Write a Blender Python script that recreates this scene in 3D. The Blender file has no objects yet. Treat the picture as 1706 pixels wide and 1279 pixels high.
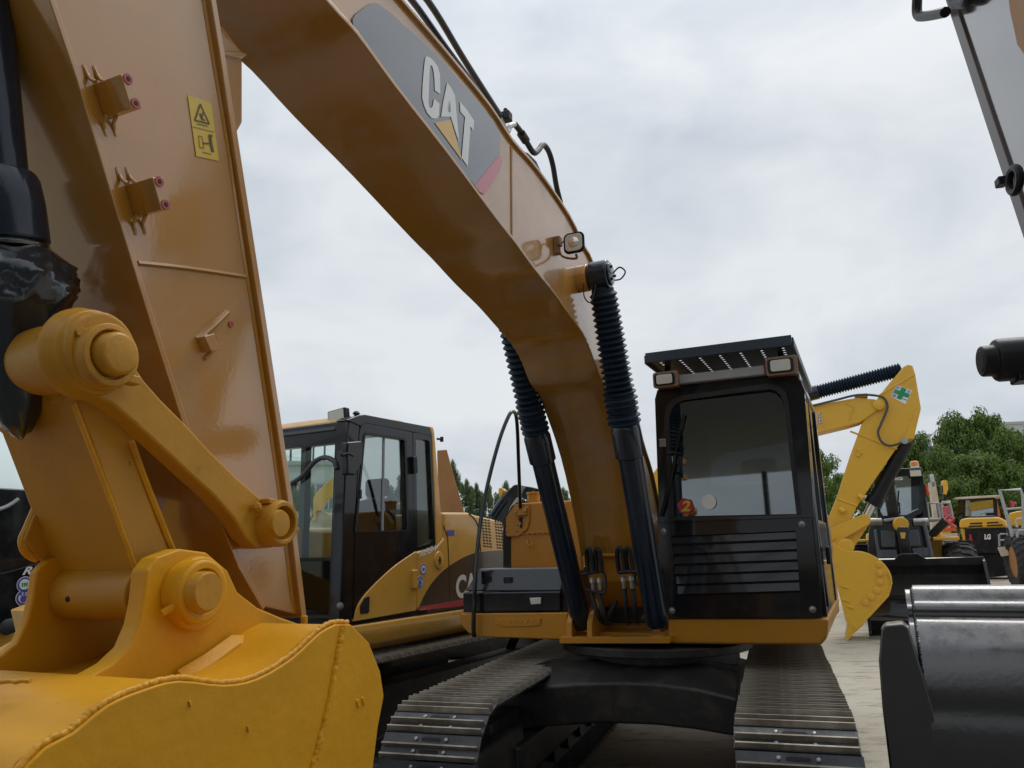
import bpy, bmesh, math, random
from mathutils import Vector, Matrix
R = math.radians
PI = math.pi
scn = bpy.context.scene
col = scn.collection

# ------------------------------------------------------------------ camera
F, CX, CY = 1290.0, 853.0, 639.5           # focal length and centre of the 1706 x 1279 photograph
CAM_H, PITCH, ROLL = 1.75, R(12.0), R(1.5)
fwd = Vector((0, math.cos(PITCH), math.sin(PITCH)))
up0 = Vector((0, -math.sin(PITCH), math.cos(PITCH)))
rt0 = Vector((1, 0, 0))
rt = rt0 * math.cos(ROLL) - up0 * math.sin(ROLL)
up = rt0 * math.sin(ROLL) + up0 * math.cos(ROLL)
CAM = Vector((0, 0, CAM_H))
cd = bpy.data.cameras.new('camera')
cam = bpy.data.objects.new('camera', cd)
col.objects.link(cam)
cd.sensor_width = 36.0
cd.lens = F / 1706.0 * 36.0
cd.clip_start = 0.05
cd.clip_end = 3000
m3 = Matrix((rt, up, -fwd)).transposed()
cam.matrix_world = Matrix.Translation(CAM) @ m3.to_4x4()
scn.camera = cam

# ------------------------------------------------------------------ sky and sun
SUN_EL, SUN_AZ = R(58), R(35)               # azimuth clockwise from +Y
w = bpy.data.worlds.new('World')
scn.world = w
w.use_nodes = True
nt = w.node_tree
nt.nodes.clear()
def N(t, kind, **kw):
    n = t.nodes.new(kind)
    for k, v in kw.items():
        if k.startswith('i_'):
            n.inputs[k[2:].replace('_', ' ')].default_value = v
        else:
            setattr(n, k, v)
    return n
out = N(nt, 'ShaderNodeOutputWorld')
bg = N(nt, 'ShaderNodeBackground')
bg.inputs['Strength'].default_value = 0.1
sky = N(nt, 'ShaderNodeTexSky', sky_type='NISHITA', sun_disc=False, sun_elevation=SUN_EL, sun_rotation=SUN_AZ,
        air_density=1.2, dust_density=3.0)
tc = N(nt, 'ShaderNodeTexCoord')
mp = N(nt, 'ShaderNodeMapping')
mp.inputs['Scale'].default_value = (1.0, 1.0, 1.9)
nt.links.new(tc.outputs['Generated'], mp.inputs['Vector'])
n1 = N(nt, 'ShaderNodeTexNoise', i_Scale=1.7, i_Detail=5.0, i_Roughness=0.5, i_Distortion=0.5)
n2 = N(nt, 'ShaderNodeTexNoise', i_Scale=5.5, i_Detail=6.0, i_Roughness=0.55, i_Distortion=0.6)
nt.links.new(mp.outputs[0], n1.inputs['Vector'])
nt.links.new(mp.outputs[0], n2.inputs['Vector'])
add = N(nt, 'ShaderNodeMix', data_type='FLOAT')
add.inputs[0].default_value = 0.28
nt.links.new(n1.outputs[0], add.inputs[2])
nt.links.new(n2.outputs[0], add.inputs[3])
cr = N(nt, 'ShaderNodeValToRGB')
cr.color_ramp.elements[0].position = 0.37
cr.color_ramp.elements[0].color = (4.4, 5.0, 5.75, 1)
cr.color_ramp.elements[1].position = 0.62
cr.color_ramp.elements[1].color = (7.3, 7.6, 7.85, 1)
nt.links.new(add.outputs[0], cr.inputs[0])
sep = N(nt, 'ShaderNodeSeparateXYZ')
nt.links.new(tc.outputs['Generated'], sep.inputs[0])
zr = N(nt, 'ShaderNodeMapRange')             # an overcast sky is brighter towards the zenith
zr.inputs['From Min'].default_value = 0.45
zr.inputs['From Max'].default_value = 1.0
zr.inputs['To Min'].default_value = 1.0
zr.inputs['To Max'].default_value = 1.5
nt.links.new(sep.outputs['Z'], zr.inputs['Value'])
mul = N(nt, 'ShaderNodeVectorMath', operation='SCALE')
nt.links.new(cr.outputs[0], mul.inputs[0])
nt.links.new(zr.outputs[0], mul.inputs['Scale'])
mx = N(nt, 'ShaderNodeMix', data_type='RGBA')
mx.inputs[0].default_value = 0.93
nt.links.new(sky.outputs[0], mx.inputs[6])
nt.links.new(mul.outputs[0], mx.inputs[7])
nt.links.new(mx.outputs[2], bg.inputs['Color'])
nt.links.new(bg.outputs[0], out.inputs['Surface'])

sd = bpy.data.lights.new('sun', 'SUN')
sd.energy = 1.2
sd.angle = R(25)
sd.color = (1.0, 0.96, 0.9)
sun = bpy.data.objects.new('sun', sd)
col.objects.link(sun)
sv = Vector((math.sin(SUN_AZ) * math.cos(SUN_EL), math.cos(SUN_AZ) * math.cos(SUN_EL), math.sin(SUN_EL)))
sun.rotation_euler = (-sv).to_track_quat('-Z', 'Y').to_euler()

scn.view_settings.view_transform = 'Standard'
scn.view_settings.look = 'None'
scn.view_settings.exposure = 0.12
scn.view_settings.gamma = 1.0
scn.view_settings.use_curve_mapping = False

# ------------------------------------------------------------------ helpers
def ray(u, v):
    return fwd + rt * ((u - CX) / F) - up * ((v - CY) / F)

class Frame:
    """A machine's own axes: x to its side, y away from the road, z up; at() meets a sight line with one of its planes."""
    def __init__(s, phi, ox=0, oy=0):
        a = R(phi)
        s.phi = a
        s.X = Vector((math.cos(a), -math.sin(a), 0)); s.Y = Vector((math.sin(a), math.cos(a), 0)); s.Z = Vector((0, 0, 1))
        s.O = Vector((ox, oy, 0))
    def loc(s, P):
        d = P - s.O
        return Vector((d.dot(s.X), d.dot(s.Y), d.z))
    def at(s, u, v, x=None, y=None, z=None):
        d = ray(u, v)
        n, k = (s.X, x) if x is not None else (s.Y, y) if y is not None else (s.Z, z)
        t = (k - (CAM - s.O).dot(n)) / d.dot(n)
        return s.loc(CAM + d * t)
    def yz(s, pts, x):
        return [tuple(s.at(u, v, x=x))[1:] for u, v in pts]
    def xz(s, pts, y):
        return [(p[0], p[2]) for p in (s.at(u, v, y=y) for u, v in pts)]

def frame_px(px, depth, phi):
    d = ray(px, 905)
    t = depth / d.y
    return Frame(phi, d.x * t, depth)

def smooth_path(pts, n=6):
    P = [Vector(p) for p in pts]
    if len(P) < 3: return P
    res = []
    for i in range(len(P) - 1):
        a = P[max(i - 1, 0)]; b = P[i]; c = P[i + 1]; d = P[min(i + 2, len(P) - 1)]
        for k in range(n):
            t = k / n
            res.append(0.5 * ((2 * b) + (c - a) * t + (2 * a - 5 * b + 4 * c - d) * t * t + (3 * b - a - 3 * c + d) * t ** 3))
    res.append(P[-1])
    return res

def smooth2(pts, n=4, closed=False):
    return [tuple(p)[:2] for p in smooth_path([(a, b, 0) for a, b in pts], n)]

class MB:
    def __init__(s): s.v = []; s.f = []; s.m = []; s.cur = 0; s.st = []
    def mat(s, i): s.cur = i; return s
    def _f(s, idx): s.f.append(tuple(idx)); s.m.append(s.cur)
    def _v(s, p): s.v.append(tuple(p)); return len(s.v) - 1
    def box(s, x0, x1, y0, y1, z0, z1, top=None):
        """top=(x0,x1,y0,y1): another rectangle for the upper face"""
        t = top or (x0, x1, y0, y1)
        b = [s._v(p) for p in ((x0, y0, z0), (x1, y0, z0), (x1, y1, z0), (x0, y1, z0), (t[0], t[2], z1), (t[1], t[2], z1), (t[1], t[3], z1), (t[0], t[3], z1))]
        for q in ((3, 2, 1, 0), (4, 5, 6, 7), (0, 1, 5, 4), (1, 2, 6, 5), (2, 3, 7, 6), (3, 0, 4, 7)): s._f([b[i] for i in q])
        return s
    def obox(s, c, sx, sy, sz, mat=None):
        M = mat or Matrix.Identity(3); c = Vector(c)
        b = [s._v(c + M @ Vector((x * sx / 2, y * sy / 2, z * sz / 2))) for z in (-1, 1) for x, y in ((-1, -1), (1, -1), (1, 1), (-1, 1))]
        for q in ((3, 2, 1, 0), (4, 5, 6, 7), (0, 1, 5, 4), (1, 2, 6, 5), (2, 3, 7, 6), (3, 0, 4, 7)): s._f([b[i] for i in q])
        return s
    def prism(s, pts, a, b, axis='x', pts2=None):
        """2D outline swept from a to b along axis; pts are (y,z) for x, (x,z) for y, (x,y) for z"""
        def mk(p, t): return (t, p[0], p[1]) if axis == 'x' else (p[0], t, p[1]) if axis == 'y' else (p[0], p[1], t)
        q = pts2 or pts
        i = [s._v(mk(p, a)) for p in pts]; j = [s._v(mk(p, b)) for p in q]
        n = len(pts)
        s._f(i[::-1]); s._f(j)
        for k in range(n): s._f((i[k], i[(k + 1) % n], j[(k + 1) % n], j[k]))
        return s
    def sheet(s, pts3):
        s._f([s._v(p) for p in pts3]); return s
    def strip(s, A, B):
        i = [s._v(p) for p in A]; j = [s._v(p) for p in B]
        for k in range(len(A) - 1): s._f((i[k], i[k + 1], j[k + 1], j[k]))
        return s
    def lathe(s, prof, p0, d, seg=24, cap=True):
        """prof: (distance along d, radius)"""
        p0 = Vector(p0); d = Vector(d).normalized()
        a = d.orthogonal().normalized(); b = d.cross(a)
        rings = []
        for t, r in prof:
            rings.append([s._v(p0 + d * t + (a * math.cos(2 * PI * k / seg) + b * math.sin(2 * PI * k / seg)) * r) for k in range(seg)])
        for A, B in zip(rings, rings[1:]):
            for k in range(seg): s._f((A[k], A[(k + 1) % seg], B[(k + 1) % seg], B[k]))
        if cap:
            s._f(rings[0][::-1]); s._f(rings[-1])
        return s
    def cyl(s, p0, p1, r, r1=None, seg=16):
        p0 = Vector(p0); p1 = Vector(p1)
        return s.lathe([(0, r), ((p1 - p0).length, r if r1 is None else r1)], p0, p1 - p0, seg)
    def tube(s, pts, r, seg=8, n=6, smooth=True):
        P = smooth_path(pts, n) if smooth else [Vector(p) for p in pts]
        up_ = None; prev = None
        for i, p in enumerate(P):
            t = (P[min(i + 1, len(P) - 1)] - P[max(i - 1, 0)]).normalized()
            if up_ is None: up_ = t.orthogonal().normalized()
            up_ = (up_ - t * up_.dot(t)).normalized(); bb = t.cross(up_)
            ring = [s._v(p + (up_ * math.cos(2 * PI * k / seg) + bb * math.sin(2 * PI * k / seg)) * r) for k in range(seg)]
            if prev:
                for k in range(seg): s._f((prev[k], prev[(k + 1) % seg], ring[(k + 1) % seg], ring[k]))
            else: s._f(ring[::-1])
            prev = ring
        s._f(prev)
        return s
    def build(s, name, mats, parent=None, bevel=0, seg=2, ang=35, fix=True, label=None):
        me = bpy.data.meshes.new(name)
        me.from_pydata(s.v, [], s.f)
        if not isinstance(mats, (list, tuple)): mats = [mats]
        for m in mats: me.materials.append(m)
        me.polygons.foreach_set('material_index', s.m)
        if fix:
            bm = bmesh.new(); bm.from_mesh(me)
            bmesh.ops.recalc_face_normals(bm, faces=bm.faces)
            bm.to_mesh(me); bm.free()
        me.shade_smooth()
        me.set_sharp_from_angle(angle=R(ang))
        o = bpy.data.objects.new(name, me)
        col.objects.link(o)
        if parent is not None: o.parent = parent
        if bevel:
            b = o.modifiers.new('bevel', 'BEVEL')
            b.width = bevel; b.segments = seg; b.limit_method = 'ANGLE'; b.angle_limit = R(32); b.harden_normals = True
            b.use_clamp_overlap = True
        if label: o['label'] = label
        return o

def mesh_obj(name, me, parent=None):
    o = bpy.data.objects.new(name, me); col.objects.link(o)
    if parent is not None: o.parent = parent
    return o

def thing(name, label, cat, fr=None, loc=None, group=None):
    o = bpy.data.objects.new(name, None)
    o.empty_display_size = 0.2
    col.objects.link(o)
    if fr is not None:
        o.location = fr.O; o.rotation_euler = (0, 0, -fr.phi)
    if loc is not None: o.location = loc
    o['label'] = label; o['category'] = cat
    if group: o['group'] = group
    return o

def tag(o, label=None, cat=None, group=None, kind=None):
    for k, v in (('label', label), ('category', cat), ('group', group), ('kind', kind)):
        if v: o[k] = v
    return o

def copy_tree(o, parent=None):
    c = o.copy(); col.objects.link(c)
    if parent is not None: c.parent = parent
    for ch in list(o.children): copy_tree(ch, c)
    return c

def letters(body, quad, name, mat, parent, shear=0.0, depth=0.002, bold=0.0):
    """flat print: text fitted into quad = (lower left, lower right, upper right, upper left) of local points"""
    c = bpy.data.curves.new('print', 'FONT')
    c.body = body; c.shear = shear; c.offset = bold
    o = bpy.data.objects.new('print', c); col.objects.link(o)
    bpy.context.view_layer.update()
    me = bpy.data.meshes.new_from_object(o.evaluated_get(bpy.context.evaluated_depsgraph_get()))
    bpy.data.objects.remove(o)
    xs = [v.co.x for v in me.vertices]; ys = [v.co.y for v in me.vertices]
    x0, x1, y0, y1 = min(xs), max(xs), min(ys), max(ys)
    a, b, cc, d = [Vector(p) for p in quad]
    for v in me.vertices:
        s = (v.co.x - x0) / (x1 - x0); t = (v.co.y - y0) / (y1 - y0)
        v.co = (a * (1 - s) + b * s) * (1 - t) + (d * (1 - s) + cc * s) * t
    me.materials.clear(); me.materials.append(mat)
    return mesh_obj(name, me, parent)

# ------------------------------------------------------------------ materials
MATS = {}
def material(name, base, rough=0.5, metal=0.0, coat=0.0, coat_rough=0.08, coat_ior=1.6, var=0.0, var_scale=3.0, dirt=None, dirt_amt=0.0,
             dirt_scale=6.0, bump=0.0, bump_scale=60.0, rough_var=0.0, spec=0.5, wave=0.0, upward=None, dirt_lo=0.5, chips=0.0):
    m = bpy.data.materials.new(name); m.use_nodes = True
    t = m.node_tree; b = t.nodes['Principled BSDF']
    b.inputs['Roughness'].default_value = rough
    b.inputs['Metallic'].default_value = metal
    b.inputs['Coat Weight'].default_value = coat
    b.inputs['Coat Roughness'].default_value = coat_rough
    b.inputs['Coat IOR'].default_value = coat_ior
    b.inputs['Specular IOR Level'].default_value = spec
    b.inputs['Base Color'].default_value = (*base, 1)
    tc = N(t, 'ShaderNodeTexCoord')
    cur = None
    if var:
        n = N(t, 'ShaderNodeTexNoise', i_Scale=var_scale, i_Detail=6.0, i_Roughness=0.6)
        t.links.new(tc.outputs['Object'], n.inputs['Vector'])
        r = N(t, 'ShaderNodeValToRGB')
        r.color_ramp.elements[0].position = 0.3; r.color_ramp.elements[1].position = 0.7
        r.color_ramp.elements[0].color = (*[c * (1 - var) for c in base], 1)
        r.color_ramp.elements[1].color = (*[min(1, c * (1 + var)) for c in base], 1)
        t.links.new(n.outputs[0], r.inputs[0]); cur = r.outputs[0]
    if dirt is not None:
        n = N(t, 'ShaderNodeTexNoise', i_Scale=dirt_scale, i_Detail=9.0, i_Roughness=0.68)
        t.links.new(tc.outputs['Object'], n.inputs['Vector'])
        r = N(t, 'ShaderNodeMapRange')
        r.inputs['From Min'].default_value = dirt_lo; r.inputs['From Max'].default_value = dirt_lo + 0.2
        r.inputs['To Max'].default_value = dirt_amt
        t.links.new(n.outputs[0], r.inputs['Value'])
        fac = r.outputs[0]
        if upward is not None:                # faces that look up turn paler: track dust, and the black shell's painted highlights
            g = N(t, 'ShaderNodeNewGeometry'); sp = N(t, 'ShaderNodeSeparateXYZ')
            t.links.new(g.outputs['Normal'], sp.inputs[0])
            mr = N(t, 'ShaderNodeMapRange')
            mr.inputs['From Min'].default_value = upward; mr.inputs['From Max'].default_value = 1.0
            t.links.new(sp.outputs['Z'], mr.inputs['Value'])
            mm = N(t, 'ShaderNodeMath', operation='MULTIPLY')
            t.links.new(fac, mm.inputs[0]); t.links.new(mr.outputs[0], mm.inputs[1]); fac = mm.outputs[0]
        x = N(t, 'ShaderNodeMix', data_type='RGBA')
        t.links.new(fac, x.inputs[0])
        if cur is not None: t.links.new(cur, x.inputs[6])
        else: x.inputs[6].default_value = (*base, 1)
        x.inputs[7].default_value = (*dirt, 1)
        cur = x.outputs[2]
        y = N(t, 'ShaderNodeMapRange'); y.inputs['To Min'].default_value = coat; y.inputs['To Max'].default_value = coat * 0.3
        t.links.new(fac, y.inputs['Value']); t.links.new(y.outputs[0], b.inputs['Coat Weight'])
    if chips and cur is not None:             # small scuffs down to old paint and steel, with a few long scratches
        for sc_, lo, vec in ((38.0, 0.70, (1, 1, 1)), (9.0, 0.735, (0.25, 4.0, 4.0))):
            mp_ = N(t, 'ShaderNodeMapping'); mp_.inputs['Scale'].default_value = vec; mp_.inputs['Rotation'].default_value = (0.6, 0.3, 0.4)
            t.links.new(tc.outputs['Object'], mp_.inputs[0])
            n = N(t, 'ShaderNodeTexNoise', i_Scale=sc_, i_Detail=5.0, i_Roughness=0.65); t.links.new(mp_.outputs[0], n.inputs['Vector'])
            r = N(t, 'ShaderNodeMapRange'); r.inputs['From Min'].default_value = lo; r.inputs['From Max'].default_value = lo + 0.025; r.inputs['To Max'].default_value = chips
            t.links.new(n.outputs[0], r.inputs['Value'])
            x = N(t, 'ShaderNodeMix', data_type='RGBA'); x.inputs[7].default_value = (0.10, 0.055, 0.03, 1)
            t.links.new(r.outputs[0], x.inputs[0]); t.links.new(cur, x.inputs[6]); cur = x.outputs[2]
    if cur is not None: t.links.new(cur, b.inputs['Base Color'])
    if rough_var:
        n = N(t, 'ShaderNodeTexNoise', i_Scale=9.0, i_Detail=6.0)
        t.links.new(tc.outputs['Object'], n.inputs['Vector'])
        r = N(t, 'ShaderNodeMapRange'); r.inputs['From Min'].default_value = 0.3; r.inputs['From Max'].default_value = 0.7
        r.inputs['To Min'].default_value = max(0.02, rough - rough_var); r.inputs['To Max'].default_value = rough + rough_var
        t.links.new(n.outputs[0], r.inputs['Value']); t.links.new(r.outputs[0], b.inputs['Roughness'])
    if bump or wave:
        prev = None
        for amt, sc_, det in ((bump, bump_scale, 4.0), (wave, 2.2, 1.0)):
            if not amt: continue
            n = N(t, 'ShaderNodeTexNoise', i_Scale=sc_, i_Detail=det)
            t.links.new(tc.outputs['Object'], n.inputs['Vector'])
            bp = N(t, 'ShaderNodeBump'); bp.inputs['Strength'].default_value = 1.0; bp.inputs['Distance'].default_value = amt
            t.links.new(n.outputs[0], bp.inputs['Height'])
            if prev is not None: t.links.new(prev.outputs[0], bp.inputs['Normal'])
            prev = bp
        t.links.new(prev.outputs[0], b.inputs['Normal'])
        t.links.new(prev.outputs[0], b.inputs['Coat Normal'])
    MATS[name] = m
    return m

YEL = (0.47, 0.205, 0.014)
m_yel = material('fresh_yellow_paint', YEL, 0.4, coat=1.0, coat_rough=0.07, coat_ior=1.9, var=0.10, var_scale=1.3, bump=0.00012, bump_scale=70, wave=0.0012,
                 dirt=(0.44, 0.31, 0.19), dirt_amt=0.55, dirt_scale=3.5, rough_var=0.06, chips=0.45)
m_yelh = material('house_yellow_paint', (0.50, 0.212, 0.010), 0.45, spec=0.3, coat=0.35, coat_rough=0.12, coat_ior=1.5, var=0.09, var_scale=1.5, dirt=(0.30, 0.19, 0.09), dirt_amt=0.4, dirt_scale=4, chips=0.5)
m_bkt = material('sprayed_bucket_paint', (0.62, 0.292, 0.005), 0.55, spec=0.28, coat=0.08, coat_rough=0.25, var=0.12, var_scale=2.5, bump=0.0016, bump_scale=34, wave=0.004,
                 dirt=(0.60, 0.33, 0.03), dirt_amt=0.5, dirt_scale=14, dirt_lo=0.56, chips=0.7)
m_link = material('overpainted_link_steel', (0.50, 0.238, 0.014), 0.5, spec=0.3, coat=0.15, coat_rough=0.25, var=0.12, var_scale=5, bump=0.0012, bump_scale=55,
                  dirt=(0.12, 0.05, 0.035), dirt_amt=0.85, dirt_scale=7, dirt_lo=0.63, chips=0.8)
m_weld = material('overpainted_weld_bead', (0.64, 0.30, 0.012), 0.5, spec=0.3, coat=0.1, coat_rough=0.2, var=0.12, var_scale=20, bump=0.002, bump_scale=90)
m_yel2 = material('faded_yellow_paint', (0.68, 0.36, 0.05), 0.36, coat=0.6, coat_rough=0.12, coat_ior=1.6, var=0.06, var_scale=1.5, dirt=(0.3, 0.2, 0.1), dirt_amt=0.35, dirt_scale=4, wave=0.0012)
m_yel3 = material('bright_yellow_paint', (0.74, 0.41, 0.022), 0.45, coat=0.3, coat_rough=0.2, var=0.05, dirt=(0.3, 0.18, 0.06), dirt_amt=0.3, dirt_scale=3)
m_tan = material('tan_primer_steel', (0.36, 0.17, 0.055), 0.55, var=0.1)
m_blk = material('black_gloss_paint', (0.006, 0.007, 0.009), 0.35, coat=0.8, coat_rough=0.05, coat_ior=1.45, spec=0.15, var=0.1, bump=0.0001, dirt=(0.06, 0.055, 0.05), dirt_amt=0.35, dirt_scale=4, wave=0.0008)
m_blu = material('blue_black_cylinder_paint', (0.007, 0.015, 0.030), 0.35, coat=0.8, coat_rough=0.08, coat_ior=1.5, spec=0.2, bump=0.0002, dirt=(0.05, 0.05, 0.05), dirt_amt=0.3)
m_sat = material('black_satin_steel', (0.008, 0.008, 0.010), 0.5, spec=0.25, coat=0.1, coat_rough=0.3, var=0.2, dirt=(0.07, 0.06, 0.05), dirt_amt=0.5, dirt_scale=3, bump=0.0006)
m_rub = material('black_rubber', (0.012, 0.012, 0.013), 0.5, var=0.2, dirt=(0.06, 0.06, 0.055), dirt_amt=0.3)
m_bel = material('bellows_rubber', (0.009, 0.022, 0.042), 0.55, spec=0.3, dirt=(0.06, 0.065, 0.07), dirt_amt=0.35, dirt_scale=12)
m_tyre = material('tyre_rubber', (0.022, 0.021, 0.02), 0.8, var=0.2, dirt=(0.12, 0.11, 0.09), dirt_amt=0.6, dirt_scale=5)
m_plastic = material('black_wrap_plastic', (0.005, 0.012, 0.02), 0.25, coat=0.8, coat_rough=0.08, coat_ior=1.45, bump=0.002, bump_scale=30)
m_chr = material('bright_steel', (0.62, 0.62, 0.62), 0.18, metal=1.0)
m_stl = material('dull_steel', (0.33, 0.32, 0.30), 0.38, metal=0.9, var=0.2)
m_shoe = material('worn_track_steel', (0.04, 0.042, 0.047), 0.42, metal=0.4, var=0.35, var_scale=5, dirt=(0.19, 0.18, 0.165), dirt_amt=0.5, dirt_scale=7, bump=0.0015, bump_scale=25, upward=0.3, dirt_lo=0.42)
m_grou = material('rusty_grouser_steel', (0.25, 0.215, 0.17), 0.45, metal=0.4, var=0.35, var_scale=9, bump=0.002, bump_scale=30, dirt=(0.42, 0.39, 0.33), dirt_amt=0.75, dirt_scale=8, dirt_lo=0.46)
m_grease = material('greasy_black_steel', (0.013, 0.012, 0.011), 0.5, var=0.3, var_scale=4, dirt=(0.06, 0.05, 0.04), dirt_amt=0.7, dirt_scale=5, bump=0.002, bump_scale=20)
m_dec = material('grey_black_decal', (0.028, 0.030, 0.036), 0.3, coat=1.0, coat_rough=0.06, coat_ior=1.85)
m_red = material('red_decal', (0.50, 0.02, 0.04), 0.35, coat=0.8, coat_rough=0.1, coat_ior=1.8)
m_wht = material('white_decal', (0.78, 0.78, 0.76), 0.4, coat=0.4)
m_lyl = material('yellow_decal', (0.72, 0.42, 0.05), 0.4, coat=0.5)
m_wyl = material('warning_decal_yellow', (0.68, 0.46, 0.03), 0.4, coat=0.4)
m_wln = material('warning_decal_ink', (0.09, 0.06, 0.03), 0.5)
m_dkb = material('dark_brown_decal', (0.036, 0.024, 0.018), 0.35, coat=0.7, coat_rough=0.1, var=0.15)
m_pnk = material('masked_pink_boss', (0.42, 0.07, 0.06), 0.5)
m_hole = material('bolt_hole', (0.01, 0.006, 0.005), 0.7)
m_lens = material('lamp_lens', (0.62, 0.60, 0.52), 0.12, coat=1.0, coat_rough=0.03, bump=0.002, bump_scale=120)
m_lensf = material('lamp_reflector', (0.75, 0.72, 0.66), 0.2, metal=0.7)
m_orgf = material('orange_brown_lamp_housing', (0.26, 0.14, 0.085), 0.45, coat=0.2)
m_seat = material('seat_fabric', (0.03, 0.03, 0.033), 0.8)
m_sgry = material('grey_seat_fabric', (0.30, 0.31, 0.31), 0.8)
m_grn = material('green_decal', (0.01, 0.27, 0.10), 0.4)
m_pur = material('purple_decal', (0.10, 0.09, 0.35), 0.4)
m_rust = material('rusty_plate', (0.27, 0.15, 0.085), 0.7, var=0.25, var_scale=7, dirt=(0.35, 0.28, 0.22), dirt_amt=0.6, bump=0.002)
m_grey = material('grey_paint', (0.36, 0.36, 0.36), 0.45, var=0.1)
m_dgry = material('dark_grey_paint', (0.06, 0.062, 0.068), 0.45, var=0.15)
m_bgry = material('blue_grey_paint', (0.10, 0.12, 0.15), 0.4, var=0.15)
m_amber = material('amber_beacon', (0.80, 0.25, 0.02), 0.25, coat=0.6)
m_orange = material('orange_red_paint', (0.62, 0.10, 0.03), 0.45, var=0.1)
m_cream = material('cream_paint', (0.55, 0.47, 0.36), 0.5, var=0.15)
m_sil = material('lit_top_black_shell_paint', (0.014, 0.014, 0.016), 0.4, coat=1.0, coat_rough=0.16, coat_ior=1.7, spec=0.3, bump=0.0006, bump_scale=40, var=0.2, dirt=(0.46, 0.45, 0.45), dirt_amt=0.75, dirt_scale=11, dirt_lo=0.34, upward=0.42)  # upward faces tinted pale: the shell's highlight bands put into its colour
m_edge = material('brown_flange_paint', (0.075, 0.045, 0.03), 0.45, coat=0.3, coat_rough=0.2)
m_brn = material('brown_gloss_paint', (0.045, 0.035, 0.03), 0.2, coat=1.0, coat_rough=0.10, coat_ior=2.2, wave=0.0012, bump=0.0002)
m_bark = material('bark', (0.075, 0.055, 0.04), 0.85, var=0.3, bump=0.01, bump_scale=15)
m_wall = material('pale_wall_paint', (0.50, 0.51, 0.50), 0.8, var=0.06)
m_conc = material('grey_render', (0.42, 0.42, 0.42), 0.8, var=0.1)

def glass(name, tint, mixv, rough=0.02):
    """a pane that lets the view through with a tint and mirrors at its surface"""
    m = bpy.data.materials.new(name); m.use_nodes = True
    t = m.node_tree; t.nodes.clear()
    o = N(t, 'ShaderNodeOutputMaterial')
    tr = N(t, 'ShaderNodeBsdfTransparent'); tr.inputs[0].default_value = (*tint, 1)
    gl = N(t, 'ShaderNodeBsdfGlossy'); gl.inputs['Roughness'].default_value = rough; gl.inputs['Color'].default_value = (0.9, 0.95, 0.95, 1)
    geo = N(t, 'ShaderNodeNewGeometry')
    dot = N(t, 'ShaderNodeVectorMath', operation='DOT_PRODUCT'); t.links.new(geo.outputs['Normal'], dot.inputs[0]); t.links.new(geo.outputs['Incoming'], dot.inputs[1])
    ab = N(t, 'ShaderNodeMath', operation='ABSOLUTE'); t.links.new(dot.outputs['Value'], ab.inputs[0])
    inv = N(t, 'ShaderNodeMath', operation='SUBTRACT'); inv.inputs[0].default_value = 1.0; t.links.new(ab.outputs[0], inv.inputs[1])
    pw = N(t, 'ShaderNodeMath', operation='POWER'); pw.inputs[1].default_value = 5.0; t.links.new(inv.outputs[0], pw.inputs[0])
    fr = N(t, 'ShaderNodeMath', operation='MULTIPLY_ADD'); fr.inputs[1].default_value = 1.0 - mixv; fr.inputs[2].default_value = mixv
    t.links.new(pw.outputs[0], fr.inputs[0])
    mx = N(t, 'ShaderNodeMixShader')
    t.links.new(fr.outputs[0], mx.inputs[0]); t.links.new(tr.outputs[0], mx.inputs[1]); t.links.new(gl.outputs[0], mx.inputs[2])
    t.links.new(mx.outputs[0], o.inputs[0])
    return m
m_glass = glass('tinted_glass', (0.13, 0.15, 0.16), 0.23)
m_glassr = glass('sky_mirroring_glass', (0.60, 0.64, 0.63), 0.30)
m_glassm = glass('smoked_door_glass', (0.48, 0.51, 0.51), 0.16)
m_glassc = glass('clear_green_glass', (0.84, 0.91, 0.88), 0.04)
m_glassd = glass('dark_glass', (0.20, 0.22, 0.23), 0.05)
m_glassb = material('far_window_glass', (0.10, 0.12, 0.13), 0.08, coat=1.0)

def leaf_mat(name, base):
    m = bpy.data.materials.new(name); m.use_nodes = True
    t = m.node_tree; b = t.nodes['Principled BSDF']
    g = N(t, 'ShaderNodeNewGeometry')
    r = N(t, 'ShaderNodeValToRGB')
    r.color_ramp.elements[0].color = (*[c * 0.5 for c in base], 1)
    r.color_ramp.elements[1].color = (base[0] * 1.75, base[1] * 1.5, base[2] * 1.2, 1)
    t.links.new(g.outputs['Random Per Island'], r.inputs[0])
    t.links.new(r.outputs[0], b.inputs['Base Color'])
    b.inputs['Roughness'].default_value = 0.55
    b.inputs['Specular IOR Level'].default_value = 0.3
    tr = N(t, 'ShaderNodeBsdfTranslucent'); t.links.new(r.outputs[0], tr.inputs[0])
    mx = N(t, 'ShaderNodeMixShader'); mx.inputs[0].default_value = 0.3
    o = t.nodes['Material Output']
    t.links.new(b.outputs[0], mx.inputs[1]); t.links.new(tr.outputs[0], mx.inputs[2]); t.links.new(mx.outputs[0], o.inputs[0])
    return m
m_leaf = leaf_mat('fresh_green_leaves', (0.105, 0.19, 0.042))
m_leaf2 = leaf_mat('blue_green_leaves', (0.09, 0.15, 0.065))

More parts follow.
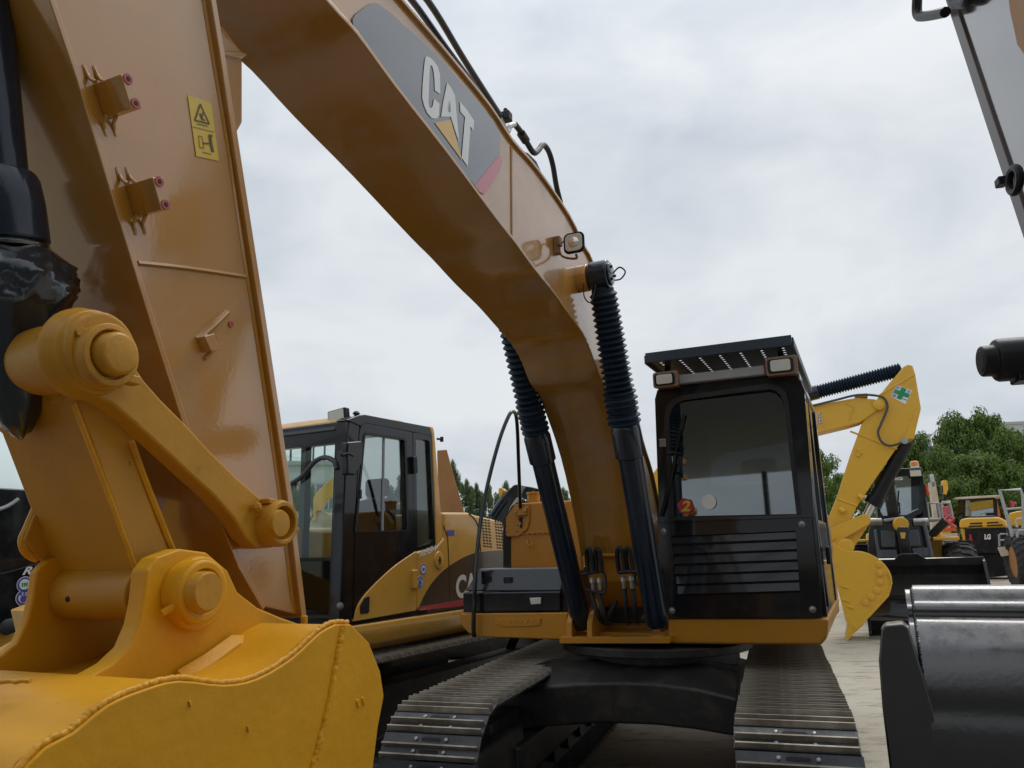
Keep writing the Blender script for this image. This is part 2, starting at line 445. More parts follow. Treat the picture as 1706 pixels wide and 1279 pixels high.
def ground_mat():
    m = bpy.data.materials.new('stained_concrete'); m.use_nodes = True
    t = m.node_tree; b = t.nodes['Principled BSDF']
    tc = N(t, 'ShaderNodeTexCoord')
    def noise(sc_, det, rgh=0.6, vec=None):
        n = N(t, 'ShaderNodeTexNoise', i_Scale=sc_, i_Detail=det, i_Roughness=rgh)
        t.links.new(vec or tc.outputs['Object'], n.inputs['Vector']); return n
    a = noise(0.35, 6); r = N(t, 'ShaderNodeValToRGB')
    r.color_ramp.elements[0].position = 0.3; r.color_ramp.elements[0].color = (0.36, 0.31, 0.23, 1)
    r.color_ramp.elements[1].position = 0.7; r.color_ramp.elements[1].color = (0.47, 0.43, 0.34, 1)
    t.links.new(a.outputs[0], r.inputs[0])
    mp = N(t, 'ShaderNodeMapping'); mp.inputs['Scale'].default_value = (1.0, 3.0, 1.0); mp.inputs['Rotation'].default_value = (0, 0, 0.3)
    t.links.new(tc.outputs['Object'], mp.inputs[0])
    s = noise(1.6, 9, 0.72, mp.outputs[0]); s2 = N(t, 'ShaderNodeMapRange')
    s2.inputs['From Min'].default_value = 0.51; s2.inputs['From Max'].default_value = 0.66; s2.inputs['To Max'].default_value = 0.85
    t.links.new(s.outputs[0], s2.inputs[0])
    x = N(t, 'ShaderNodeMix', data_type='RGBA'); x.inputs[7].default_value = (0.12, 0.095, 0.07, 1)
    t.links.new(s2.outputs[0], x.inputs[0]); t.links.new(r.outputs[0], x.inputs[6])
    # stain plus painted shade around the machines, widened to cut light bounced from below
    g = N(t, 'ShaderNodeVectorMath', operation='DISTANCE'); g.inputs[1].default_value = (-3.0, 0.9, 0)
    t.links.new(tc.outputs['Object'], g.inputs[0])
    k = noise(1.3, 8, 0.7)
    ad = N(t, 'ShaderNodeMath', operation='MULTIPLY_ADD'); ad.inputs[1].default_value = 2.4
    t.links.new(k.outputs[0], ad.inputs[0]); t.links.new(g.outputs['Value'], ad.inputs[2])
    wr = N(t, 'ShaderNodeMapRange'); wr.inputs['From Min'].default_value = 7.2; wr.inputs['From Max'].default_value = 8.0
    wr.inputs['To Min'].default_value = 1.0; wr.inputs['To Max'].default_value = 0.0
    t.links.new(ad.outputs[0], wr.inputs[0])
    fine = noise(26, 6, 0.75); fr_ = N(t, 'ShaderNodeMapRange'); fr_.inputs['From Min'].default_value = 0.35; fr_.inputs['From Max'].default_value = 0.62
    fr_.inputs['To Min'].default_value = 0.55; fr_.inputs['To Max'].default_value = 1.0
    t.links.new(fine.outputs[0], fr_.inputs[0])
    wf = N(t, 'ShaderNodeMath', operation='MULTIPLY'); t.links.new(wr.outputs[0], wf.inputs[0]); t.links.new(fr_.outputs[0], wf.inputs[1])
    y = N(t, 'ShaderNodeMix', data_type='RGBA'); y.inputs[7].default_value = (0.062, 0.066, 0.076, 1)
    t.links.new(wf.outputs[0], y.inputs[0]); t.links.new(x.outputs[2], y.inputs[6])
    t.links.new(y.outputs[2], b.inputs['Base Color'])
    rr = N(t, 'ShaderNodeMapRange'); rr.inputs['To Min'].default_value = 0.85; rr.inputs['To Max'].default_value = 0.3
    t.links.new(wf.outputs[0], rr.inputs[0]); t.links.new(rr.outputs[0], b.inputs['Roughness'])
    bn = noise(18, 8, 0.7); bp = N(t, 'ShaderNodeBump'); bp.inputs['Distance'].default_value = 0.012
    t.links.new(bn.outputs[0], bp.inputs['Height']); t.links.new(bp.outputs[0], b.inputs['Normal'])
    return m

# ------------------------------------------------------------------ ground
g = MB(); g.sheet([(-900, -300, 0), (900, -300, 0), (900, 1500, 0), (-900, 1500, 0)])
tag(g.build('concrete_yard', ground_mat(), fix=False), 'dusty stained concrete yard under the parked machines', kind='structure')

# ================================================================== the large excavator in the middle
U = Frame(24, 1.06, 6.28)                    # its upper works
T = Frame(18, 1.06, 6.28)                    # its undercarriage, turned 6 degrees under the house
E1 = thing('excavator', 'large yellow crawler excavator in front, CAT lettered boom over its black cab', 'excavator', U)
bx = -0.110                                  # boom centre line
bs = bx + 0.22                               # its cab-side cheek

# ---- boom
low = U.yz([(540, 0), (588, 53), (653, 141), (737, 248), (821, 360), (852, 399), (886, 445), (917, 483), (940, 515), (966, 553), (981, 584),
            (993, 620), (1012, 660), (1039, 751), (1059, 848), (1071, 922)], bs)
upp = U.yz([(662, 0), (737, 87), (813, 180), (850, 236), (892, 284), (945, 360), (970, 411), (983, 434), (1005, 500), (1030, 580), (1052, 660), (1068, 734), (1085, 790), (1097, 850), (1105, 900)], bs)
d0 = (Vector(low[0]) - Vector(low[2])).normalized()
tip_l = [tuple(Vector(low[0]) + d0 * k) for k in (0.35, 0.7)]
d1 = (Vector(upp[0]) - Vector(upp[2])).normalized()
tip_u = [tuple(Vector(upp[0]) + d1 * k) for k in (0.5, 1.0)]
tipc = (Vector(tip_l[1]) + Vector(tip_u[1])) / 2 + d0 * 0.35
tip_end = [(tipc[0] - 0.02, tipc[1] - 0.12), (tipc[0] - 0.08, tipc[1] + 0.03), (tipc[0] + 0.02, tipc[1] + 0.13)]
foot_end = [(upp[-1][0] + 0.12, 1.62), (upp[-1][0] + 0.02, 1.42), (low[-1][0] + 0.12, 1.42)]
side = tip_end[::-1] and (tip_l[::-1] + low + foot_end[::-1] + upp[::-1] + tip_u + tip_end[::-1])
inset = 0.012
b = MB()
b.prism(side, bs - 0.02, bs - 0.002); b.prism(side, bx - 0.218, bx - 0.2)
b.build('side_plate', m_yel, None).parent = None
boom_sides = bpy.data.objects['side_plate']
boom_sides.name = 'boom'; boom_sides.parent = E1
def ribbon(line, x0, x1, th, sgn):
    """a flange plate following a line of the side view"""
    P = [Vector(p) for p in line]; o = []; i = []
    for k, p in enumerate(P):
        t = (P[min(k + 1, len(P) - 1)] - P[max(k - 1, 0)]).normalized(); n = Vector((-t.y, t.x)) * sgn
        o.append(tuple(p + n * th)); i.append(tuple(p))
    return i + o[::-1]
b = MB()
lowc = smooth2(tip_l[::-1] + low, 3)
b.prism(ribbon(lowc, 0, 0, 0.02, -1 if lowc[0][0] < lowc[-1][0] else 1), bx - 0.24, bx + 0.24)
b.build('bottom_plate', m_yel, boom_sides, bevel=0.004)
b = MB()
uppc = smooth2(tip_u[::-1] + upp, 3)
b.prism(ribbon(uppc, 0, 0, 0.02, 1 if uppc[0][0] < uppc[-1][0] else -1), bx - 0.235, bx + 0.235)
b.build('top_plate', m_yel, boom_sides, bevel=0.004)
# butt weld across the side
b = MB()
p0 = U.at(852, 244, x=bs); p1 = U.at(853, 396, x=bs)
b.tube([p0, p1], 0.006, 6, smooth=False)
b.build('side_weld', m_yel, boom_sides)
# decal: dark panel, lettering, red corner
def sheet_px(fr, pts, x, name, mat, parent, off=0.0):
    s = MB(); s.sheet([fr.at(u, v, x=x + off) for u, v in pts]); return s.build(name, mat, parent, fix=False)
Z4 = lambda pts: [(540 + a / 3.552, b_ / 3.552) for a, b_ in pts]
panel = Z4([(290, 15), (320, 20), (400, 80), (640, 300), (760, 430), (900, 590), (1000, 710), (1042, 785), (1042, 830), (1040, 910), (890, 1095), (800, 985), (560, 690), (330, 400), (205, 220), (172, 150), (168, 110), (190, 80), (250, 35)])
dec = sheet_px(U, panel, bs, 'decal_panel', m_dec, boom_sides, 0.003)
sheet_px(U, Z4([(1040, 912), (1055, 960), (1040, 1010), (950, 1150), (920, 1135), (890, 1097)]), bs, 'red_corner', m_red, boom_sides, 0.003)
Cl = Z4([(598, 345), (605, 333), (620, 335), (650, 360), (672, 395), (686, 440), (688, 555), (655, 535), (653, 470), (646, 410), (638, 388), (629, 386), (624, 420), (618, 600), (622, 632), (632, 640), (643, 625), (650, 582), (682, 612), (680, 680), (672, 696), (658, 702), (636, 697), (610, 668), (590, 620), (580, 575), (583, 500), (592, 390)])
sheet_px(U, Cl, bs, 'letter', m_wht, boom_sides, 0.0055)
sheet_px(U, Z4([(728, 488), (750, 515), (774, 563), (786, 690), (800, 842), (775, 772), (750, 690), (692, 690), (705, 600)]), bs, 'letter', m_wht, boom_sides, 0.0055)
sheet_px(U, Z4([(744, 590), (738, 655), (752, 663)]), bs, 'letter_counter', m_dec, boom_sides, 0.0075)
sheet_px(U, Z4([(803, 598), (845, 648), (888, 714), (883, 776), (866, 745), (850, 985), (814, 932), (834, 692), (806, 660)]), bs, 'letter', m_wht, boom_sides, 0.0055)
sheet_px(U, Z4([(655, 726), (750, 708), (818, 950)]), bs, 'logo_triangle', m_lyl, boom_sides, 0.0055)
# pipes on the boom's back
def pts_x(fr, pts, x): return [fr.at(u, v, x=x) for u, v in pts]
b = MB()
b.tube(pts_x(U, [(640, -80), (712, 0), (775, 102), (838, 200)], 0.06), 0.016, 10)
b.build('hydraulic_pipe', m_blu, boom_sides)
b = MB()
b.tube(pts_x(U, [(600, -100), (686, 0), (745, 82), (826, 190)], -0.02), 0.016, 10)
b.build('hydraulic_pipe', m_blu, boom_sides)
b = MB()
b.tube(pts_x(U, [(832, 196), (845, 219), (850, 210), (860, 207)], 0.06), 0.014, 8)
b.build('pipe_elbow', m_stl, boom_sides)
b = MB()
b.tube(pts_x(U, [(858, 207), (868, 220), (877, 236), (889, 254), (897, 250), (905, 241), (914, 252), (921, 275), (927, 310), (934, 338)], 0.06), 0.017, 10)
b.cyl(U.at(868, 222, x=0.06), U.at(876, 234, x=0.06), 0.025)
b.build('hose', m_rub, boom_sides)
b = MB(); q = U.at(834, 197, x=0.04)
b.obox(q, 0.12, 0.05, 0.05); b.cyl(q + Vector((0.03, 0, 0)), q + Vector((0.03, 0, 0.05)), 0.012)
b.build('pipe_clamp', m_rub, boom_sides, bevel=0.006)
b = MB()
b.prism([tuple(p)[1:] for p in pts_x(U, [(868, 250), (880, 254), (894, 268), (904, 290), (908, 305), (890, 285)], 0.06)], -0.02, 0.06)
b.build('pipe_guard', m_sat, boom_sides, bevel=0.006)
# boom cylinder pin boss through the boom
pc = U.at(1000, 459, x=0.25)
for xx, sg in ((bs - 0.01, 1), (bx - 0.21, -1)):
    b = MB(); b.lathe([(0, 0.085), (0.075, 0.085), (0.08, 0.075)], (xx, pc.y, pc.z), (sg, 0, 0), 28); b.build('pin_boss', m_yel, boom_sides, bevel=0.004)
# foot casting and its weld line
b = MB()
fy, fz = low[-1]
b.prism([(fy + 0.005, fz + 0.02), (fy + 0.02, 1.50), (fy + 0.12, 1.40), (fy + 0.30, 1.30), (fy + 0.42, 1.30), (fy + 0.5, 1.5), (fy + 0.42, fz + 0.02)], bx - 0.205, bx + 0.205)
b.build('boom_foot', m_yelh, boom_sides, bevel=0.012)
b = MB(); b.tube([(bx - 0.2, fy - 0.012, fz), (bx, fy - 0.014, fz - 0.005), (bx + 0.2, fy - 0.012, fz)], 0.014, 8)
b.build('foot_weld', m_weld, boom_sides)

# ---- boom work lamp
L = U.at(957, 405, x=bs + 0.13)
lamp = MB()
def rrect(w_, h_, r_, n=5):
    o = []
    for cx_, cy_, a0 in ((w_ / 2 - r_, h_ / 2 - r_, 0), (-w_ / 2 + r_, h_ / 2 - r_, 90), (-w_ / 2 + r_, -h_ / 2 + r_, 180), (w_ / 2 - r_, -h_ / 2 + r_, 270)):
        for k in range(n + 1):
            a = R(a0 + 90 * k / n); o.append((cx_ + r_ * math.cos(a), cy_ + r_ * math.sin(a)))
    return o
def shift(p, dx, dz): return [(a + dx, c + dz) for a, c in p]
lamp.prism(shift(rrect(0.115, 0.115, 0.03), L.x, L.z), L.y, L.y + 0.045, 'y', shift(rrect(0.08, 0.08, 0.03), L.x, L.z))
lamp.prism(shift(rrect(0.125, 0.125, 0.033), L.x, L.z), L.y - 0.012, L.y, 'y')
lamp_o = lamp.build('work_lamp', m_sat, E1, bevel=0.003)
l2 = MB(); l2.prism(shift(rrect(0.102, 0.102, 0.026), L.x, L.z), L.y - 0.018, L.y - 0.0125, 'y'); l2.build('lens', m_lens, lamp_o, bevel=0.003)
l2 = MB(); l2.lathe([(0, 0.032), (0.004, 0.026), (0.006, 0.0005)], (L.x, L.y - 0.0185, L.z), (0, -1, 0), 20); l2.build('bulb_cover', m_lensf, lamp_o)
br = MB()
k0 = U.at(925, 410, x=bs)
br.obox((bs + 0.012, k0.y, k0.z), 0.024, 0.05, 0.10); br.obox((bs + 0.03, k0.y - 0.01, k0.z + 0.02), 0.02, 0.05, 0.05)
br.tube([(bs + 0.02, k0.y, k0.z - 0.01), (bs + 0.035, k0.y, k0.z - 0.06), (bs + 0.07, k0.y, k0.z - 0.085), (L.x, L.y + 0.02, L.z - 0.085), (L.x, L.y + 0.02, L.z - 0.06)], 0.007, 8)
br.tube([(bs + 0.03, k0.y, k0.z + 0.0), (bs + 0.07, k0.y, k0.z + 0.03), (L.x - 0.05, L.y + 0.02, L.z)], 0.004, 6)
br.build('bracket', m_rust, lamp_o)

# ---- boom cylinders
def boom_cyl(x, bsc, ptop, bell, gland, pfoot, name='boom_cylinder'):
    """barrel + collapsed rubber bellows + rod eye; points are sight lines on the plane x"""
    P0 = U.at(*pfoot, x=x); P1 = U.at(*gland, x=x); P2 = U.at(*bell, x=x)
    pt = Vector((x, pc.y, pc.z))
    ax = (pt - P0).normalized(); ln = (pt - P0).length
    lg = (P1 - P0).dot(ax); lb = (P2 - P0).dot(ax)
    b = MB()
    b.lathe([(0.06, 0.06), (0.08, 0.077), (0.16, 0.079), (lg - 0.22, 0.079), (lg - 0.21, 0.094), (lg - 0.03, 0.094), (lg - 0.0, 0.082)], P0, ax, 28)
    o = b.build(name, m_blu, E1, ang=40)
    pr = []
    n1_, n2_ = 6, 17
    t = lg - 0.005
    pr.append((t, 0.082))
    for k in range(n1_):                     # squashed folds at the gland
        pr += [(t + 0.006, 0.088), (t + 0.018, 0.107 + 0.004 * math.sin(k * 2.1)), (t + 0.026, 0.106), (t + 0.036, 0.088)]; t += 0.038
    st = (lb - t) / n2_
    for k in range(n2_):
        pr += [(t, 0.071), (t + st * 0.45, 0.100 - 0.014 * k / n2_), (t + st * 0.55, 0.100 - 0.014 * k / n2_)]; t += st
    pr += [(lb, 0.07), (lb + 0.02, 0.07)]
    b = MB(); b.lathe([(t_, r_ * bsc) for t_, r_ in pr], P0, ax, 28); b.build('bellows', m_bel, o, ang=25)
    b = MB(); b.lathe([(lb, 0.062), (ln - 0.03, 0.066)], P0, ax, 20)
    b.lathe([(0, 0.085), (0.006, 0.092), (0.114, 0.092), (0.12, 0.085)], (x - 0.06, pt.y, pt.z), (1, 0, 0), 28)
    b.build('rod_eye', m_blu, o, bevel=0.004)
    b = MB(); b.lathe([(0, 0.07), (0.012, 0.07), (0.016, 0.06)], (x + 0.06, pt.y, pt.z), (1, 0, 0), 24)
    for k in range(3):
        a = k * 2.1; b.cyl((x + 0.07, pt.y + 0.045 * math.cos(a), pt.z + 0.045 * math.sin(a)), (x + 0.088, pt.y + 0.045 * math.cos(a), pt.z + 0.045 * math.sin(a)), 0.01, seg=6)
    b.build('pin_cap', m_blu, o, bevel=0.003)
    return o, P0, ax
cylr, P0r, axr = boom_cyl(0.25, 1.0, None, (1003, 487), (1047, 700), (1098, 1055))
b = MB(); p = pc + Vector((0.08, 0, 0))
b.tube([p, p + Vector((0.05, -0.02, 0.025)), p + Vector((0.085, -0.02, -0.01)), p + Vector((0.055, -0.02, -0.05)), p + Vector((0.01, 0, -0.045))], 0.005, 6)
b.build('grease_hose', m_rub, cylr)
b = MB(); p = Vector((bs + 0.05, pc.y, pc.z))
b.tube([p + Vector((0.0, -0.06, -0.05)), p + Vector((0.01, -0.09, -0.15)), p + Vector((0.05, -0.09, -0.19)), p + Vector((0.08, -0.07, -0.08))], 0.004, 6)
b.build('drain_wire', m_rub, cylr)
cyll, P0l, axl = boom_cyl(-0.42, 0.9, None, (852, 490), (903, 708), (974, 1055))

# ---- stick (arm)
ss = bx + 0.17                               # cab-side cheek of the stick
front_px = [(88, 0), (134, 134), (183, 299), (229, 450), (259, 546), (311, 708), (345, 800), (400, 940), (440, 1010)]
back_px = [(352, 0), (366, 84), (390, 239), (415, 400), (437, 543), (460, 696), (480, 832), (503, 1025)]
fr_ = U.yz(front_px, ss); bk_ = U.yz(back_px, ss)
df = (Vector(fr_[0]) - Vector(fr_[3])).normalized(); db = (Vector(bk_[0]) - Vector(bk_[4])).normalized()
f_top = [tuple(Vector(fr_[0]) + df * k) for k in (1.5, 0.7)]
b_top = [tuple(Vector(bk_[0]) + db * k) for k in (0.95, 0.45)]
outl = f_top + fr_ + bk_[::-1] + b_top[::-1]
b = MB(); b.prism(outl, ss - 0.016, ss); b.prism(outl, bx - 0.17, bx - 0.154)
stick = b.build('stick', m_yel, E1, bevel=0.003)
b = MB(); ln_ = f_top + fr_
b.prism(ribbon(ln_, 0, 0, 0.016, -1), bx - 0.178, ss + 0.008); b.build('front_plate', m_yel, stick, bevel=0.003)
b = MB(); ln_ = b_top + bk_
b.prism(ribbon(ln_, 0, 0, 0.022, -1), bx - 0.185, ss + 0.018); b.build('back_plate', m_yel, stick, bevel=0.003)
b = MB(); b.tube(pts_x(U, [(229, 438), (290, 444), (350, 452), (409, 461)], ss), 0.007, 6); b.build('cross_weld', m_yel, stick)
b = MB()                                     # seam bead along the back flange
b.tube(pts_x(U, [(338, 0), (356, 110), (378, 239), (402, 400), (424, 543), (447, 696), (466, 832), (486, 1000)], ss), 0.0055, 6); b.build('edge_weld', m_yel, stick)
b = MB()
lug = U.yz([(355, 30), (372, 42), (388, 64), (405, 86), (405, 204), (389, 233), (378, 170)], bx + 0.02)
b.prism(lug, bx - 0.12, bx + 0.02); b.build('pin_lug', m_yel, stick, bevel=0.01)
b = MB(); lug2 = U.yz([(364, 85), (400, 86), (412, 91), (402, 97), (366, 92)], bx + 0.03)
b.prism(lug2, bx - 0.12, bx + 0.035); b.build('lug_rib', m_yel, stick, bevel=0.004)
# hose clamp blocks with masked bolt bosses
def clamp_block(u0, v0, u1, v1):
    """lower right corner of the end face at (u1,v1) and upper at (u0,v0)"""
    A = U.at(u0, v0, x=ss + 0.09); B = U.at(u1, v1, x=ss + 0.09)
    c = (A + B) / 2; zz = (A - B); zz.x = 0; h = zz.length; zz.normalize(); yy = Vector((1, 0, 0)).cross(zz)
    if yy.y < 0: yy = -yy
    M_ = Matrix((Vector((1, 0, 0)), yy, zz)).transposed()
    b = MB(); b.obox((ss + 0.045, c.y + yy.y * 0.014, c.z + yy.z * 0.014), 0.09, 0.032, h, M_)
    o = b.build('clamp_block', m_yel, stick, bevel=0.002)
    for s_ in (-0.36, 0.36):
        p = c + yy * 0.014 + zz * h * s_
        b = MB(); b.lathe([(0, 0.0125), (0.0025, 0.0125), (0.0025, 0.006), (0.001, 0.006)], (ss + 0.09, p.y, p.z), (1, 0, 0), 16)
        q_ = b.build('bolt_boss', m_pnk, o)
        b = MB(); b.lathe([(0, 0.0058), (0.0015, 0.0055)], (ss + 0.0915, p.y, p.z), (1, 0, 0), 12); b.build('bolt_hole', m_hole, o)
    for s_ in (-1, 1):
        for o_ in (0.0, 0.028):
            p = Vector((ss, c.y, c.z)) + zz * s_ * h / 2 - yy * (0.012 + 0.0) + yy * o_ - Vector((0, 0, 0))
            b = MB(); b.tube([p + Vector((0.02, 0, 0)) , p + zz * s_ * 0.016 + Vector((0.004, 0, 0)), p + zz * s_ * 0.042 + Vector((-0.001, 0, 0))], 0.0048, 8, 3)
            b.build('weld_finger', m_yel, o)
    return o
clamp_block(202, 123, 220, 180)
clamp_block(255, 295, 270, 349)
A = U.at(378, 520, x=ss); B = U.at(328, 566, x=ss)
b = MB(); b.tube([A, (A + B) / 2 + Vector((0.004, 0, 0)), B], 0.009, 8); b.tube([U.at(360, 578, x=ss), U.at(340, 598, x=ss)], 0.006, 6)
o = b.build('weld_finger', m_yel, stick)
A = U.at(346, 560, x=ss + 0.02); B = U.at(362, 583, x=ss + 0.02)
b = MB(); b.prism(U.yz([(336, 561), (352, 556), (362, 583), (348, 586)], ss + 0.02), ss - 0.002, ss + 0.03); b.build('clamp_block', m_yel, stick, bevel=0.002)
for u, v in ((357, 565), (385, 540)):
    p = U.at(u, v, x=ss + 0.002); b = MB(); b.lathe([(0, 0.009), (0.002, 0.009), (0.002, 0.004), (0.001, 0.004)], p, (1, 0, 0), 12); b.build('bolt_boss', m_pnk, stick)
# warning decal
wd = sheet_px(U, [(312.5, 158), (352, 171), (365, 268), (327, 260)], ss, 'warning_decal', m_wyl, stick, 0.002)
def wl(pts, r_=0.0022, close=False, nm='decal_print'):
    P = pts_x(U, pts, ss + 0.0035)
    if close: P.append(P[0])
    b = MB()
    for a, c in zip(P, P[1:]):
        t = (c - a).normalized(); n = Vector((1, 0, 0)).cross(t) * r_
        b.sheet([a - n, c - n, c + n, a + n])
    return b.build(nm, m_wln, wd, fix=False)
wl([(334, 173), (325, 200), (349, 206)], close=True)
wl([(333, 188), (338, 200)], 0.003); wl([(339, 187), (336, 196), (342, 201)], 0.002)
wl([(328, 206), (346, 210)], 0.0012)
wl([(331, 226), (337, 228), (340, 247), (333, 245)], 0.001, True)
wl([(338, 238), (349, 239)], 0.002); wl([(350, 226), (352, 240), (355, 253)], 0.005); wl([(351, 224), (351.5, 227)], 0.007)
wl([(338, 253), (352, 257)], 0.001)
wl([(321, 211), (358, 220)], 0.0008)

# ---- bucket linkage
lp = bx + 0.245                              # outer face of the idler link
pA = U.at(150, 588, x=lp); pB = U.at(455, 872, x=lp); pCc = U.at(338, 982, x=bx + 0.30)
link_px = [(92, 560), (115, 532), (152, 523), (190, 536), (222, 580), (226, 610), (242, 634), (270, 666), (315, 711), (349, 749), (394, 794), (434, 828), (458, 836), (482, 850), (488, 872), (480, 898), (455, 912), (430, 914), (412, 898), (390, 864), (357, 826), (319, 792), (263, 740), (221, 702), (188, 674), (148, 655), (115, 640), (93, 605)]
b = MB(); b.prism(U.yz(link_px, lp), lp - 0.055, lp)
idl = b.build('idler_link', m_link, E1, bevel=0.008, seg=3)
b = MB()
b.lathe([(-0.02, 0.098), (0.0, 0.098), (0.012, 0.092), (0.03, 0.09), (0.036, 0.083), (0.05, 0.083), (0.054, 0.077)], (lp - 0.01, pA.y, pA.z), (1, 0, 0), 40)
b.build('collar', m_link, idl, bevel=0.004)
pA2 = U.at(190, 590, x=lp + 0.08)
pA3 = U.at(172, 589, x=lp + 0.04)
b = MB(); b.lathe([(0, 0.066), (0.035, 0.066), (0.038, 0.052), (0.02, 0.05)], (lp + 0.04, pA2.y, pA2.z), (1, 0, 0), 36); b.build('collar', m_link, idl, bevel=0.003)
b = MB(); b.lathe([(0, 0.045), (0.05, 0.045), (0.056, 0.041), (0.058, 0.036)], (lp + 0.045, pA2.y, pA2.z), (1, 0, 0), 32); b.build('pin', m_link, idl)
b = MB(); q = U.at(134, 563, x=lp + 0.03); b.lathe([(0, 0.017), (0.02, 0.017), (0.021, 0.012), (0.03, 0.012)], q, Vector((0.8, -0.5, 0.2)), 6); b.build('bolt', m_link, idl, bevel=0.002)
b = MB(); q = U.at(216, 633, x=lp + 0.03); b.obox(q, 0.03, 0.035, 0.02); b.build('pin_keeper', m_link, idl, bevel=0.004)
# boss tube between the two links
b = MB(); b.lathe([(0, 0.062), (0.03, 0.074), (0.175, 0.078)], (lp - 0.185, pA.y, pA.z), (1, 0, 0), 36)
b.build('link_tube', m_link, E1, bevel=0.004)
# pin B
b = MB(); q = U.at(452, 872, x=lp)
b.lathe([(-0.06, 0.062), (0.03, 0.062), (0.045, 0.056), (0.045, 0.044), (0.01, 0.043)], (lp, q.y, q.z), (1, 0, 0), 36); b.build('collar', m_link, idl, bevel=0.003)
q = U.at(466, 872, x=lp + 0.05)
b = MB(); b.lathe([(-0.1, 0.036), (0.0, 0.036), (0.006, 0.033), (0.007, 0.025)], q, (1, 0, 0), 30); b.build('pin', m_link, idl)
b = MB(); q = U.at(428, 846, x=lp + 0.01); b.lathe([(0, 0.014), (0.018, 0.014), (0.018, 0.009), (0.035, 0.009)], q, Vector((0.6, -0.7, 0.1)), 6); b.build('bolt', m_link, idl, bevel=0.002)
b = MB(); q = U.at(445, 835, x=lp + 0.01); b.obox(q, 0.04, 0.03, 0.014); b.build('pin_keeper', m_link, idl, bevel=0.004)
# the other idler link
b = MB(); b.prism(U.yz(link_px, lp), bx - 0.185, bx - 0.14); b.build('idler_link', m_link, E1, bevel=0.008)
# bucket link (H link)
hx = bx + 0.165
h_px = [(105, 600), (190, 610), (222, 720), (292, 925), (330, 985), (300, 1015), (240, 1000), (236, 968)]
b = MB(); b.prism(U.yz(h_px, hx), bx - 0.118, hx)
hl = b.build('bucket_link', m_link, E1, bevel=0.006)
b = MB(); edge = U.yz([(122, 672), (180, 822), (240, 985)], hx)
b.tube([(hx, y_, z_) for y_, z_ in edge], 0.006, 6); b.build('edge_weld', m_weld, hl)
b = MB(); edge = U.yz([(218, 735), (254, 830), (292, 925)], hx + 0.004)
b.tube([(hx + 0.002, y_, z_) for y_, z_ in edge], 0.008, 6); b.build('edge_weld', m_weld, hl)
cz = U.at(160, 1017, x=bx)
pC = U.at(338, 983, x=bx + 0.32)
b = MB(); b.lathe([(0, 0.062), (0.255, 0.062)], (bx - 0.089, pC.y - 0.015, pC.z - 0.005), (1, 0, 0), 36); b.build('link_tube', m_link, hl, bevel=0.004)
b = MB(); q = U.at(165, 1026, x=bx - 0.02); b.lathe([(0, 0.007), (0.002, 0.006)], (q.x, pC.y - 0.0765, pC.z - 0.015), (0, -1, 0), 12); b.build('grease_hole', m_hole, hl)
# side flange of the far cheek
b = MB()
fl = [U.at(u, v, x=bx - 0.122) for u, v in [(66, 750), (70, 790), (70, 822), (58, 852), (46, 880), (38, 900), (44, 920), (62, 930)]]
b.tube(fl, 0.011, 8); b.build('edge_weld', m_weld, hl)
b = MB(); fz_ = [tuple(U.at(u, v, x=bx - 0.112))[1:] for u, v in [(66, 750), (70, 822), (38, 900), (62, 930), (150, 960), (190, 850), (110, 740)]]
b.prism(fz_, bx - 0.130, bx - 0.106); b.build('link_cheek', m_link, hl, bevel=0.004)
b = MB(); q = U.at(72, 884, x=bx - 0.118); b.lathe([(0, 0.011), (0.003, 0.009)], q, (0.5, -1, 0), 14); b.build('grease_hole', m_hole, hl)

# ---- bucket cylinder, end wrapped in torn plastic
cA = Vector((bx, pA.y, pA.z))
c1 = U.at(-25, 120, x=bx)
axc = (c1 - cA).normalized(); Lc = (c1 - cA).length
def ct(v): return (600.0 - v) / 480.0 * Lc
b = MB(); b.lathe([(ct(402), 0.08), (ct(400), 0.096), (ct(340), 0.094), (ct(300), 0.088), (ct(287), 0.08), (ct(285), 0.066), (Lc * 2.2, 0.066)], cA, axc, 36)
bc = b.build('bucket_cylinder', m_blu, E1, bevel=0.003)
b = MB(); b.lathe([(ct(414), 0.086), (ct(408), 0.094), (ct(402), 0.088)], cA, axc, 36); b.build('gland_ring', m_chr, bc)
b = MB(); b.lathe([(0.0, 0.045), (ct(410), 0.045)], cA, axc, 24); b.build('rod', m_chr, bc)
random.seed(4)
seg = 64
wprof = [(712, 6), (706, 20), (690, 32), (650, 50), (600, 64), (565, 72), (535, 82), (512, 96), (497, 108), (490, 104), (480, 110), (472, 106), (462, 111), (455, 104), (446, 103), (438, 92), (428, 86), (420, 78), (412, 70)]
b = MB(); a_ = axc.orthogonal().normalized(); bb = axc.cross(a_)
rings = []
for i, (v_, r_) in enumerate(wprof):
    ring = []; r_ = r_ / 770.0
    amp = 0.05 if 430 < v_ < 520 else 0.014
    for k in range(seg):
        th = 2 * PI * k / seg
        wv = r_ * amp * (math.sin(5 * th + i * 0.5) + 0.6 * math.sin(9 * th - i * 0.8) + 0.4 * math.sin(16 * th + i * 1.3))
        tt = ct(v_) + 0.008 * math.sin(2 * th + 1.0) + 0.003 * math.sin(7 * th + i * 0.7)
        ring.append(b._v(cA + axc * tt + (a_ * math.cos(th) + bb * math.sin(th)) * (r_ + wv)))
    rings.append(ring)
for A_, B_ in zip(rings, rings[1:]):
    for k in range(seg): b._f((A_[k], A_[(k + 1) % seg], B_[(k + 1) % seg], B_[k]))
b.build('plastic_wrap', m_plastic, bc, ang=80)

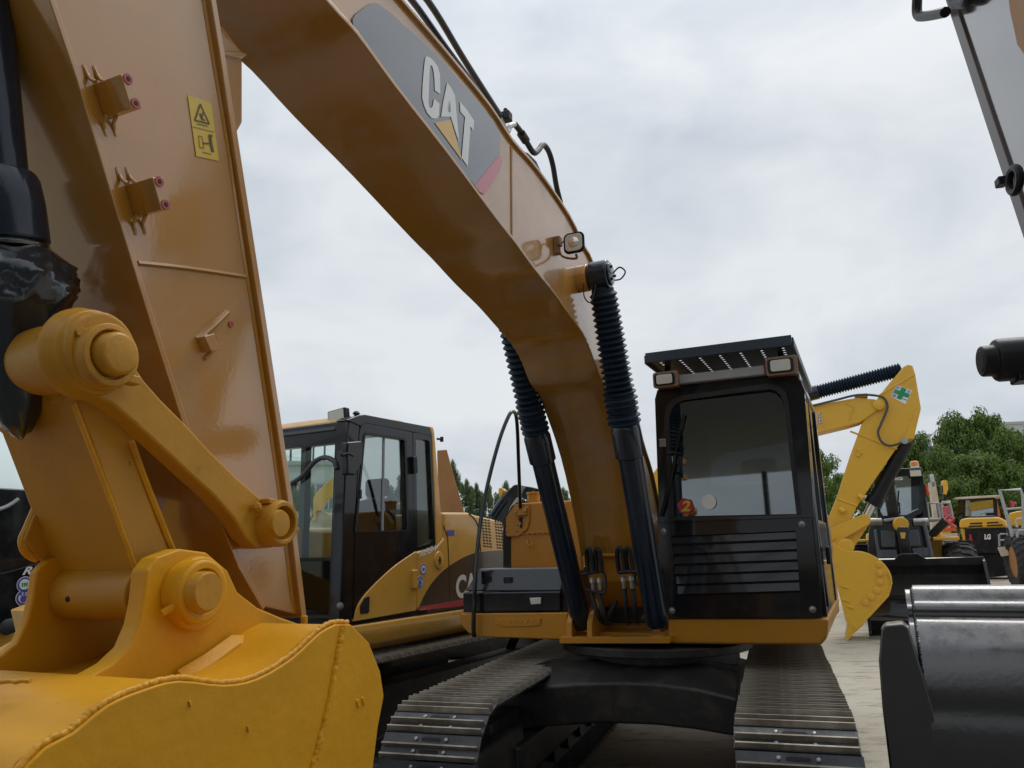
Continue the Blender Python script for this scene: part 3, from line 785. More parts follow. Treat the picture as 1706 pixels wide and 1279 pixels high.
# ---- bucket
bs1 = bx + 0.50; bs0 = bx - 0.50
weld_px = [(49, 1272), (124, 1220), (180, 1175), (240, 1149), (300, 1134), (375, 1141), (431, 1130), (488, 1096), (533, 1055), (560, 1040)]
edge_px = [(560, 1040), (585, 1040), (615, 1070), (634, 1119), (640, 1160), (630, 1212), (622, 1279)]
wl_ = U.yz(weld_px, bs1); ed_ = U.yz(edge_px, bs1)
y0, z0 = wl_[0]; ye, ze = ed_[-1]
# back of the shell runs on below the frame down to the ground and forward to the lip
dn = [(y0 - 0.10, z0 - 0.14), (y0 - 0.19, z0 - 0.35), (y0 - 0.22, 0.70), (y0 - 0.17, 0.42), (y0 - 0.02, 0.20), (y0 + 0.2, 0.06), (y0 + 0.5, 0.01), (y0 + 0.85, 0.012)]
lipp = (y0 + 0.95, 0.03)
back = smooth2(dn[::-1] + wl_, 3)
sidep = back + ed_[1:] + [(ye - 0.01, ze - 0.3), (lipp[0] - 0.1, 0.5), lipp]
b = MB(); b.prism(sidep, bs1 - 0.03, bs1); b.prism(sidep, bs0, bs0 + 0.03)
bkt = b.build('bucket', m_bkt, E1, bevel=0.004)
b = MB(); b.prism(ribbon(back, 0, 0, 0.022, -1), bs0 + 0.03, bs1 - 0.03)
b.build('bucket_shell', m_bkt, bkt)
def bead(pts, r_, name, mat, parent, jit=0.003, seed=1):
    random.seed(seed)
    P = smooth_path(pts, 22)
    P = [p + Vector((random.uniform(-jit, jit) * 0.6, random.uniform(-jit, jit), random.uniform(-jit, jit))) for p in P]
    b = MB(); b.tube(P, r_, 8, smooth=False); return b.build(name, mat, parent, ang=80)
bead([(bs1 - 0.012, y_, z_ + 0.004) for y_, z_ in [dn[1], dn[0]] + wl_ + ed_[1:2]], 0.0065, 'shell_weld', m_weld, bkt, 0.0014)
bead([U.at(u, v, x=bs1) for u, v in [(570, 1042), (560, 1100), (545, 1180), (530, 1240), (520, 1279), (512, 1330)]], 0.0085, 'plate_weld', m_bkt, bkt, 0.0015, 3)
# small chips proud of the plate
for u, v, s_ in ((596, 1172, 1), (605, 1168, 1), (413, 1214, 0.7), (316, 1172, 0.6)):
    b = MB(); b.obox(U.at(u, v, x=bs1 + 0.001), 0.006, 0.008 * s_, 0.022 * s_, Matrix.Rotation(0.4, 3, 'X')); b.build('weld_spatter', m_bkt, bkt, bevel=0.003)
# ears
er = bx + 0.27
ear_px = [(245, 950), (262, 928), (300, 914), (345, 920), (380, 950), (396, 985), (430, 1012), (470, 1029), (502, 1040), (515, 1060), (500, 1085), (400, 1150), (300, 1175), (150, 1185), (95, 1165), (122, 1136), (155, 1124), (188, 1105), (216, 1078), (232, 1040), (240, 1000)]
earp = U.yz(ear_px, er)
b = MB(); b.prism(earp, er - 0.05, er); o = b.build('bucket_ear', m_bkt, bkt, bevel=0.006)
b = MB()
q = U.at(322, 988, x=er); q2 = U.at(336, 985, x=er + 0.05); q3 = U.at(348, 985, x=er + 0.09)
b.lathe([(-0.01, 0.083), (0.02, 0.083), (0.026, 0.078)], (er, q.y, q.z), (1, 0, 0), 40); b.lathe([(0.0, 0.07), (0.055, 0.07), (0.06, 0.064), (0.06, 0.05), (0.04, 0.049)], (er, q2.y, q2.z), (1, 0, 0), 40)
b.build('collar', m_bkt, o, bevel=0.003)
b = MB(); b.lathe([(-0.5, 0.043), (0.0, 0.043), (0.006, 0.039)], (er + 0.085, q3.y, q3.z), (1, 0, 0), 32); b.build('pin', m_link, o)
b = MB(); qb = U.at(270, 1022, x=er + 0.02); qe = U.at(292, 1008, x=er + 0.035)
b.cyl(qb, qe, 0.008); b.lathe([(0, 0.013), (0.016, 0.013)], qe, qe - qb, 6); b.build('bolt', m_bkt, o, bevel=0.002)
b = MB(); b.prism(earp, bx - 0.115, bx - 0.088); b.build('bucket_ear', m_bkt, bkt, bevel=0.006)
# wear plate welded between ear and side
gp = [U.at(u, v, x=er + 0.01) for u, v in [(292, 1116), (340, 1088), (385, 1056), (405, 1056), (420, 1066), (380, 1100), (330, 1125)]]
b = MB(); i = [b._v(p) for p in gp]; j = [b._v(p + Vector((0.03, 0.0, -0.02))) for p in gp]
b._f(i[::-1]); b._f(j)
for k in range(len(gp)): b._f((i[k], i[(k + 1) % len(gp)], j[(k + 1) % len(gp)], j[k]))
b.build('weld_pad', m_bkt, bkt, bevel=0.004)
b = MB(); q = U.at(506, 1058, x=er + 0.02); b.cyl(q, q + Vector((0, 0, 0.05)), 0.009); b.lathe([(0.0, 0.016), (0.014, 0.016)], q - Vector((0, 0, 0.005)), (0, 0, 1), 6); b.build('bolt', m_bkt, bkt, bevel=0.002)
bead([(bs0 + 0.03, wl_[1][0], wl_[1][1] + 0.028), (bx - 0.1, wl_[1][0] + 0.02, wl_[1][1] + 0.03), (bs1 - 0.2, wl_[2][0], wl_[2][1] + 0.032)], 0.004, 'shell_weld', m_bkt, bkt, 0.0015, 9)

# ---- upper house
yf = -0.49
def face(px_, y): return U.xz(px_, y)
# cab base and swing frame deck
b = MB()
cb = face([(1112, 1030), (1381, 1030), (1379, 1062), (1368, 1075), (1120, 1073), (1113, 1066)], yf - 0.03)
b.prism(cb, yf - 0.03, 1.5, 'y'); b.build('cab_base', m_yelh, E1, bevel=0.02, seg=3)
x0c = cb[0][0]; x1c = cb[1][0]
b = MB()
fl = face([(932, 1061), (1116, 1061), (1116, 1072), (932, 1072)], yf - 0.15)
b.prism(fl, yf - 0.15, yf + 0.02, 'y')
b.build('front_flange', m_yelh, E1, bevel=0.004)
b = MB(); b.box(-0.72, x0c - 0.004, yf + 0.03, 2.0, 1.07, 1.13); b.build('deck', m_yelh, E1)
# boom clevis plates and cylinder ears
for (u0, u1) in ((946, 955), (980, 989)):
    b = MB()
    a0, a1 = U.at(u0, 1060, y=yf - 0.1).x, U.at(u1, 1060, y=yf - 0.1).x
    zt = U.at(u0, 1022, y=yf - 0.1).z
    b.prism([(yf - 0.13, 1.1), (yf + 0.2, 1.1), (yf + 0.2, zt), (yf + 0.03, zt + 0.02), (yf - 0.07, zt), (yf - 0.12, zt - 0.06)], a0, a1)
    b.build('cylinder_ear', m_yelh, E1, bevel=0.006)
for xx in (bx - 0.25, bx + 0.215):
    b = MB()
    b.prism([(yf + 0.1, 1.1), (0.9, 1.1), (0.6, 1.5), (0.1, 1.75), (yf + 0.25, 1.6), (yf + 0.12, 1.3)], xx, xx + 0.035)
    b.build('boom_bracket', m_yelh, E1, bevel=0.006)
b = MB(); q = U.at(975, 905, y=yf + 0.1)
brk = face([(962, 925), (966, 912), (975, 893), (979, 883), (981, 888), (980, 902), (975, 915), (970, 928), (972, 950), (966, 950)], yf + 0.1)
b.prism(brk, yf + 0.06, yf + 0.12, 'y'); b.build('hose_bracket', m_yelh, E1, bevel=0.004)
b = MB(); pl_ = face([(985, 950), (1075, 950), (1098, 1062), (985, 1062)], yf + 0.3)
b.prism(pl_, yf + 0.3, yf + 0.33, 'y'); b.build('frame_web', m_yelh, E1)
b = MB(); dk = face([(1008, 1030), (1012, 1000), (1022, 986), (1045, 982), (1080, 982), (1088, 1000), (1088, 1038), (1014, 1038)], yf + 0.25)
b.prism(dk, yf + 0.25, yf + 0.29, 'y'); b.build('valve_recess', m_grease, E1, bevel=0.01)
# hose loops at the boom foot
def hose(pts, y, r_=0.017, mat=None, parent=E1, name='hydraulic_hose'):
    y += fy - 0.05 - yf
    b = MB(); b.tube([U.at(u, v, y=y + (k[0] if k else 0)) for u, v, *k in pts], r_, 10); return b.build(name, mat or m_rub, parent)
ZH = lambda a, b_: (940 + a / 6.394, 880 + b_ / 6.394)
for dx in (0, 95):
    hose([(*ZH(255 + dx, 480), .02), (*ZH(240 + dx, 300), 0), (*ZH(248 + dx, 225), -.02), (*ZH(275 + dx * .98, 235), -.03), (*ZH(290 + dx, 320), -.02), (*ZH(310 + dx, 450), 0)], yf - 0.08)
    hose([(*ZH(285 + dx * .8, 640), 0), (*ZH(310 + dx * .8, 760), 0), (*ZH(350 + dx * .7, 900), 0), (*ZH(400 + dx * .5, 990), .04), (*ZH(470 + dx * .3, 1020), .08)], yf - 0.05)
for dx in (0, 92):
    hose([(*ZH(590 + dx, 480), .02), (*ZH(565 + dx, 330), 0), (*ZH(568 + dx, 230), -.02), (*ZH(598 + dx, 215), -.03), (*ZH(622 + dx, 290), -.02), (*ZH(645 + dx, 450), 0)], yf - 0.06)
    hose([(*ZH(640 + dx, 640), 0), (*ZH(655 + dx, 800), 0), (*ZH(665 + dx, 930), .03), (*ZH(690 + dx, 1010), .08)], yf - 0.03)
hose([(*ZH(180, 490), 0), (*ZH(280, 480), 0), (*ZH(420, 470), 0), (*ZH(440, 640), 0), (*ZH(400, 690), 0), (*ZH(230, 650), 0)], yf - 0.06, 0.010)
hose([(*ZH(590, 470), 0), (*ZH(720, 460), -.02), (*ZH(800, 490), 0), (*ZH(900, 470), 0)], yf - 0.06, 0.015)
hose([(*ZH(740, 500), 0), (*ZH(770, 580), 0), (*ZH(820, 605), 0), (*ZH(900, 600), 0)], yf - 0.05, 0.012)
hose([(*ZH(470, 950), 0), (*ZH(500, 880), 0), (*ZH(545, 800), 0), (*ZH(560, 790), 0)], yf - 0.0, 0.022)
hose([(*ZH(850, 970), 0), (*ZH(880, 880), 0), (*ZH(910, 790), 0)], yf - 0.0, 0.02)
for a, c0, c1 in ((298, 520, 660), (375, 520, 660), (628, 510, 640), (712, 500, 640)):
    b = MB(); b.cyl(U.at(*ZH(a, c0), y=fy - 0.11), U.at(*ZH(a + 12, c1), y=fy - 0.10), 0.016, seg=10)
    b.lathe([(0, 0.022), (0.03, 0.022)], U.at(*ZH(a + 4, c0 + 60), y=fy - 0.105), (0, 0, 1), 6); b.build('hose_fitting', m_stl, E1, bevel=0.002)
b = MB(); b.cyl(U.at(*ZH(570, 792), y=yf + 0.15), U.at(*ZH(910, 782), y=yf + 0.15), 0.009)
b.build('pipe', m_stl, E1)
b = MB(); b.tube([U.at(*ZH(755, 625), y=yf), U.at(*ZH(895, 622), y=yf)], 0.006, 6)
b.build('pipe', m_stl, E1)

# ---- toolbox side
yt = -0.52
def at_y(u, v, y): return U.at(u, v, y=y)
lid = face([(772, 985), (776, 957), (786, 948), (925, 944), (934, 952), (934, 983)], yt)
lx0 = lid[1][0] - 0.01; lx1 = lid[4][0]; lz0 = lid[0][1]; lz1 = lid[3][1]
b = MB(); b.box(lx0, lx1, yt, yt + 0.75, lz0, lz1 - 0.01, top=(lx0 + 0.05, lx1 - 0.02, yt + 0.15, yt + 0.75)); tb = b.build('tool_box', m_blk, E1, bevel=0.018, seg=3)
lo = face([(771, 1020), (771, 987), (934, 985), (934, 1018)], yt - 0.01)
b = MB(); b.prism(lo, yt - 0.01, yt + 0.75, 'y'); b.build('box_body', m_blk, tb, bevel=0.012, seg=3)
b = MB(); b.prism(face([(839, 961), (852, 960.5), (852, 971.5), (840, 972)], yt + 0.06), yt + 0.05, yt + 0.1, 'y'); b.build('latch', m_sat, tb, bevel=0.004)
b = MB(); b.prism(face([(803, 951), (812, 950.5), (810, 980), (803, 980.5)], yt + 0.06), yt + 0.045, yt + 0.1, 'y'); b.build('lid_rib', m_blk, tb, bevel=0.003)
b = MB(); b.prism(face([(875, 992), (904, 991), (904, 1014), (877, 1015)], yt - 0.012), yt - 0.013, yt + 0.0, 'y'); b.build('lamp_recess', m_sat, tb, bevel=0.003)
b = MB(); b.prism(face([(882, 996), (901, 995), (901, 1006), (884, 1007)], yt - 0.02), yt - 0.02, yt - 0.0, 'y'); b.build('lamp_lens', m_lens, tb, bevel=0.005)
b = MB(); b.prism(face([(935, 948), (952, 946), (952, 1020), (935, 1020)], yt + 0.02), yt + 0.02, yt + 0.75, 'y'); b.build('box_end', m_sat, tb, bevel=0.004)
b = MB()
bas = face([(766, 1022), (946, 1020), (946, 1066), (800, 1061), (780, 1055), (768, 1042)], yt - 0.02)
b.prism(bas, yt - 0.02, 1.2, 'y'); dk = b.build('side_deck', m_yelh, E1, bevel=0.012, seg=3)
b = MB()
tr_ = face([(822, 1031), (902, 1029), (900, 1041), (884, 1043), (835, 1044)], yt - 0.026)
b.prism(tr_, yt - 0.027, yt - 0.02, 'y'); tp = b.build('tread_plate', m_yelh, dk, bevel=0.002)
A0, A1 = at_y(826, 1033, yt - 0.027), at_y(898, 1031, yt - 0.027)
b = MB()
for k in range(16):
    p = A0.lerp(A1, k / 15); b.obox(p + Vector((0, -0.001, -0.012)), 0.006, 0.004, 0.035, Matrix.Rotation(0.5 if k % 2 else -0.5, 3, 'Y'))
b.build('tread_rib', m_weld, tp)
# fuel tank
yk = 0.75
tank = face([(866, 838), (990, 831), (990, 960), (850, 960), (850, 893), (842, 890), (843, 862), (853, 846)], yk)
b = MB(); b.prism(tank, yk, yk + 0.8, 'y'); tk = b.build('fuel_tank', m_yelh, E1, bevel=0.02, seg=3)
b = MB(); b.prism(face([(838, 950), (838, 880), (842, 860), (852, 843), (862, 836), (868, 834), (855, 848), (846, 865), (845, 895), (851, 897), (851, 950)], yk + 0.03), yk + 0.03, yk + 0.8, 'y')
b.build('tank_seal', m_rub, tk, bevel=0.006)
b = MB(); b.prism(face([(842, 890), (843, 862), (858, 840), (882, 838), (882, 868), (878, 882), (868, 889), (864, 893), (845, 894)], yk - 0.02), yk - 0.022, yk - 0.002, 'y'); bp = b.build('rail_plate', m_yelh, tk, bevel=0.005)
b = MB(); b.prism(face([(858, 846), (877, 845), (877, 858), (860, 859)], yk - 0.05), yk - 0.05, yk - 0.022, 'y'); b.build('rail_socket', m_yelh, tk, bevel=0.006)
b = MB()
for u, v in ((859, 853), (875, 851), (867, 872)):
    q = at_y(u, v, yk - 0.05); b.lathe([(0, 0.014), (0.014, 0.014)], q, (0, -1, 0), 6)
b.build('bolt', m_stl, tk, bevel=0.003)
b = MB(); b.prism(face([(864, 862), (871, 861), (870, 879), (867, 880)], yk - 0.024), yk - 0.026, yk - 0.022, 'y')
for u, v in ((844.5, 876), (862, 875), (844.5, 886.5), (862, 885)):
    b.lathe([(0, 0.006), (0.003, 0.006)], at_y(u, v, yk - 0.022), (0, -1, 0), 8)
o = b.build('rail_slot', m_hole, tk); o['kind'] = 'stuff'
c0 = U.at(889, 834, y=yk + 0.2); b = MB()
zc = U.at(889, 820, y=yk + 0.2).z
b.lathe([(-0.05, 0.062), (zc - c0.z - 0.02, 0.062), (zc - c0.z - 0.018, 0.07), (zc - c0.z, 0.07)], c0, (0, 0, 1), 28)
b.lathe([(zc - c0.z, 0.008), (zc - c0.z + 0.012, 0.008)], c0, (0, 0, 1), 8)
b.build('filler_cap', m_yelh, tk, bevel=0.004)
b = MB(); A0, A1 = at_y(868, 889, yk - 0.012), at_y(925, 886, yk - 0.012)
for k in range(14): b.obox(A0.lerp(A1, k / 13), 0.008, 0.02, 0.018, Matrix.Rotation(0.6 if k % 2 else -0.6, 3, 'Y'))
b.build('seam_weld', m_weld, tk)
b = MB(); b.tube([at_y(878, 900, yk - 0.01), at_y(880, 908, yk - 0.05), at_y(884, 909, yk - 0.07), at_y(886, 905, yk - 0.05)], 0.008, 6); b.tube([at_y(872, 889, yk - 0.005), at_y(930, 887, yk - 0.005)], 0.004, 6, smooth=False); b.build('tank_hook', m_yelh, tk)
# handrail hoop
hr = [(790, 1060, -0.58), (789, 1040, -0.6), (791, 980, -0.58), (795, 920, -0.45), (802, 860, -0.3), (815, 796, -0.15), (832, 733, 0.0), (846, 696, 0.12), (853, 686, 0.2), (859, 690, 0.3), (862, 715, 0.42), (864, 770, 0.58), (867, 846, 0.70)]
b = MB(); b.tube([U.at(u, v, y=y_) for u, v, y_ in hr], 0.0175, 12)
b.build('handrail', m_blk, E1)
# engine hood and counterweight behind
b = MB(); b.box(-1.3, 1.25, 1.62, 2.45, 1.13, 2.02); b.build('engine_hood', m_yelh, E1, bevel=0.05, seg=3)
b = MB(); b.prism([(-1.3, 2.46), (1.25, 2.46), (1.2, 2.8), (0.6, 3.0), (-0.65, 3.0), (-1.25, 2.8)], 1.02, 1.95, 'z'); b.build('counterweight', m_dgry, E1, bevel=0.05, seg=3)

# ---- cab
cabT = thing('cab', 'x', 'x'); cabT.parent = E1
for k in ('label', 'category'): del cabT[k]
x0 = U.at(1097, 868, y=yf).x; x1 = U.at(1352, 860, y=yf).x
xt0 = U.at(1092, 655, y=yf).x; xt1 = U.at(1336, 640, y=yf).x
zb, zt = 1.25, U.at(1210, 640, y=yf).z
yb = 1.25
def bar(mb, p, q, wx, wy): # straight post between two points, rectangular section
    p = Vector(p); q = Vector(q)
    mb.prism  # keep
    b0 = [(p.x + sx * wx / 2, p.y + sy * wy / 2, p.z) for sx, sy in ((-1, -1), (1, -1), (1, 1), (-1, 1))]
    b1 = [(q.x + sx * wx / 2, q.y + sy * wy / 2, q.z) for sx, sy in ((-1, -1), (1, -1), (1, 1), (-1, 1))]
    i = [mb._v(v) for v in b0 + b1]
    for f in ((3, 2, 1, 0), (4, 5, 6, 7), (0, 1, 5, 4), (1, 2, 6, 5), (2, 3, 7, 6), (3, 0, 4, 7)): mb._f([i[k] for k in f])
# front frame with a rounded window opening
of = face([(1104, 1030), (1091, 665), (1095, 650), (1110, 641), (1322, 626), (1334, 634), (1340, 650), (1370, 1030)], yf)
inn = face([(1121, 862), (1113, 700), (1116, 682), (1124, 671), (1138, 665), (1280, 645), (1293, 648), (1303, 657), (1308, 672), (1329, 858)], yf)
b = MB()
def ringf(mb, outer, inner, y0_, y1_):
    """frame between two outlines: bridge by nearest angle"""
    import math as _m
    cx_ = sum(p[0] for p in inner) / len(inner); cz_ = sum(p[1] for p in inner) / len(inner)
    n = 72
    def samp(poly, a):
        d = (_m.cos(a), _m.sin(a)); best = None
        for k in range(len(poly)):
            p = poly[k]; q = poly[(k + 1) % len(poly)]
            ex, ez = q[0] - p[0], q[1] - p[1]; den = d[0] * ez - d[1] * ex
            if abs(den) < 1e-9: continue
            t = ((p[0] - cx_) * ez - (p[1] - cz_) * ex) / den; s_ = ((p[0] - cx_) * d[1] - (p[1] - cz_) * d[0]) / den
            if t > 0 and -1e-6 <= s_ <= 1 + 1e-6 and (best is None or t < best): best = t
        return (cx_ + d[0] * best, cz_ + d[1] * best)
    angs = sorted([2 * PI * k / n for k in range(n)] + [_m.atan2(p[1] - cz_, p[0] - cx_) % (2 * PI) for p in outer + inner])
    O = [samp(outer, a) for a in angs]; I = [samp(inner, a) for a in angs]; m = len(angs)
    idx = [[mb._v((p[0], y_, p[1])) for p in L_] for L_ in (O, I) for y_ in (y0_, y1_)]
    o0, o1, i0, i1 = idx
    for k in range(m):
        j = (k + 1) % m
        mb._f((o0[k], o0[j], i0[j], i0[k])); mb._f((o1[k], i1[k], i1[j], o1[j])); mb._f((o0[k], o1[k], o1[j], o0[j])); mb._f((i0[k], i0[j], i1[j], i1[k]))
ringf(b, of, inn, yf, yf + 0.09)
b.build('front_frame', m_blk, cabT, ang=40)
b = MB()
ins = face([(1116, 866), (1107, 697), (1110, 678), (1120, 666), (1136, 659), (1281, 639), (1296, 642), (1309, 653), (1314, 670), (1335, 862)], yf)
ringf(b, ins, face([(1123, 860), (1115, 700), (1118, 684), (1126, 673), (1139, 667), (1280, 647), (1292, 650), (1301, 659), (1306, 673), (1327, 856)], yf), yf - 0.012, yf - 0.001)
b.build('window_seal', m_rub, cabT, ang=40)
b = MB(); b.prism(inn, yf + 0.045, yf + 0.051, 'y')
xm_ = sum(p[0] for p in inn) / len(inn)
b.v = [(p[0], p[1] + (p[0] - xm_) * 0.07, p[2]) for p in b.v]      # the pane is turned slightly to move the stick's reflection aside
b.build('windshield', m_glass, cabT)
# rest of the shell: roof, rear frame, side posts
b = MB()
b.box(xt0 + 0.02, xt1 - 0.01, yf + 0.02, yb, zt - 0.03, zt + 0.06)
b.build('roof', m_blk, cabT, bevel=0.03, seg=3)
def side_frame(xb, xtop, inner, name):
    mb = MB()
    bar(mb, (xb, yf + 0.12, zb), (xtop, yf + 0.14, zt), 0.06, 0.08); bar(mb, (xb, 0.52, zb), (xtop, 0.52, zt), 0.05, 0.07); bar(mb, (xb, yb - 0.05, zb), (xtop, yb - 0.05, zt), 0.07, 0.1)
    mb.box(xb - 0.025, xb + 0.025, yf + 0.1, yb, zb, 1.9, top=(xb * 0.6 + xtop * 0.4 - 0.025, xb * 0.6 + xtop * 0.4 + 0.025, yf + 0.1, yb))
    return mb.build(name, m_blk, cabT, bevel=0.008)
side_frame(x1 + 0.0, xt1 - 0.04, 0, 'door_side'); side_frame(x0 + 0.03, xt0 + 0.05, 0, 'boom_side')
b = MB(); b.sheet([(x1, yf + 0.16, 1.9), (x1, yb - 0.1, 1.9), (xt1 - 0.02, yb - 0.1, zt - 0.02), (xt1 - 0.02, yf + 0.16, zt - 0.02)]); b.build('door_glass', m_glass, cabT, fix=False)
b = MB(); b.sheet([(x0 + 0.03, yf + 0.16, 1.9), (x0 + 0.03, yb - 0.1, 1.9), (xt0 + 0.05, yb - 0.1, zt - 0.02), (xt0 + 0.05, yf + 0.16, zt - 0.02)]); b.build('side_glass', m_glass, cabT, fix=False)
b = MB(); b.box(x0, x1 - 0.03, yb - 0.04, yb, zb, 1.95); b.build('rear_panel', m_blk, cabT)
b = MB(); b.sheet([(x0, yb - 0.02, 1.96), (x1, yb - 0.02, 1.96), (xt1 - 0.04, yb - 0.02, zt - 0.02), (xt0 + 0.04, yb - 0.02, zt - 0.02)]); b.build('rear_glass', m_glassc, cabT, fix=False)
b = MB(); b.box(x0, x1 - 0.0, yf + 0.05, yb, 1.22, 1.30); b.build('floor', m_sat, cabT)
# seat and levers
b = MB(); cxs = (x0 + x1) / 2 + 0.05
b.box(cxs - 0.25, cxs + 0.25, 0.35, 0.85, 1.55, 1.72); b.box(cxs - 0.25, cxs + 0.25, 0.8, 0.95, 1.7, 2.25, top=(cxs - 0.2, cxs + 0.2, 0.9, 1.02)); b.box(cxs - 0.15, cxs + 0.15, 0.92, 1.02, 2.27, 2.47)
b.box(cxs - 0.2, cxs + 0.2, 0.45, 0.8, 1.3, 1.55); b.box(cxs - 0.42, cxs - 0.27, 0.2, 0.8, 1.7, 1.82); b.box(cxs + 0.27, cxs + 0.42, 0.2, 0.8, 1.7, 1.82)
st_ = b.build('seat', m_seat, cabT, bevel=0.04, seg=3)
b = MB()
for dx in (-0.09, 0.09):
    b.tube([(cxs + dx, 0.0, 1.3), (cxs + dx, -0.05, 1.7), (cxs + dx * 1.3, 0.05, 2.05)], 0.012, 8); b.lathe([(0, 0.02), (0.1, 0.024)], (cxs + dx * 1.3, 0.05, 2.03), (0, 0.1, 1), 10)
b.build('lever', m_sat, cabT)
# lower guard plate with slots between slats
gp = face([(1096, 869), (1352, 860), (1369, 1028), (1104, 1029)], yf - 0.035)
z1_, z0_ = gp[0][1], gp[2][1]
gx0a, gx1a = gp[0][0], gp[1][0]; gx0b, gx1b = gp[3][0], gp[2][0]
hole = face([(1119, 893), (1326, 884), (1333, 987), (1130, 993)], yf - 0.035)
b = MB(); ringf(b, gp, hole, yf - 0.045, yf - 0.03)
gd = b.build('lower_guard', m_blk, cabT, ang=40)
b = MB(); b.prism(face([(1094, 866), (1350, 857), (1352, 862), (1095, 871)], yf - 0.06), yf - 0.06, yf - 0.02, 'y'); b.build('guard_lip', m_blk, cabT, bevel=0.003)
b = MB(); b.prism(face([(1100, 872), (1350, 864), (1367, 1028), (1106, 1028)], yf - 0.01), yf - 0.012, yf + 0.0, 'y'); b.build('lower_panel', m_sat, cabT)
NS = 6
for k in range(NS):
    t0 = k / NS; t1 = (k + 0.80) / NS
    def row(t): return [(hole[0][0] * (1 - t) + hole[3][0] * t, hole[0][1] * (1 - t) + hole[3][1] * t), (hole[1][0] * (1 - t) + hole[2][0] * t, hole[1][1] * (1 - t) + hole[2][1] * t)]
    A_ = row(t0); B_ = row(t1)
    b = MB()
    i = [b._v(p) for p in ((A_[0][0], yf - 0.032, A_[0][1]), (A_[1][0], yf - 0.032, A_[1][1]), (B_[1][0], yf - 0.052, B_[1][1]), (B_[0][0], yf - 0.052, B_[0][1]),
                           (A_[0][0], yf - 0.024, A_[0][1]), (A_[1][0], yf - 0.024, A_[1][1]), (B_[1][0], yf - 0.044, B_[1][1]), (B_[0][0], yf - 0.044, B_[0][1]))]
    for f in ((0, 1, 2, 3), (7, 6, 5, 4), (0, 4, 5, 1), (1, 5, 6, 2), (2, 6, 7, 3), (3, 7, 4, 0)): b._f([i[q_] for q_ in f])
    b.build('slat', m_blk, cabT, bevel=0.002)
for u, v in ((1106, 885), (1336, 873), (1120, 1017), (1354, 1015)):
    q = U.at(u, v, y=yf - 0.045); b = MB(); b.lathe([(0, 0.022), (0.004, 0.022), (0.005, 0.015), (0.016, 0.015), (0.02, 0.008)], q, (0, -1, 0), 14); b.build('bolt', m_stl, cabT)
# edge posts that show at the right-hand corner
b = MB()
b.tube([U.at(u, v, y=yf + 0.16) for u, v in [(1331, 668), (1346, 760), (1358, 860), (1378, 1010)]], 0.018, 8)
b.build('door_edge', m_blk, cabT)
b = MB(); q = U.at(1344, 735, y=yf + 0.18); b.obox(q, 0.04, 0.05, 0.16); q = U.at(1380, 925, y=yf + 0.18); b.obox(q, 0.03, 0.05, 0.12); b.build('hinge', m_sat, cabT, bevel=0.01)
b = MB(); q = U.at(1104, 738, y=yf - 0.01); b.obox(q, 0.05, 0.02, 0.06); b.build('wiper_mount', m_stl, cabT, bevel=0.004)
b = MB()
b.tube([U.at(u, v, y=yf - 0.03) for u, v in [(1101, 860), (1112, 820), (1124, 770)]], 0.012, 8, smooth=False); b.tube([U.at(u, v, y=yf - 0.035) for u, v in [(1120, 780), (1129, 735), (1139, 688)]], 0.007, 8, smooth=False)
b.tube([U.at(u, v, y=yf - 0.03) for u, v in [(1112, 756), (1124, 754), (1134, 756)]], 0.009, 6, smooth=False)
b.build('wiper', m_sat, cabT)
# stickers
def disc(c, r_, y, name, mat, parent, n=28):
    q = U.at(*c, y=y); b = MB(); b.lathe([(0, r_), (0.0012, r_)], q, (0, -1, 0), n); return b.build(name, mat, parent)
disc((1142, 843), 0.062, yf + 0.003, 'number_sticker', m_red, cabT, 6)
q = U.at(1142, 843, y=yf - 0.001)
letters('2', [q + Vector((-0.036, 0, -0.038)), q + Vector((0.034, 0, -0.036)), q + Vector((0.036, 0, 0.04)), q + Vector((-0.03, 0, 0.038))], 'sticker_numeral', m_wyl, cabT, bold=0.03, shear=0.2)
disc((1181, 836), 0.052, yf + 0.008, 'round_sticker', m_wht, cabT)
# headlights on the roof corners
def cab_lamp(c, sx, sz):
    q = U.at(*c, y=yf - 0.10)
    b = MB(); b.prism(shift(rrect(sx, sz, 0.02), q.x, q.z), yf - 0.11, yf + 0.06, 'y', shift(rrect(sx * 0.85, sz * 0.8, 0.02), q.x, q.z))
    o = b.build('headlight', m_orgf, cabT, bevel=0.006)
    b = MB(); b.prism(shift(rrect(sx * 0.8, sz * 0.74, 0.02), q.x - 0.006, q.z), yf - 0.118, yf - 0.108, 'y'); b.build('headlight_rim', m_sat, cabT, bevel=0.003)
    b = MB(); b.prism(shift(rrect(sx * 0.62, sz * 0.60, 0.016), q.x - 0.006, q.z), yf - 0.124, yf - 0.116, 'y'); b.build('headlight_lens', m_lens, cabT, bevel=0.003)
cab_lamp((1109, 632), 0.19, 0.12); cab_lamp((1302, 609), 0.215, 0.135)
b = MB(); A0, A1 = U.at(1132, 633, y=yf - 0.02), U.at(1275, 617, y=yf - 0.02)
b.obox((A0 + A1) / 2, (A1 - A0).length, 0.06, 0.07, Matrix.Rotation(-math.atan2(A1.z - A0.z, A1.x - A0.x), 3, 'Y')); b.build('lamp_bar', m_grey, cabT, bevel=0.01)
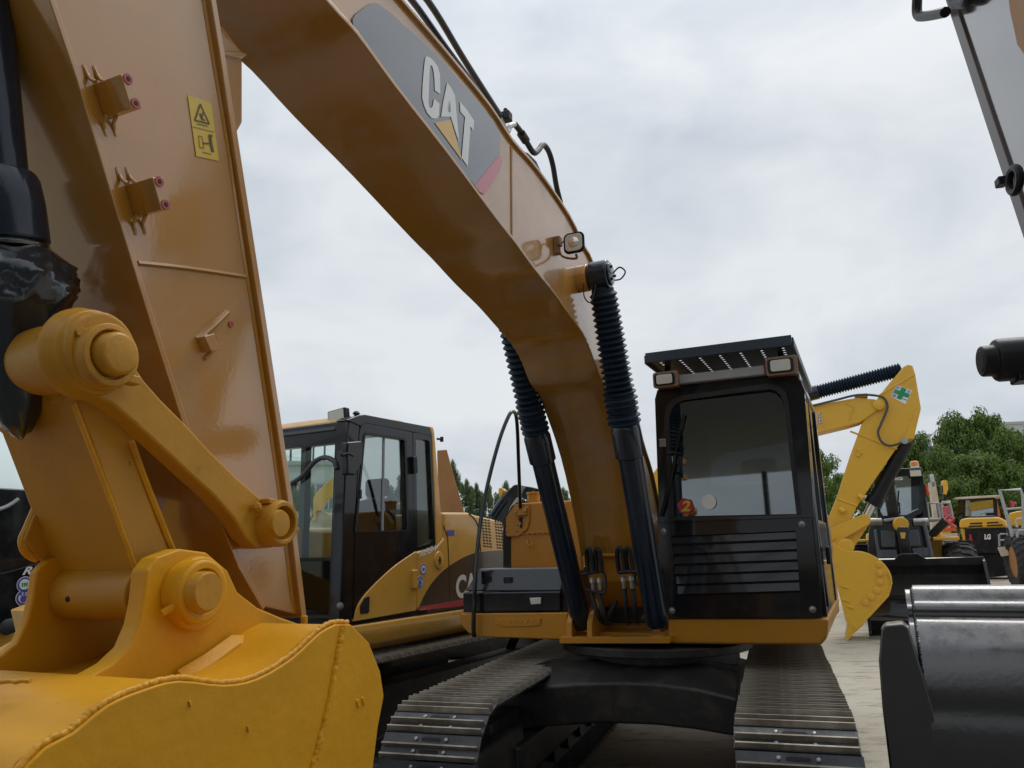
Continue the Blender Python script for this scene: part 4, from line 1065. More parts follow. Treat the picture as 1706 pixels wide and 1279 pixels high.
# perforated roof guard
yg = yf - 0.12
zg = U.at(1200, 583, y=yg).z
gx0, gx1 = U.at(1076, 600, y=yg).x, U.at(1319, 567, y=yg).x
b = MB(); b.box(gx0, gx1, yg - 0.012, yg, zg - 0.03, zg + 0.045); b.box(gx1, gx1 + 0.012, yg, 1.3, zg - 0.035, zg + 0.03); b.box(gx0 - 0.012, gx0, yg, 1.3, zg - 0.035, zg + 0.03)
m_guard = material('blue_grey_guard_paint', (0.022, 0.036, 0.052), 0.45, var=0.15)
gu = b.build('roof_guard', m_guard, E1, bevel=0.003)
b = MB()
nc, nr_ = 21, 27                              # the plate is punched: every third column of cells carries holes
cw, chh = (gx1 - gx0) / nc, (1.30 - yg) / nr_
for i in range(nc):
    xa_, xb_ = gx0 + i * cw, gx0 + (i + 1) * cw
    if i % 3 != 1:
        b.box(xa_, xb_, yg, 1.30, zg - 0.003, zg); continue
    for j in range(nr_):
        ya_, yb_ = yg + j * chh, yg + (j + 1) * chh
        cx_, cy_ = (xa_ + xb_) / 2, (ya_ + yb_) / 2
        sq = [b._v(p) for p in ((xb_, cy_, zg), (xb_, yb_, zg), (cx_, yb_, zg), (xa_, yb_, zg), (xa_, cy_, zg), (xa_, ya_, zg), (cx_, ya_, zg), (xb_, ya_, zg))]
        ho = [b._v((cx_ + 0.010 * math.cos(PI * k / 4), cy_ + 0.010 * math.sin(PI * k / 4), zg)) for k in range(8)]
        for k in range(8): b._f((sq[k], sq[(k + 1) % 8], ho[(k + 1) % 8], ho[k]))
b.build('perforated_plate', m_guard, gu)
b = MB()
for xx in (gx0 + 0.1, gx1 - 0.1):
    for yy in (yf + 0.15, 1.1): b.box(xx - 0.02, xx + 0.02, yy - 0.02, yy + 0.02, zt + 0.05, zg - 0.006)
b.build('guard_post', m_blk, gu)

# ---- undercarriage (turned with its own frame)
und = bpy.data.objects.new('undercarriage', None); col.objects.link(und); und.parent = E1; und.rotation_euler = (0, 0, U.phi - T.phi)
b = MB(); b.lathe([(0, 0.62), (0.1, 0.62)], (0, 0, 0.90), (0, 0, 1), 40); b.lathe([(0, 0.72), (0.06, 0.72)], (0, 0, 0.985), (0, 0, 1), 40); b.build('swing_bearing', m_grease, und, bevel=0.008)
yx = -0.85
xf = T.xz([(800, 1190), (850, 1160), (900, 1145), (960, 1139), (1040, 1137), (1100, 1140), (1160, 1148), (1230, 1165), (1230, 1228), (1160, 1216), (1090, 1208), (1000, 1205), (900, 1212), (830, 1222), (800, 1228)], yx)
xb_ = [(a, c + (0.12 if k < 8 else 0.0)) for k, (a, c) in enumerate(xf)]
b = MB(); b.prism(xf, yx, yx + 0.35, 'y', xb_); b.build('cross_beam', m_grease, und, bevel=0.02, seg=3)
b = MB(); b.prism([(a, c + 0.02) for a, c in xb_], yx + 0.36, 1.1, 'y', [(a, c - 0.02) for a, c in xf]); b.build('centre_frame', m_grease, und)
b = MB(); b.lathe([(0, 0.66), (0.2, 0.58)], (0, 0, 0.72), (0, 0, 1), 32); b.build('bearing_seat', m_grease, und)
TR, TZ = 0.40, 0.47; YI, YSP = -1.80, 1.75
GAUGE_L, GAUGE_R, SW = -0.95, 0.95, 0.58
PITCH_S = 0.146
def track_path():
    """centres and angles of the shoes round a stadium"""
    straight = YSP - YI; per = 2 * straight + 2 * PI * TR
    n = int(round(per / PITCH_S)); st = per / n; out_ = []
    for k in range(n):
        s = k * st
        if s < straight: out_.append((YSP - s, TZ + TR, 0.0))
        elif s < straight + PI * TR:
            a = (s - straight) / TR; out_.append((YI - TR * math.sin(a), TZ + TR * math.cos(a), a))
        elif s < 2 * straight + PI * TR: out_.append((YI + (s - straight - PI * TR), TZ - TR, PI))
        else:
            a = (s - 2 * straight - PI * TR) / TR; out_.append((YSP + TR * math.sin(a), TZ - TR * math.cos(a), PI + a))
    return out_, st
path, st = track_path()
def shoe_meshes():
    """one shoe: plate (with a mud hole, bolts) and worn grousers; local y along the track, z outwards"""
    b = MB(); w2 = SW / 2; h = st / 2
    b.box(-w2, w2, -h + 0.004, h - 0.004, -0.012, 0.0)
    b.mat(1)
    for yy in (-h + 0.012, 0.0 - 0.004, ):
        b.box(-w2 + 0.004, w2 - 0.004, yy, yy + 0.014, 0.0, 0.030, top=(-w2 + 0.008, w2 - 0.008, yy + 0.003, yy + 0.011))
    b.mat(2)
    for yy in (-h / 2 + 0.01, h / 2 + 0.004):
        b.prism([(-0.055 + 0.0, yy - 0.010), (0.05, yy - 0.010), (0.06, yy), (0.05, yy + 0.010), (-0.05, yy + 0.010), (-0.06, yy)], 0.0005, 0.002, 'z')
    b.mat(3)
    for yy in (-h / 2 + 0.01, h / 2 + 0.004):
        for xx in (-0.09, 0.09): b.lathe([(0, 0.011), (0.009, 0.011), (0.011, 0.007)], (xx, yy, 0.0), (0, 0, 1), 6)
    o = b.build('track_shoe', [m_shoe, m_grou, m_hole, m_stl], None)
    return o
proto = shoe_meshes()
b = MB(); b.box(-0.1, -0.06, -st * 0.62, st * 0.55, -0.10, -0.013); b.box(0.06, 0.1, -st * 0.62, st * 0.55, -0.10, -0.013); linkp = b.build('track_link', m_grease, None, bevel=0.01)
random.seed(2)
firstT = True
for gx in (GAUGE_L, GAUGE_R):
    trk = bpy.data.objects.new('track', None); col.objects.link(trk); trk.parent = und; trk.location = (gx, 0, 0)
    lk = MB()
    for k, (y_, z_, a) in enumerate(path):
        o = proto if firstT else proto.copy()
        if not firstT: col.objects.link(o)
        firstT = False
        o.name = 'track_shoe'
        o.parent = trk; o.location = (random.uniform(-0.004, 0.004), y_, z_); o.rotation_euler = (a + random.uniform(-0.012, 0.012), 0, 0)
        M_ = Matrix.Rotation(a, 3, 'X')
        for xx in (-0.08, 0.08): lk.obox(Vector((xx, y_, z_)) + M_ @ Vector((0, 0, -0.055)), 0.035, st * 0.98, 0.08, M_)
    ch = lk.build('track_chain', m_grease, trk); ch['kind'] = 'stuff'
    b = MB(); b.box(-0.13, 0.13, YI + 0.35, YSP - 0.35, 0.28, 0.68, top=(-0.10, 0.10, YI + 0.38, YSP - 0.38))
    b.box(-0.24, 0.24, YI + 0.5, YSP - 0.5, 0.30, 0.52)
    b.build('track_frame', m_grease, trk, bevel=0.02)
    b = MB(); b.lathe([(-0.09, 0.26), (-0.06, 0.31), (0.06, 0.31), (0.09, 0.26)], (0, YI, TZ), (1, 0, 0), 32); b.lathe([(-0.16, 0.09), (0.16, 0.09)], (0, YI, TZ), (1, 0, 0), 20); b.build('idler', m_grease, trk)
    b = MB(); b.lathe([(-0.05, 0.30), (0.05, 0.30)], (0, YSP, TZ), (1, 0, 0), 24); b.lathe([(-0.2, 0.2), (0.2, 0.2)], (0, YSP, TZ), (1, 0, 0), 24); b.build('sprocket', m_grease, trk)
    for k in range(7):
        b = MB(); b.lathe([(-0.14, 0.08), (0.14, 0.08)], (0, YI + 0.5 + k * 0.42, 0.20), (1, 0, 0), 16); b.build('roller', m_grease, trk)
    sgn = 1 if gx < 0 else -1
    b = MB(); b.box(sgn * 0.12, sgn * 0.22, YI - 0.2, YI + 0.75, 0.33, 0.62, top=(sgn * 0.12, sgn * 0.2, YI - 0.15, YI + 0.72)); b.build('idler_guard', m_grease, trk, bevel=0.02)
bpy.data.objects.remove(linkp)

# ================================================================== the yellow excavator parked to the left, cab side on
V = Frame(28)
xs2 = -4.30
o_ = V.X * -5.75 + V.Y * 6.6
V = Frame(28, o_.x, o_.y)
xs2 = -4.30 + 5.75                            # its door side, in its own axes
E2 = thing('excavator', 'yellow excavator with black cab door, second machine from the left behind the big bucket', 'excavator', V)
Z6 = lambda pts: [(440 + a / 2.974, 660 + c / 2.974) for a, c in pts]
def v2(pts, x=None): return V.yz(Z6(pts), xs2 if x is None else x)
def plate(fr, pts_yz, x, th, name, mat, parent, bevel=0.004):
    b = MB(); b.prism(pts_yz, x - th, x); return b.build(name, mat, parent, bevel=bevel)
def mid_ring(name, mat, parent, outer, inner, x, th, bevel=0.0):
    """frame round an opening in the plane x"""
    b = MB(); ringf(b, outer, inner, -th, 0.0)
    b.v = [(x + p[1], p[0], p[2]) for p in b.v]
    return b.build(name, mat, parent, ang=40)
cab2 = bpy.data.objects.new('cab', None); col.objects.link(cab2); cab2.parent = E2
# front corner post, door, window, rear post
a_pil = v2([(330, 1112), (440, 1116), (445, 1020), (455, 680), (480, 140), (462, 95), (405, 115), (385, 250)])
bz = [p for p in a_pil]
yA = a_pil[0][0]
b = MB(); b.prism(v2([(375, 1112), (440, 1116), (448, 1000), (470, 400), (478, 150), (468, 105), (430, 100), (412, 200), (395, 600)]), xs2 - 0.12, xs2 - 0.005); b.build('corner_post', m_blk, cab2, bevel=0.012)
door_o = v2([(442, 1112), (452, 690), (472, 190), (480, 150), (500, 132), (735, 178), (742, 760), (742, 770)])
door_i = v2([(458, 668), (500, 195), (510, 188), (688, 216), (694, 224), (706, 662)])
mid_ring('door', m_blk, cab2, door_o, door_i, xs2, 0.05)
mid_ring('door_seal', m_rub, cab2, v2([(447, 674), (492, 190), (502, 178), (696, 206), (704, 216), (714, 668)]), v2([(458, 668), (500, 195), (510, 188), (688, 216), (694, 224), (706, 662)]), xs2 + 0.006, 0.02)
b = MB(); b.sheet([(xs2 - 0.03, y, z) for y, z in door_i]); b.build('door_glass', m_glassm, cab2, fix=False)
b = MB(); b.tube([(xs2 - 0.026, *p) for p in v2([(597, 670), (604, 205)])], 0.012, 6, smooth=False); b.build('sliding_rail', m_grey, cab2)
b = MB(); b.prism(v2([(470, 462), (480, 462), (480, 508), (470, 508)]), xs2 + 0.0, xs2 + 0.012); b.build('window_latch', m_rub, cab2, bevel=0.003)
rear_o = v2([(742, 765), (738, 180), (815, 188), (830, 200), (850, 742), (830, 752)])
rear_i = v2([(760, 748), (752, 208), (806, 216), (820, 224), (842, 705), (825, 728)])
mid_ring('rear_post', m_blk, cab2, rear_o, rear_i, xs2, 0.05)
b = MB(); b.sheet([(xs2 - 0.03, y, z) for y, z in rear_i]); b.build('quarter_glass', m_glassm, cab2, fix=False)
b = MB(); b.prism(v2([(722, 300), (742, 298), (746, 380), (726, 386)]), xs2 - 0.005, xs2 + 0.04); b.build('hinge', m_sat, cab2, bevel=0.008)
b = MB(); b.prism(v2([(815, 148), (835, 152), (842, 180), (884, 700), (850, 745), (828, 195)]), xs2 - 0.4, xs2 + 0.01); b.build('rear_pillar', m_yel2, cab2, bevel=0.015)
b = MB(); b.tube([(xs2 + 0.02, *p) for p in v2([(850, 212), (872, 214)])], 0.012, 6, smooth=False); b.obox((xs2 + 0.02, *v2([(872, 214)])[0]), 0.03, 0.02, 0.05); b.build('door_catch', m_sat, cab2)
# top rail and roof
roof2 = v2([(404, 118), (470, 92), (500, 90), (815, 150), (832, 165), (828, 198), (735, 178), (500, 134), (478, 150)])
b = MB(); b.prism(roof2, xs2 - 0.12, xs2 + 0.004); b.build('roof_rail', m_blk, cab2, bevel=0.01)
ytop, ztop = v2([(440, 95)])[0]
yr = v2([(815, 150)])[0][0]; zr_ = v2([(815, 150)])[0][1]
CW = 1.05                                     # cab width
x2l = xs2 - CW
yfr = V.at(*Z6([(390, 250)])[0], x=xs2 - 0.06).y - 0.02
b = MB(); b.prism([(yfr - 0.02, ztop - 0.13), (yr, zr_ - 0.05), (yr, zr_ + 0.0), (yfr + 0.25, ztop - 0.0), (yfr + 0.02, ztop - 0.05)], x2l - 0.02, xs2 - 0.12); b.build('roof', m_blk, cab2, bevel=0.015)
b = MB(); b.prism([(yfr + 0.04, ztop - 0.05), (yr - 0.1, zr_ + 0.0), (yr - 0.2, zr_ + 0.055), (yfr + 0.4, ztop + 0.055), (yfr + 0.12, ztop + 0.02)], x2l + 0.05, xs2 - 0.16); b.build('roof_hatch', m_yel2, cab2, bevel=0.03, seg=3)
# front face: windscreen in two panes, black frame
def f2(pts): return V.xz(Z6(pts), yfr)
b = MB()
zlo = f2([(250, 1110)])[0][1]
fo = [(x2l, zlo), (xs2 - 0.01, zlo), (xs2 - 0.015, ztop - 0.06), (x2l, ztop - 0.06)]
zs1 = f2([(250, 805)])[0][1]; zs0 = f2([(250, 1082)])[0][1]; zs2 = f2([(250, 245)])[0][1]
ringf(b, fo, [(x2l + 0.07, zs0), (xs2 - 0.16, zs0), (xs2 - 0.13, zs2), (x2l + 0.07, zs2)], yfr, yfr + 0.07); b.build('front_frame', m_blk, cab2, ang=40)
b = MB(); b.box(x2l + 0.06, xs2 - 0.1, yfr + 0.01, yfr + 0.04, zs1 - 0.02, zs1 + 0.012); b.build('sill_bar', m_sat, cab2, bevel=0.004)
b = MB(); b.box(x2l + 0.06, xs2 - 0.1, yfr + 0.02, yfr + 0.026, zs1 + 0.012, zs2 + 0.01); b.build('upper_windscreen', m_glassc, cab2)
b = MB(); b.box(x2l + 0.06, xs2 - 0.1, yfr + 0.02, yfr + 0.026, zs0 - 0.01, zs1 - 0.02); b.build('lower_windscreen', m_glassd, cab2)
b = MB(); b.tube([(x2l + 0.12, yfr - 0.02, zs2 - 0.05), (x2l + 0.13, yfr - 0.05, zs2 - 0.25), (x2l + 0.1, yfr - 0.05, zs2 - 0.3)], 0.02, 8); b.build('grab_handle', m_sat, cab2)
b = MB(); P_ = [V.at(*Z6([q])[0], y=yfr - 0.01) for q in ((130, 435), (190, 395), (250, 325), (300, 304), (345, 320), (360, 360))]
b.tube(P_, 0.022, 8); b.build('wiper_arm', m_dgry, cab2)
# far side and back of the cab
b = MB()
for yy in (yfr + 0.05, (yfr + yr) / 2, yr - 0.05): bar(b, (x2l + 0.03, yy, zlo), (x2l + 0.03, yy, ztop - 0.1), 0.06, 0.08)
b.box(x2l, x2l + 0.05, yfr + 0.03, yr, zlo, zs1 - 0.1)
b.build('boom_side', m_blk, cab2)
b = MB(); b.sheet([(x2l + 0.03, yfr + 0.1, zs1 - 0.1), (x2l + 0.03, yr, zs1 - 0.1), (x2l + 0.03, yr, zs2), (x2l + 0.03, yfr + 0.1, zs2)]); b.build('side_glass', m_glassc, cab2, fix=False)
b = MB(); b.box(x2l, xs2 - 0.02, yr - 0.02, yr + 0.03, zlo, zs1 + 0.1); b.build('rear_panel', m_blk, cab2)
b = MB(); b.sheet([(x2l, yr, zs1 + 0.1), (xs2 - 0.02, yr, zs1 + 0.1), (xs2 - 0.02, yr, zr_), (x2l, yr, zr_)]); b.build('rear_glass', m_glassc, cab2, fix=False)
b = MB(); b.box(x2l, xs2 - 0.02, yfr, yr, zlo - 0.05, zlo + 0.02); b.build('floor', m_sat, cab2)
b = MB(); cx2 = (x2l + xs2) / 2; ym = (yfr + yr) / 2 + 0.15
b.box(cx2 - 0.25, cx2 + 0.25, ym - 0.3, ym + 0.2, zlo + 0.3, zlo + 0.5); b.box(cx2 - 0.25, cx2 + 0.25, ym + 0.18, ym + 0.32, zlo + 0.5, zlo + 1.05, top=(cx2 - 0.2, cx2 + 0.2, ym + 0.27, ym + 0.4)); b.box(cx2 - 0.13, cx2 + 0.13, ym + 0.28, ym + 0.38, zlo + 1.07, zlo + 1.25)
b.box(cx2 - 0.2, cx2 + 0.2, ym - 0.2, ym + 0.15, zlo, zlo + 0.3)
b.build('seat', m_seat, cab2, bevel=0.04, seg=3)
# mirror, roof lamp, step bolt
b = MB(); b.prism([tuple(V.at(*p, x=xs2 + 0.06))[1:] for p in Z6([(400, 228), (470, 222), (478, 235), (474, 330), (440, 392), (400, 390), (396, 300)])], xs2 + 0.02, xs2 + 0.09); m_ = b.build('mirror', m_blk, cab2, bevel=0.02, seg=3)
b = MB(); b.tube([V.at(*p, x=xs2 + 0.08) for p in Z6([(385, 292), (410, 285), (432, 292), (436, 300)])], 0.016, 8); b.build('mirror_arm', m_sat, m_)
q = V.at(*Z6([(370, 98)])[0], x=xs2 - 0.2)
M_ = Matrix.Rotation(-0.12, 3, 'Y')
b = MB(); b.obox(q, 0.20, 0.07, 0.115, M_); wl2 = b.build('roof_lamp', m_sat, cab2, bevel=0.012)
b = MB(); b.obox(q + Vector((0, -0.037, 0)), 0.17, 0.008, 0.092, M_); b.build('lens', m_lens, wl2, bevel=0.004)
b = MB(); b.cyl(q + Vector((0, 0, -0.13)), q, 0.012, seg=8); b.build('lamp_stalk', m_sat, wl2)
q = V.at(*Z6([(457, 92)])[0], x=xs2 - 0.05); b = MB(); b.lathe([(-0.06, 0.02), (0, 0.02), (0.01, 0.035), (0.03, 0.02)], q, (0, 0, 1), 12); b.build('roof_stud', m_sat, cab2)
q = V.at(*Z6([(377, 1040)])[0], x=xs2 - 0.0); b = MB(); b.lathe([(0, 0.03), (0.008, 0.028), (0.012, 0.015)], q, (1, -0.6, 0), 16); b.build('bolt', m_stl, cab2)
# yellow lower door with its curve, latch pocket
lowd = smooth2(v2([(440, 1116), (455, 1050), (490, 990), (560, 915), (650, 835), (748, 768)]), 4)
b = MB(); b.prism(lowd + v2([(748, 1062)]), xs2 - 0.02, xs2 + 0.012); ld = b.build('door_skirt', m_yel2, E2, bevel=0.006)
b = MB(); b.prism(v2([(470, 1078), (468, 1040), (490, 1000), (510, 990), (517, 995), (514, 1068), (505, 1076)]), xs2 + 0.011, xs2 + 0.016); b.build('latch_pocket', m_rub, ld, bevel=0.002)
b = MB(); b.prism(v2([(722, 862), (748, 858), (748, 948), (724, 954)]), xs2 + 0.0, xs2 + 0.035); b.build('hinge', m_yel2, ld, bevel=0.008)
# body panel behind the door
pan = v2([(750, 768), (850, 742), (886, 700), (884, 575), (1010, 576), (1050, 590), (1180, 620), (1190, 1000), (970, 1040), (750, 1062)])
pan = [(y, z) for y, z in pan]
b = MB(); b.prism(pan, xs2 - 1.0, xs2 + 0.01); body2 = b.build('body_panel', m_yel2, E2, bevel=0.03, seg=3)
b = MB(); b.tube([(xs2 + 0.011, *p) for p in v2([(884, 640), (905, 700), (912, 860), (914, 1030)])], 0.005, 5, smooth=False); b.build('panel_gap', m_hole, body2)
b = MB(); b.tube([(xs2 + 0.011, *p) for p in v2([(1012, 582), (1046, 620), (1060, 670), (1068, 770)])], 0.007, 6); b.build('hood_gap', m_hole, body2)
sw = smooth2(v2([(764, 1040), (790, 985), (830, 920), (900, 850), (1000, 790), (1080, 770), (1190, 762)]), 4) + v2([(1190, 1000), (972, 1008)])
b = MB(); b.prism(sw, xs2 + 0.009, xs2 + 0.0135); swo = b.build('swoosh_decal', m_dkb, body2)
b = MB(); b.prism(v2([(764, 1061), (764, 1042), (972, 1008), (1190, 968), (1190, 1000), (972, 1040)]), xs2 + 0.009, xs2 + 0.0145); b.build('red_stripe', m_red, body2)
def quad2(pts, off): return [Vector((xs2 + off, *p)) for p in v2(pts)]
letters('CAT', quad2([(944, 1004), (1085, 985), (1085, 862), (944, 890)], 0.016), 'letter', m_wht, body2, bold=0.04)
letters('REGA', quad2([(762, 800), (846, 766), (852, 732), (772, 764)], 0.0125), 'letter', m_wht, body2, shear=0.25, bold=0.03)
def roundel(fr, c, rz, x, parent):
    q = fr.at(*c, x=x); o = None
    for r_, m, off in ((rz, m_wht, 0.0), (rz * 0.92, m_pur, 0.001), (rz * 0.66, m_wht, 0.002)):
        b = MB(); b.lathe([(0, r_), (0.001, r_)], (x + off, q.y, q.z), (1, 0, 0), 28); o2 = b.build('round_sticker', m, o or parent); o = o or o2
    return q, o
q, o = roundel(V, Z6([(789, 857)])[0], 0.056, xs2 + 0.012, body2)
b = MB(); b.box(xs2 + 0.015, xs2 + 0.0165, q.y - 0.016, q.y + 0.016, q.z - 0.016, q.z + 0.015); b.build('sticker_emblem', m_pur, o)
q, o = roundel(V, Z6([(773, 920)])[0], 0.058, xs2 + 0.012, body2)
b = MB()
for dy, dz, r_ in ((-0.005, -0.008, 0.025), (-0.022, 0.022, 0.009), (0.0, 0.028, 0.009), (0.022, 0.022, 0.009)): b.lathe([(0, r_), (0.001, r_)], (xs2 + 0.0152, q.y + dy, q.z + dz), (1, 0, 0), 14)
b.build('sticker_emblem', m_pur, o)
q = V.at(*Z6([(865, 812)])[0], x=xs2 + 0.01); b = MB(); b.lathe([(0, 0.085), (0.01, 0.08), (0.014, 0.05)], q, (1, 0, 0), 28); lk2 = b.build('panel_lock', m_yel2, body2, bevel=0.003)
b = MB(); b.box(q.x + 0.014, q.x + 0.018, q.y - 0.008, q.y + 0.008, q.z - 0.04, q.z + 0.035); b.box(q.x + 0.014, q.x + 0.0175, q.y - 0.02, q.y + 0.02, q.z - 0.012, q.z + 0.012); b.build('keyhole', m_hole, lk2)
# louvre holes in the hood side
b = MB()
for (u0, u1, n) in ((1072, 1118, 3), (1138, 1176, 3)):
    for k in range(10):
        for j in range(n):
            ua = u0 + (u1 - u0) * j / n + k * 1.2; ub = ua + (u1 - u0) / n * 0.68
            va = 606 + k * 14.5 + (ua - 1072) * 0.12
            b.prism(v2([(ua, va), (ub, va + 2), (ub, va + 9), (ua, va + 7)]), xs2 + 0.0105, xs2 + 0.0125)
o = b.build('louvre', m_hole, body2); o['kind'] = 'stuff'
b = MB(); b.prism(v2([(900, 664), (938, 662), (938, 690), (902, 692)]), xs2 + 0.0105, xs2 + 0.0125); b.build('maker_sticker', m_pur, body2)
letters('EX', quad2([(912, 688), (936, 687), (936, 668), (912, 670)], 0.0135), 'letter', m_wht, body2) if False else None
# rounded sill under cab and body
y_s0 = yfr; y_s1 = pan[-3][0]
zs_ = v2([(600, 1200)])[0][1]
sil = [(xs2 - 0.25, zlo - 0.04 - 0.0), (xs2 + 0.01, zlo - 0.045), (xs2 + 0.02, zlo - 0.12), (xs2 - 0.01, zlo - 0.22), (xs2 - 0.09, zlo - 0.28), (xs2 - 0.25, zlo - 0.28)]
b = MB(); b.prism(sil, yfr - 0.05, y_s1 + 0.4, 'y'); b.build('side_sill', m_yel2, E2, bevel=0.02)
# house, engine hood and counterweight
b = MB(); b.box(-1.4, xs2 - 1.0, yfr + 0.5, y_s1 + 0.3, zlo - 0.2, 2.0); b.build('engine_hood', m_yel2, E2, bevel=0.06, seg=3)
b = MB(); b.prism([(-1.4, y_s1 + 0.02), (xs2 - 0.02, y_s1 + 0.02), (xs2 - 0.1, y_s1 + 0.5), (0.7, y_s1 + 0.75), (-0.7, y_s1 + 0.75), (-1.3, y_s1 + 0.5)], zlo - 0.2, 1.98, 'z'); b.build('counterweight', m_dgry, E2, bevel=0.05)
b = MB(); b.box(-1.35, x2l - 0.1, yfr - 0.1, yfr + 1.0, zlo - 0.25, zlo + 0.45); b.build('tool_box', m_blk, E2, bevel=0.04)
# boom: hidden behind the near machine's stick, reaching forward
bl = [(0.3, 1.15), (-0.8, 1.25), (-2.0, 1.35), (-3.0, 1.1), (-3.1, 1.4), (-2.0, 1.75), (-0.7, 1.8), (0.3, 1.7)]
b = MB(); b.prism(bl, -0.4, 0.05); b.build('boom', m_yel2, E2, bevel=0.01)
# undercarriage
und2 = bpy.data.objects.new('undercarriage', None); col.objects.link(und2); und2.parent = E2
b = MB(); b.lathe([(0, 0.65), (0.35, 0.6)], (0, 0, 0.6), (0, 0, 1), 28); b.box(-0.95, 0.95, -0.8, 0.8, 0.4, 0.66); b.build('centre_frame', m_grease, und2)
YI, YSP = -2.35, 1.75; TR, TZ = 0.40, 0.47
path, st = track_path()
for gx in (-1.34, 1.34):
    trk = bpy.data.objects.new('track', None); col.objects.link(trk); trk.parent = und2; trk.location = (gx, 0, 0)
    for k, (y_, z_, a) in enumerate(path):
        if gx < 0 and z_ < 0.5: continue
        o = proto.copy(); col.objects.link(o); o.name = 'track_shoe'
        o.parent = trk; o.location = (random.uniform(-0.004, 0.004), y_, z_); o.rotation_euler = (a, 0, 0); o.scale = (1.0, 1, 1)
    b = MB(); b.box(-0.12, 0.12, YI + 0.1, YSP - 0.1, 0.24, 0.64); b.build('track_frame', m_grease, trk, bevel=0.02)
    b = MB(); b.lathe([(-0.06, 0.31), (0.06, 0.31)], (0, YI, TZ), (1, 0, 0), 24); b.build('idler', m_grease, trk)
    b = MB(); b.lathe([(-0.06, 0.31), (0.06, 0.31)], (0, YSP, TZ), (1, 0, 0), 24); b.build('sprocket', m_grease, trk)
# loose plate lying on the crawler
q0 = V.at(642, 1071, z=0.93); q1 = V.at(756, 1048, z=0.93)
dv = (q1 - q0); ln2 = dv.length; ag = math.atan2(dv.y, dv.x)
pl2 = thing('checker_plate', 'rusty brown step plate lying on the crawler below the yellow door', 'steel plate', None, None)
pw = V.O + V.X * ((q0.x + q1.x) / 2) + V.Y * ((q0.y + q1.y) / 2)
pl2.location = (pw.x, pw.y, 0.90); pl2.rotation_euler = (0, 0, -V.phi + ag)
b = MB(); b.box(-ln2 / 2, ln2 / 2, -0.06, 0.10, 0.0, 0.03); b.build('plate', m_rust, pl2, bevel=0.004)
b = MB(); b.box(-ln2 / 2 - 0.3, ln2 / 2 + 0.25, -0.065, 0.3, -0.03, 0.0); b.build('support', m_grey, pl2, bevel=0.004)

# ================================================================== black excavator at the far left edge
o_ = Frame(28).X * -9.05 + Frame(28).Y * 4.4
W3 = Frame(28, o_.x, o_.y)
x3 = 1.45
E3 = thing('excavator', 'black panelled excavator with round stickers, partly hidden at the far left behind the bucket', 'excavator', W3)
def w3(pts): return W3.yz([(a / 4.0, 760 + c / 4.0) for a, c in pts], x3)
z_a = w3([(20, 210)])[0][1]; z_b = w3([(30, 1130)])[0][1]
yA3 = w3([(-260, 600)])[0][0]; yB3 = w3([(700, 600)])[0][0]
b = MB(); b.box(0.3, x3, yA3, yB3, z_b, z_a); bd3 = b.build('body_panel', m_blk, E3, bevel=0.02)
b = MB(); b.sheet([(x3 - 0.02, yA3, z_a), (x3 - 0.02, yB3, z_a), (x3 - 0.06, yB3, z_a + 0.75), (x3 - 0.06, yA3, z_a + 0.75)]); b.build('door_glass', m_glassc, E3, fix=False)
b = MB(); b.box(0.3, x3, yA3, yB3, z_a + 0.75, z_a + 0.9)
for yy in (yA3 + 0.03, yB3 - 0.05): b.box(x3 - 0.08, x3, yy - 0.04, yy + 0.04, z_a, z_a + 0.76)
b.build('cab_frame', m_blk, E3, bevel=0.02)
b = MB(); b.tube([(x3 + 0.03, *p) for p in w3([(-120, 380), (0, 348), (60, 320), (110, 285)])], 0.018, 8); b.build('handrail', m_grey, E3)
b = MB(); b.tube([(x3 + 0.002, *p) for p in w3([(-100, 800), (60, 770), (250, 715), (330, 700)])], 0.004, 5); b.build('panel_gap', m_dgry, bd3)
letters('REGA', [Vector((x3 + 0.004, *p)) for p in w3([(146, 792), (385, 770), (395, 715), (160, 738)])], 'letter', m_wht, bd3, shear=0.25, bold=0.03)
q, o = roundel(W3, (163 / 4.0, 760 + 853 / 4.0), 0.072, x3 + 0.003, bd3)
b = MB()
for dy in (-0.02, 0, 0.02): b.box(x3 + 0.006, x3 + 0.0075, q.y + dy - 0.007, q.y + dy + 0.007, q.z - 0.02, q.z + 0.016)
b.build('sticker_emblem', m_grn, o)
q, o = roundel(W3, (158 / 4.0, 760 + 942 / 4.0), 0.075, x3 + 0.003, bd3)
b = MB()
for dy, dz, r_ in ((0.0, -0.01, 0.034), (-0.03, 0.03, 0.012), (0.0, 0.038, 0.012), (0.03, 0.03, 0.012)): b.lathe([(0, r_), (0.001, r_)], (x3 + 0.0062, q.y + dy, q.z + dz), (1, 0, 0), 14)
b.build('sticker_emblem', m_pur, o)
b = MB(); b.box(-1.4, x3 + 0.03, yA3 + 0.1, yB3 + 1.6, z_b - 0.2, z_b); b.build('side_sill', m_yel2, E3, bevel=0.03)
q = W3.at(12, 1045, x=x3 + 0.05); b = MB(); b.lathe([(0, 0.07), (0.06, 0.07), (0.07, 0.05)], q, (1, -0.3, 0.2), 18); b.build('knob', m_rub, E3)
b = MB(); b.box(-1.4, x3 - 0.05, yB3 + 0.02, yB3 + 1.9, z_b, 2.0); b.build('engine_hood', m_yel2, E3, bevel=0.05)
und3 = copy_tree(und2, E3); und3.location = (0, 1.6, 0)

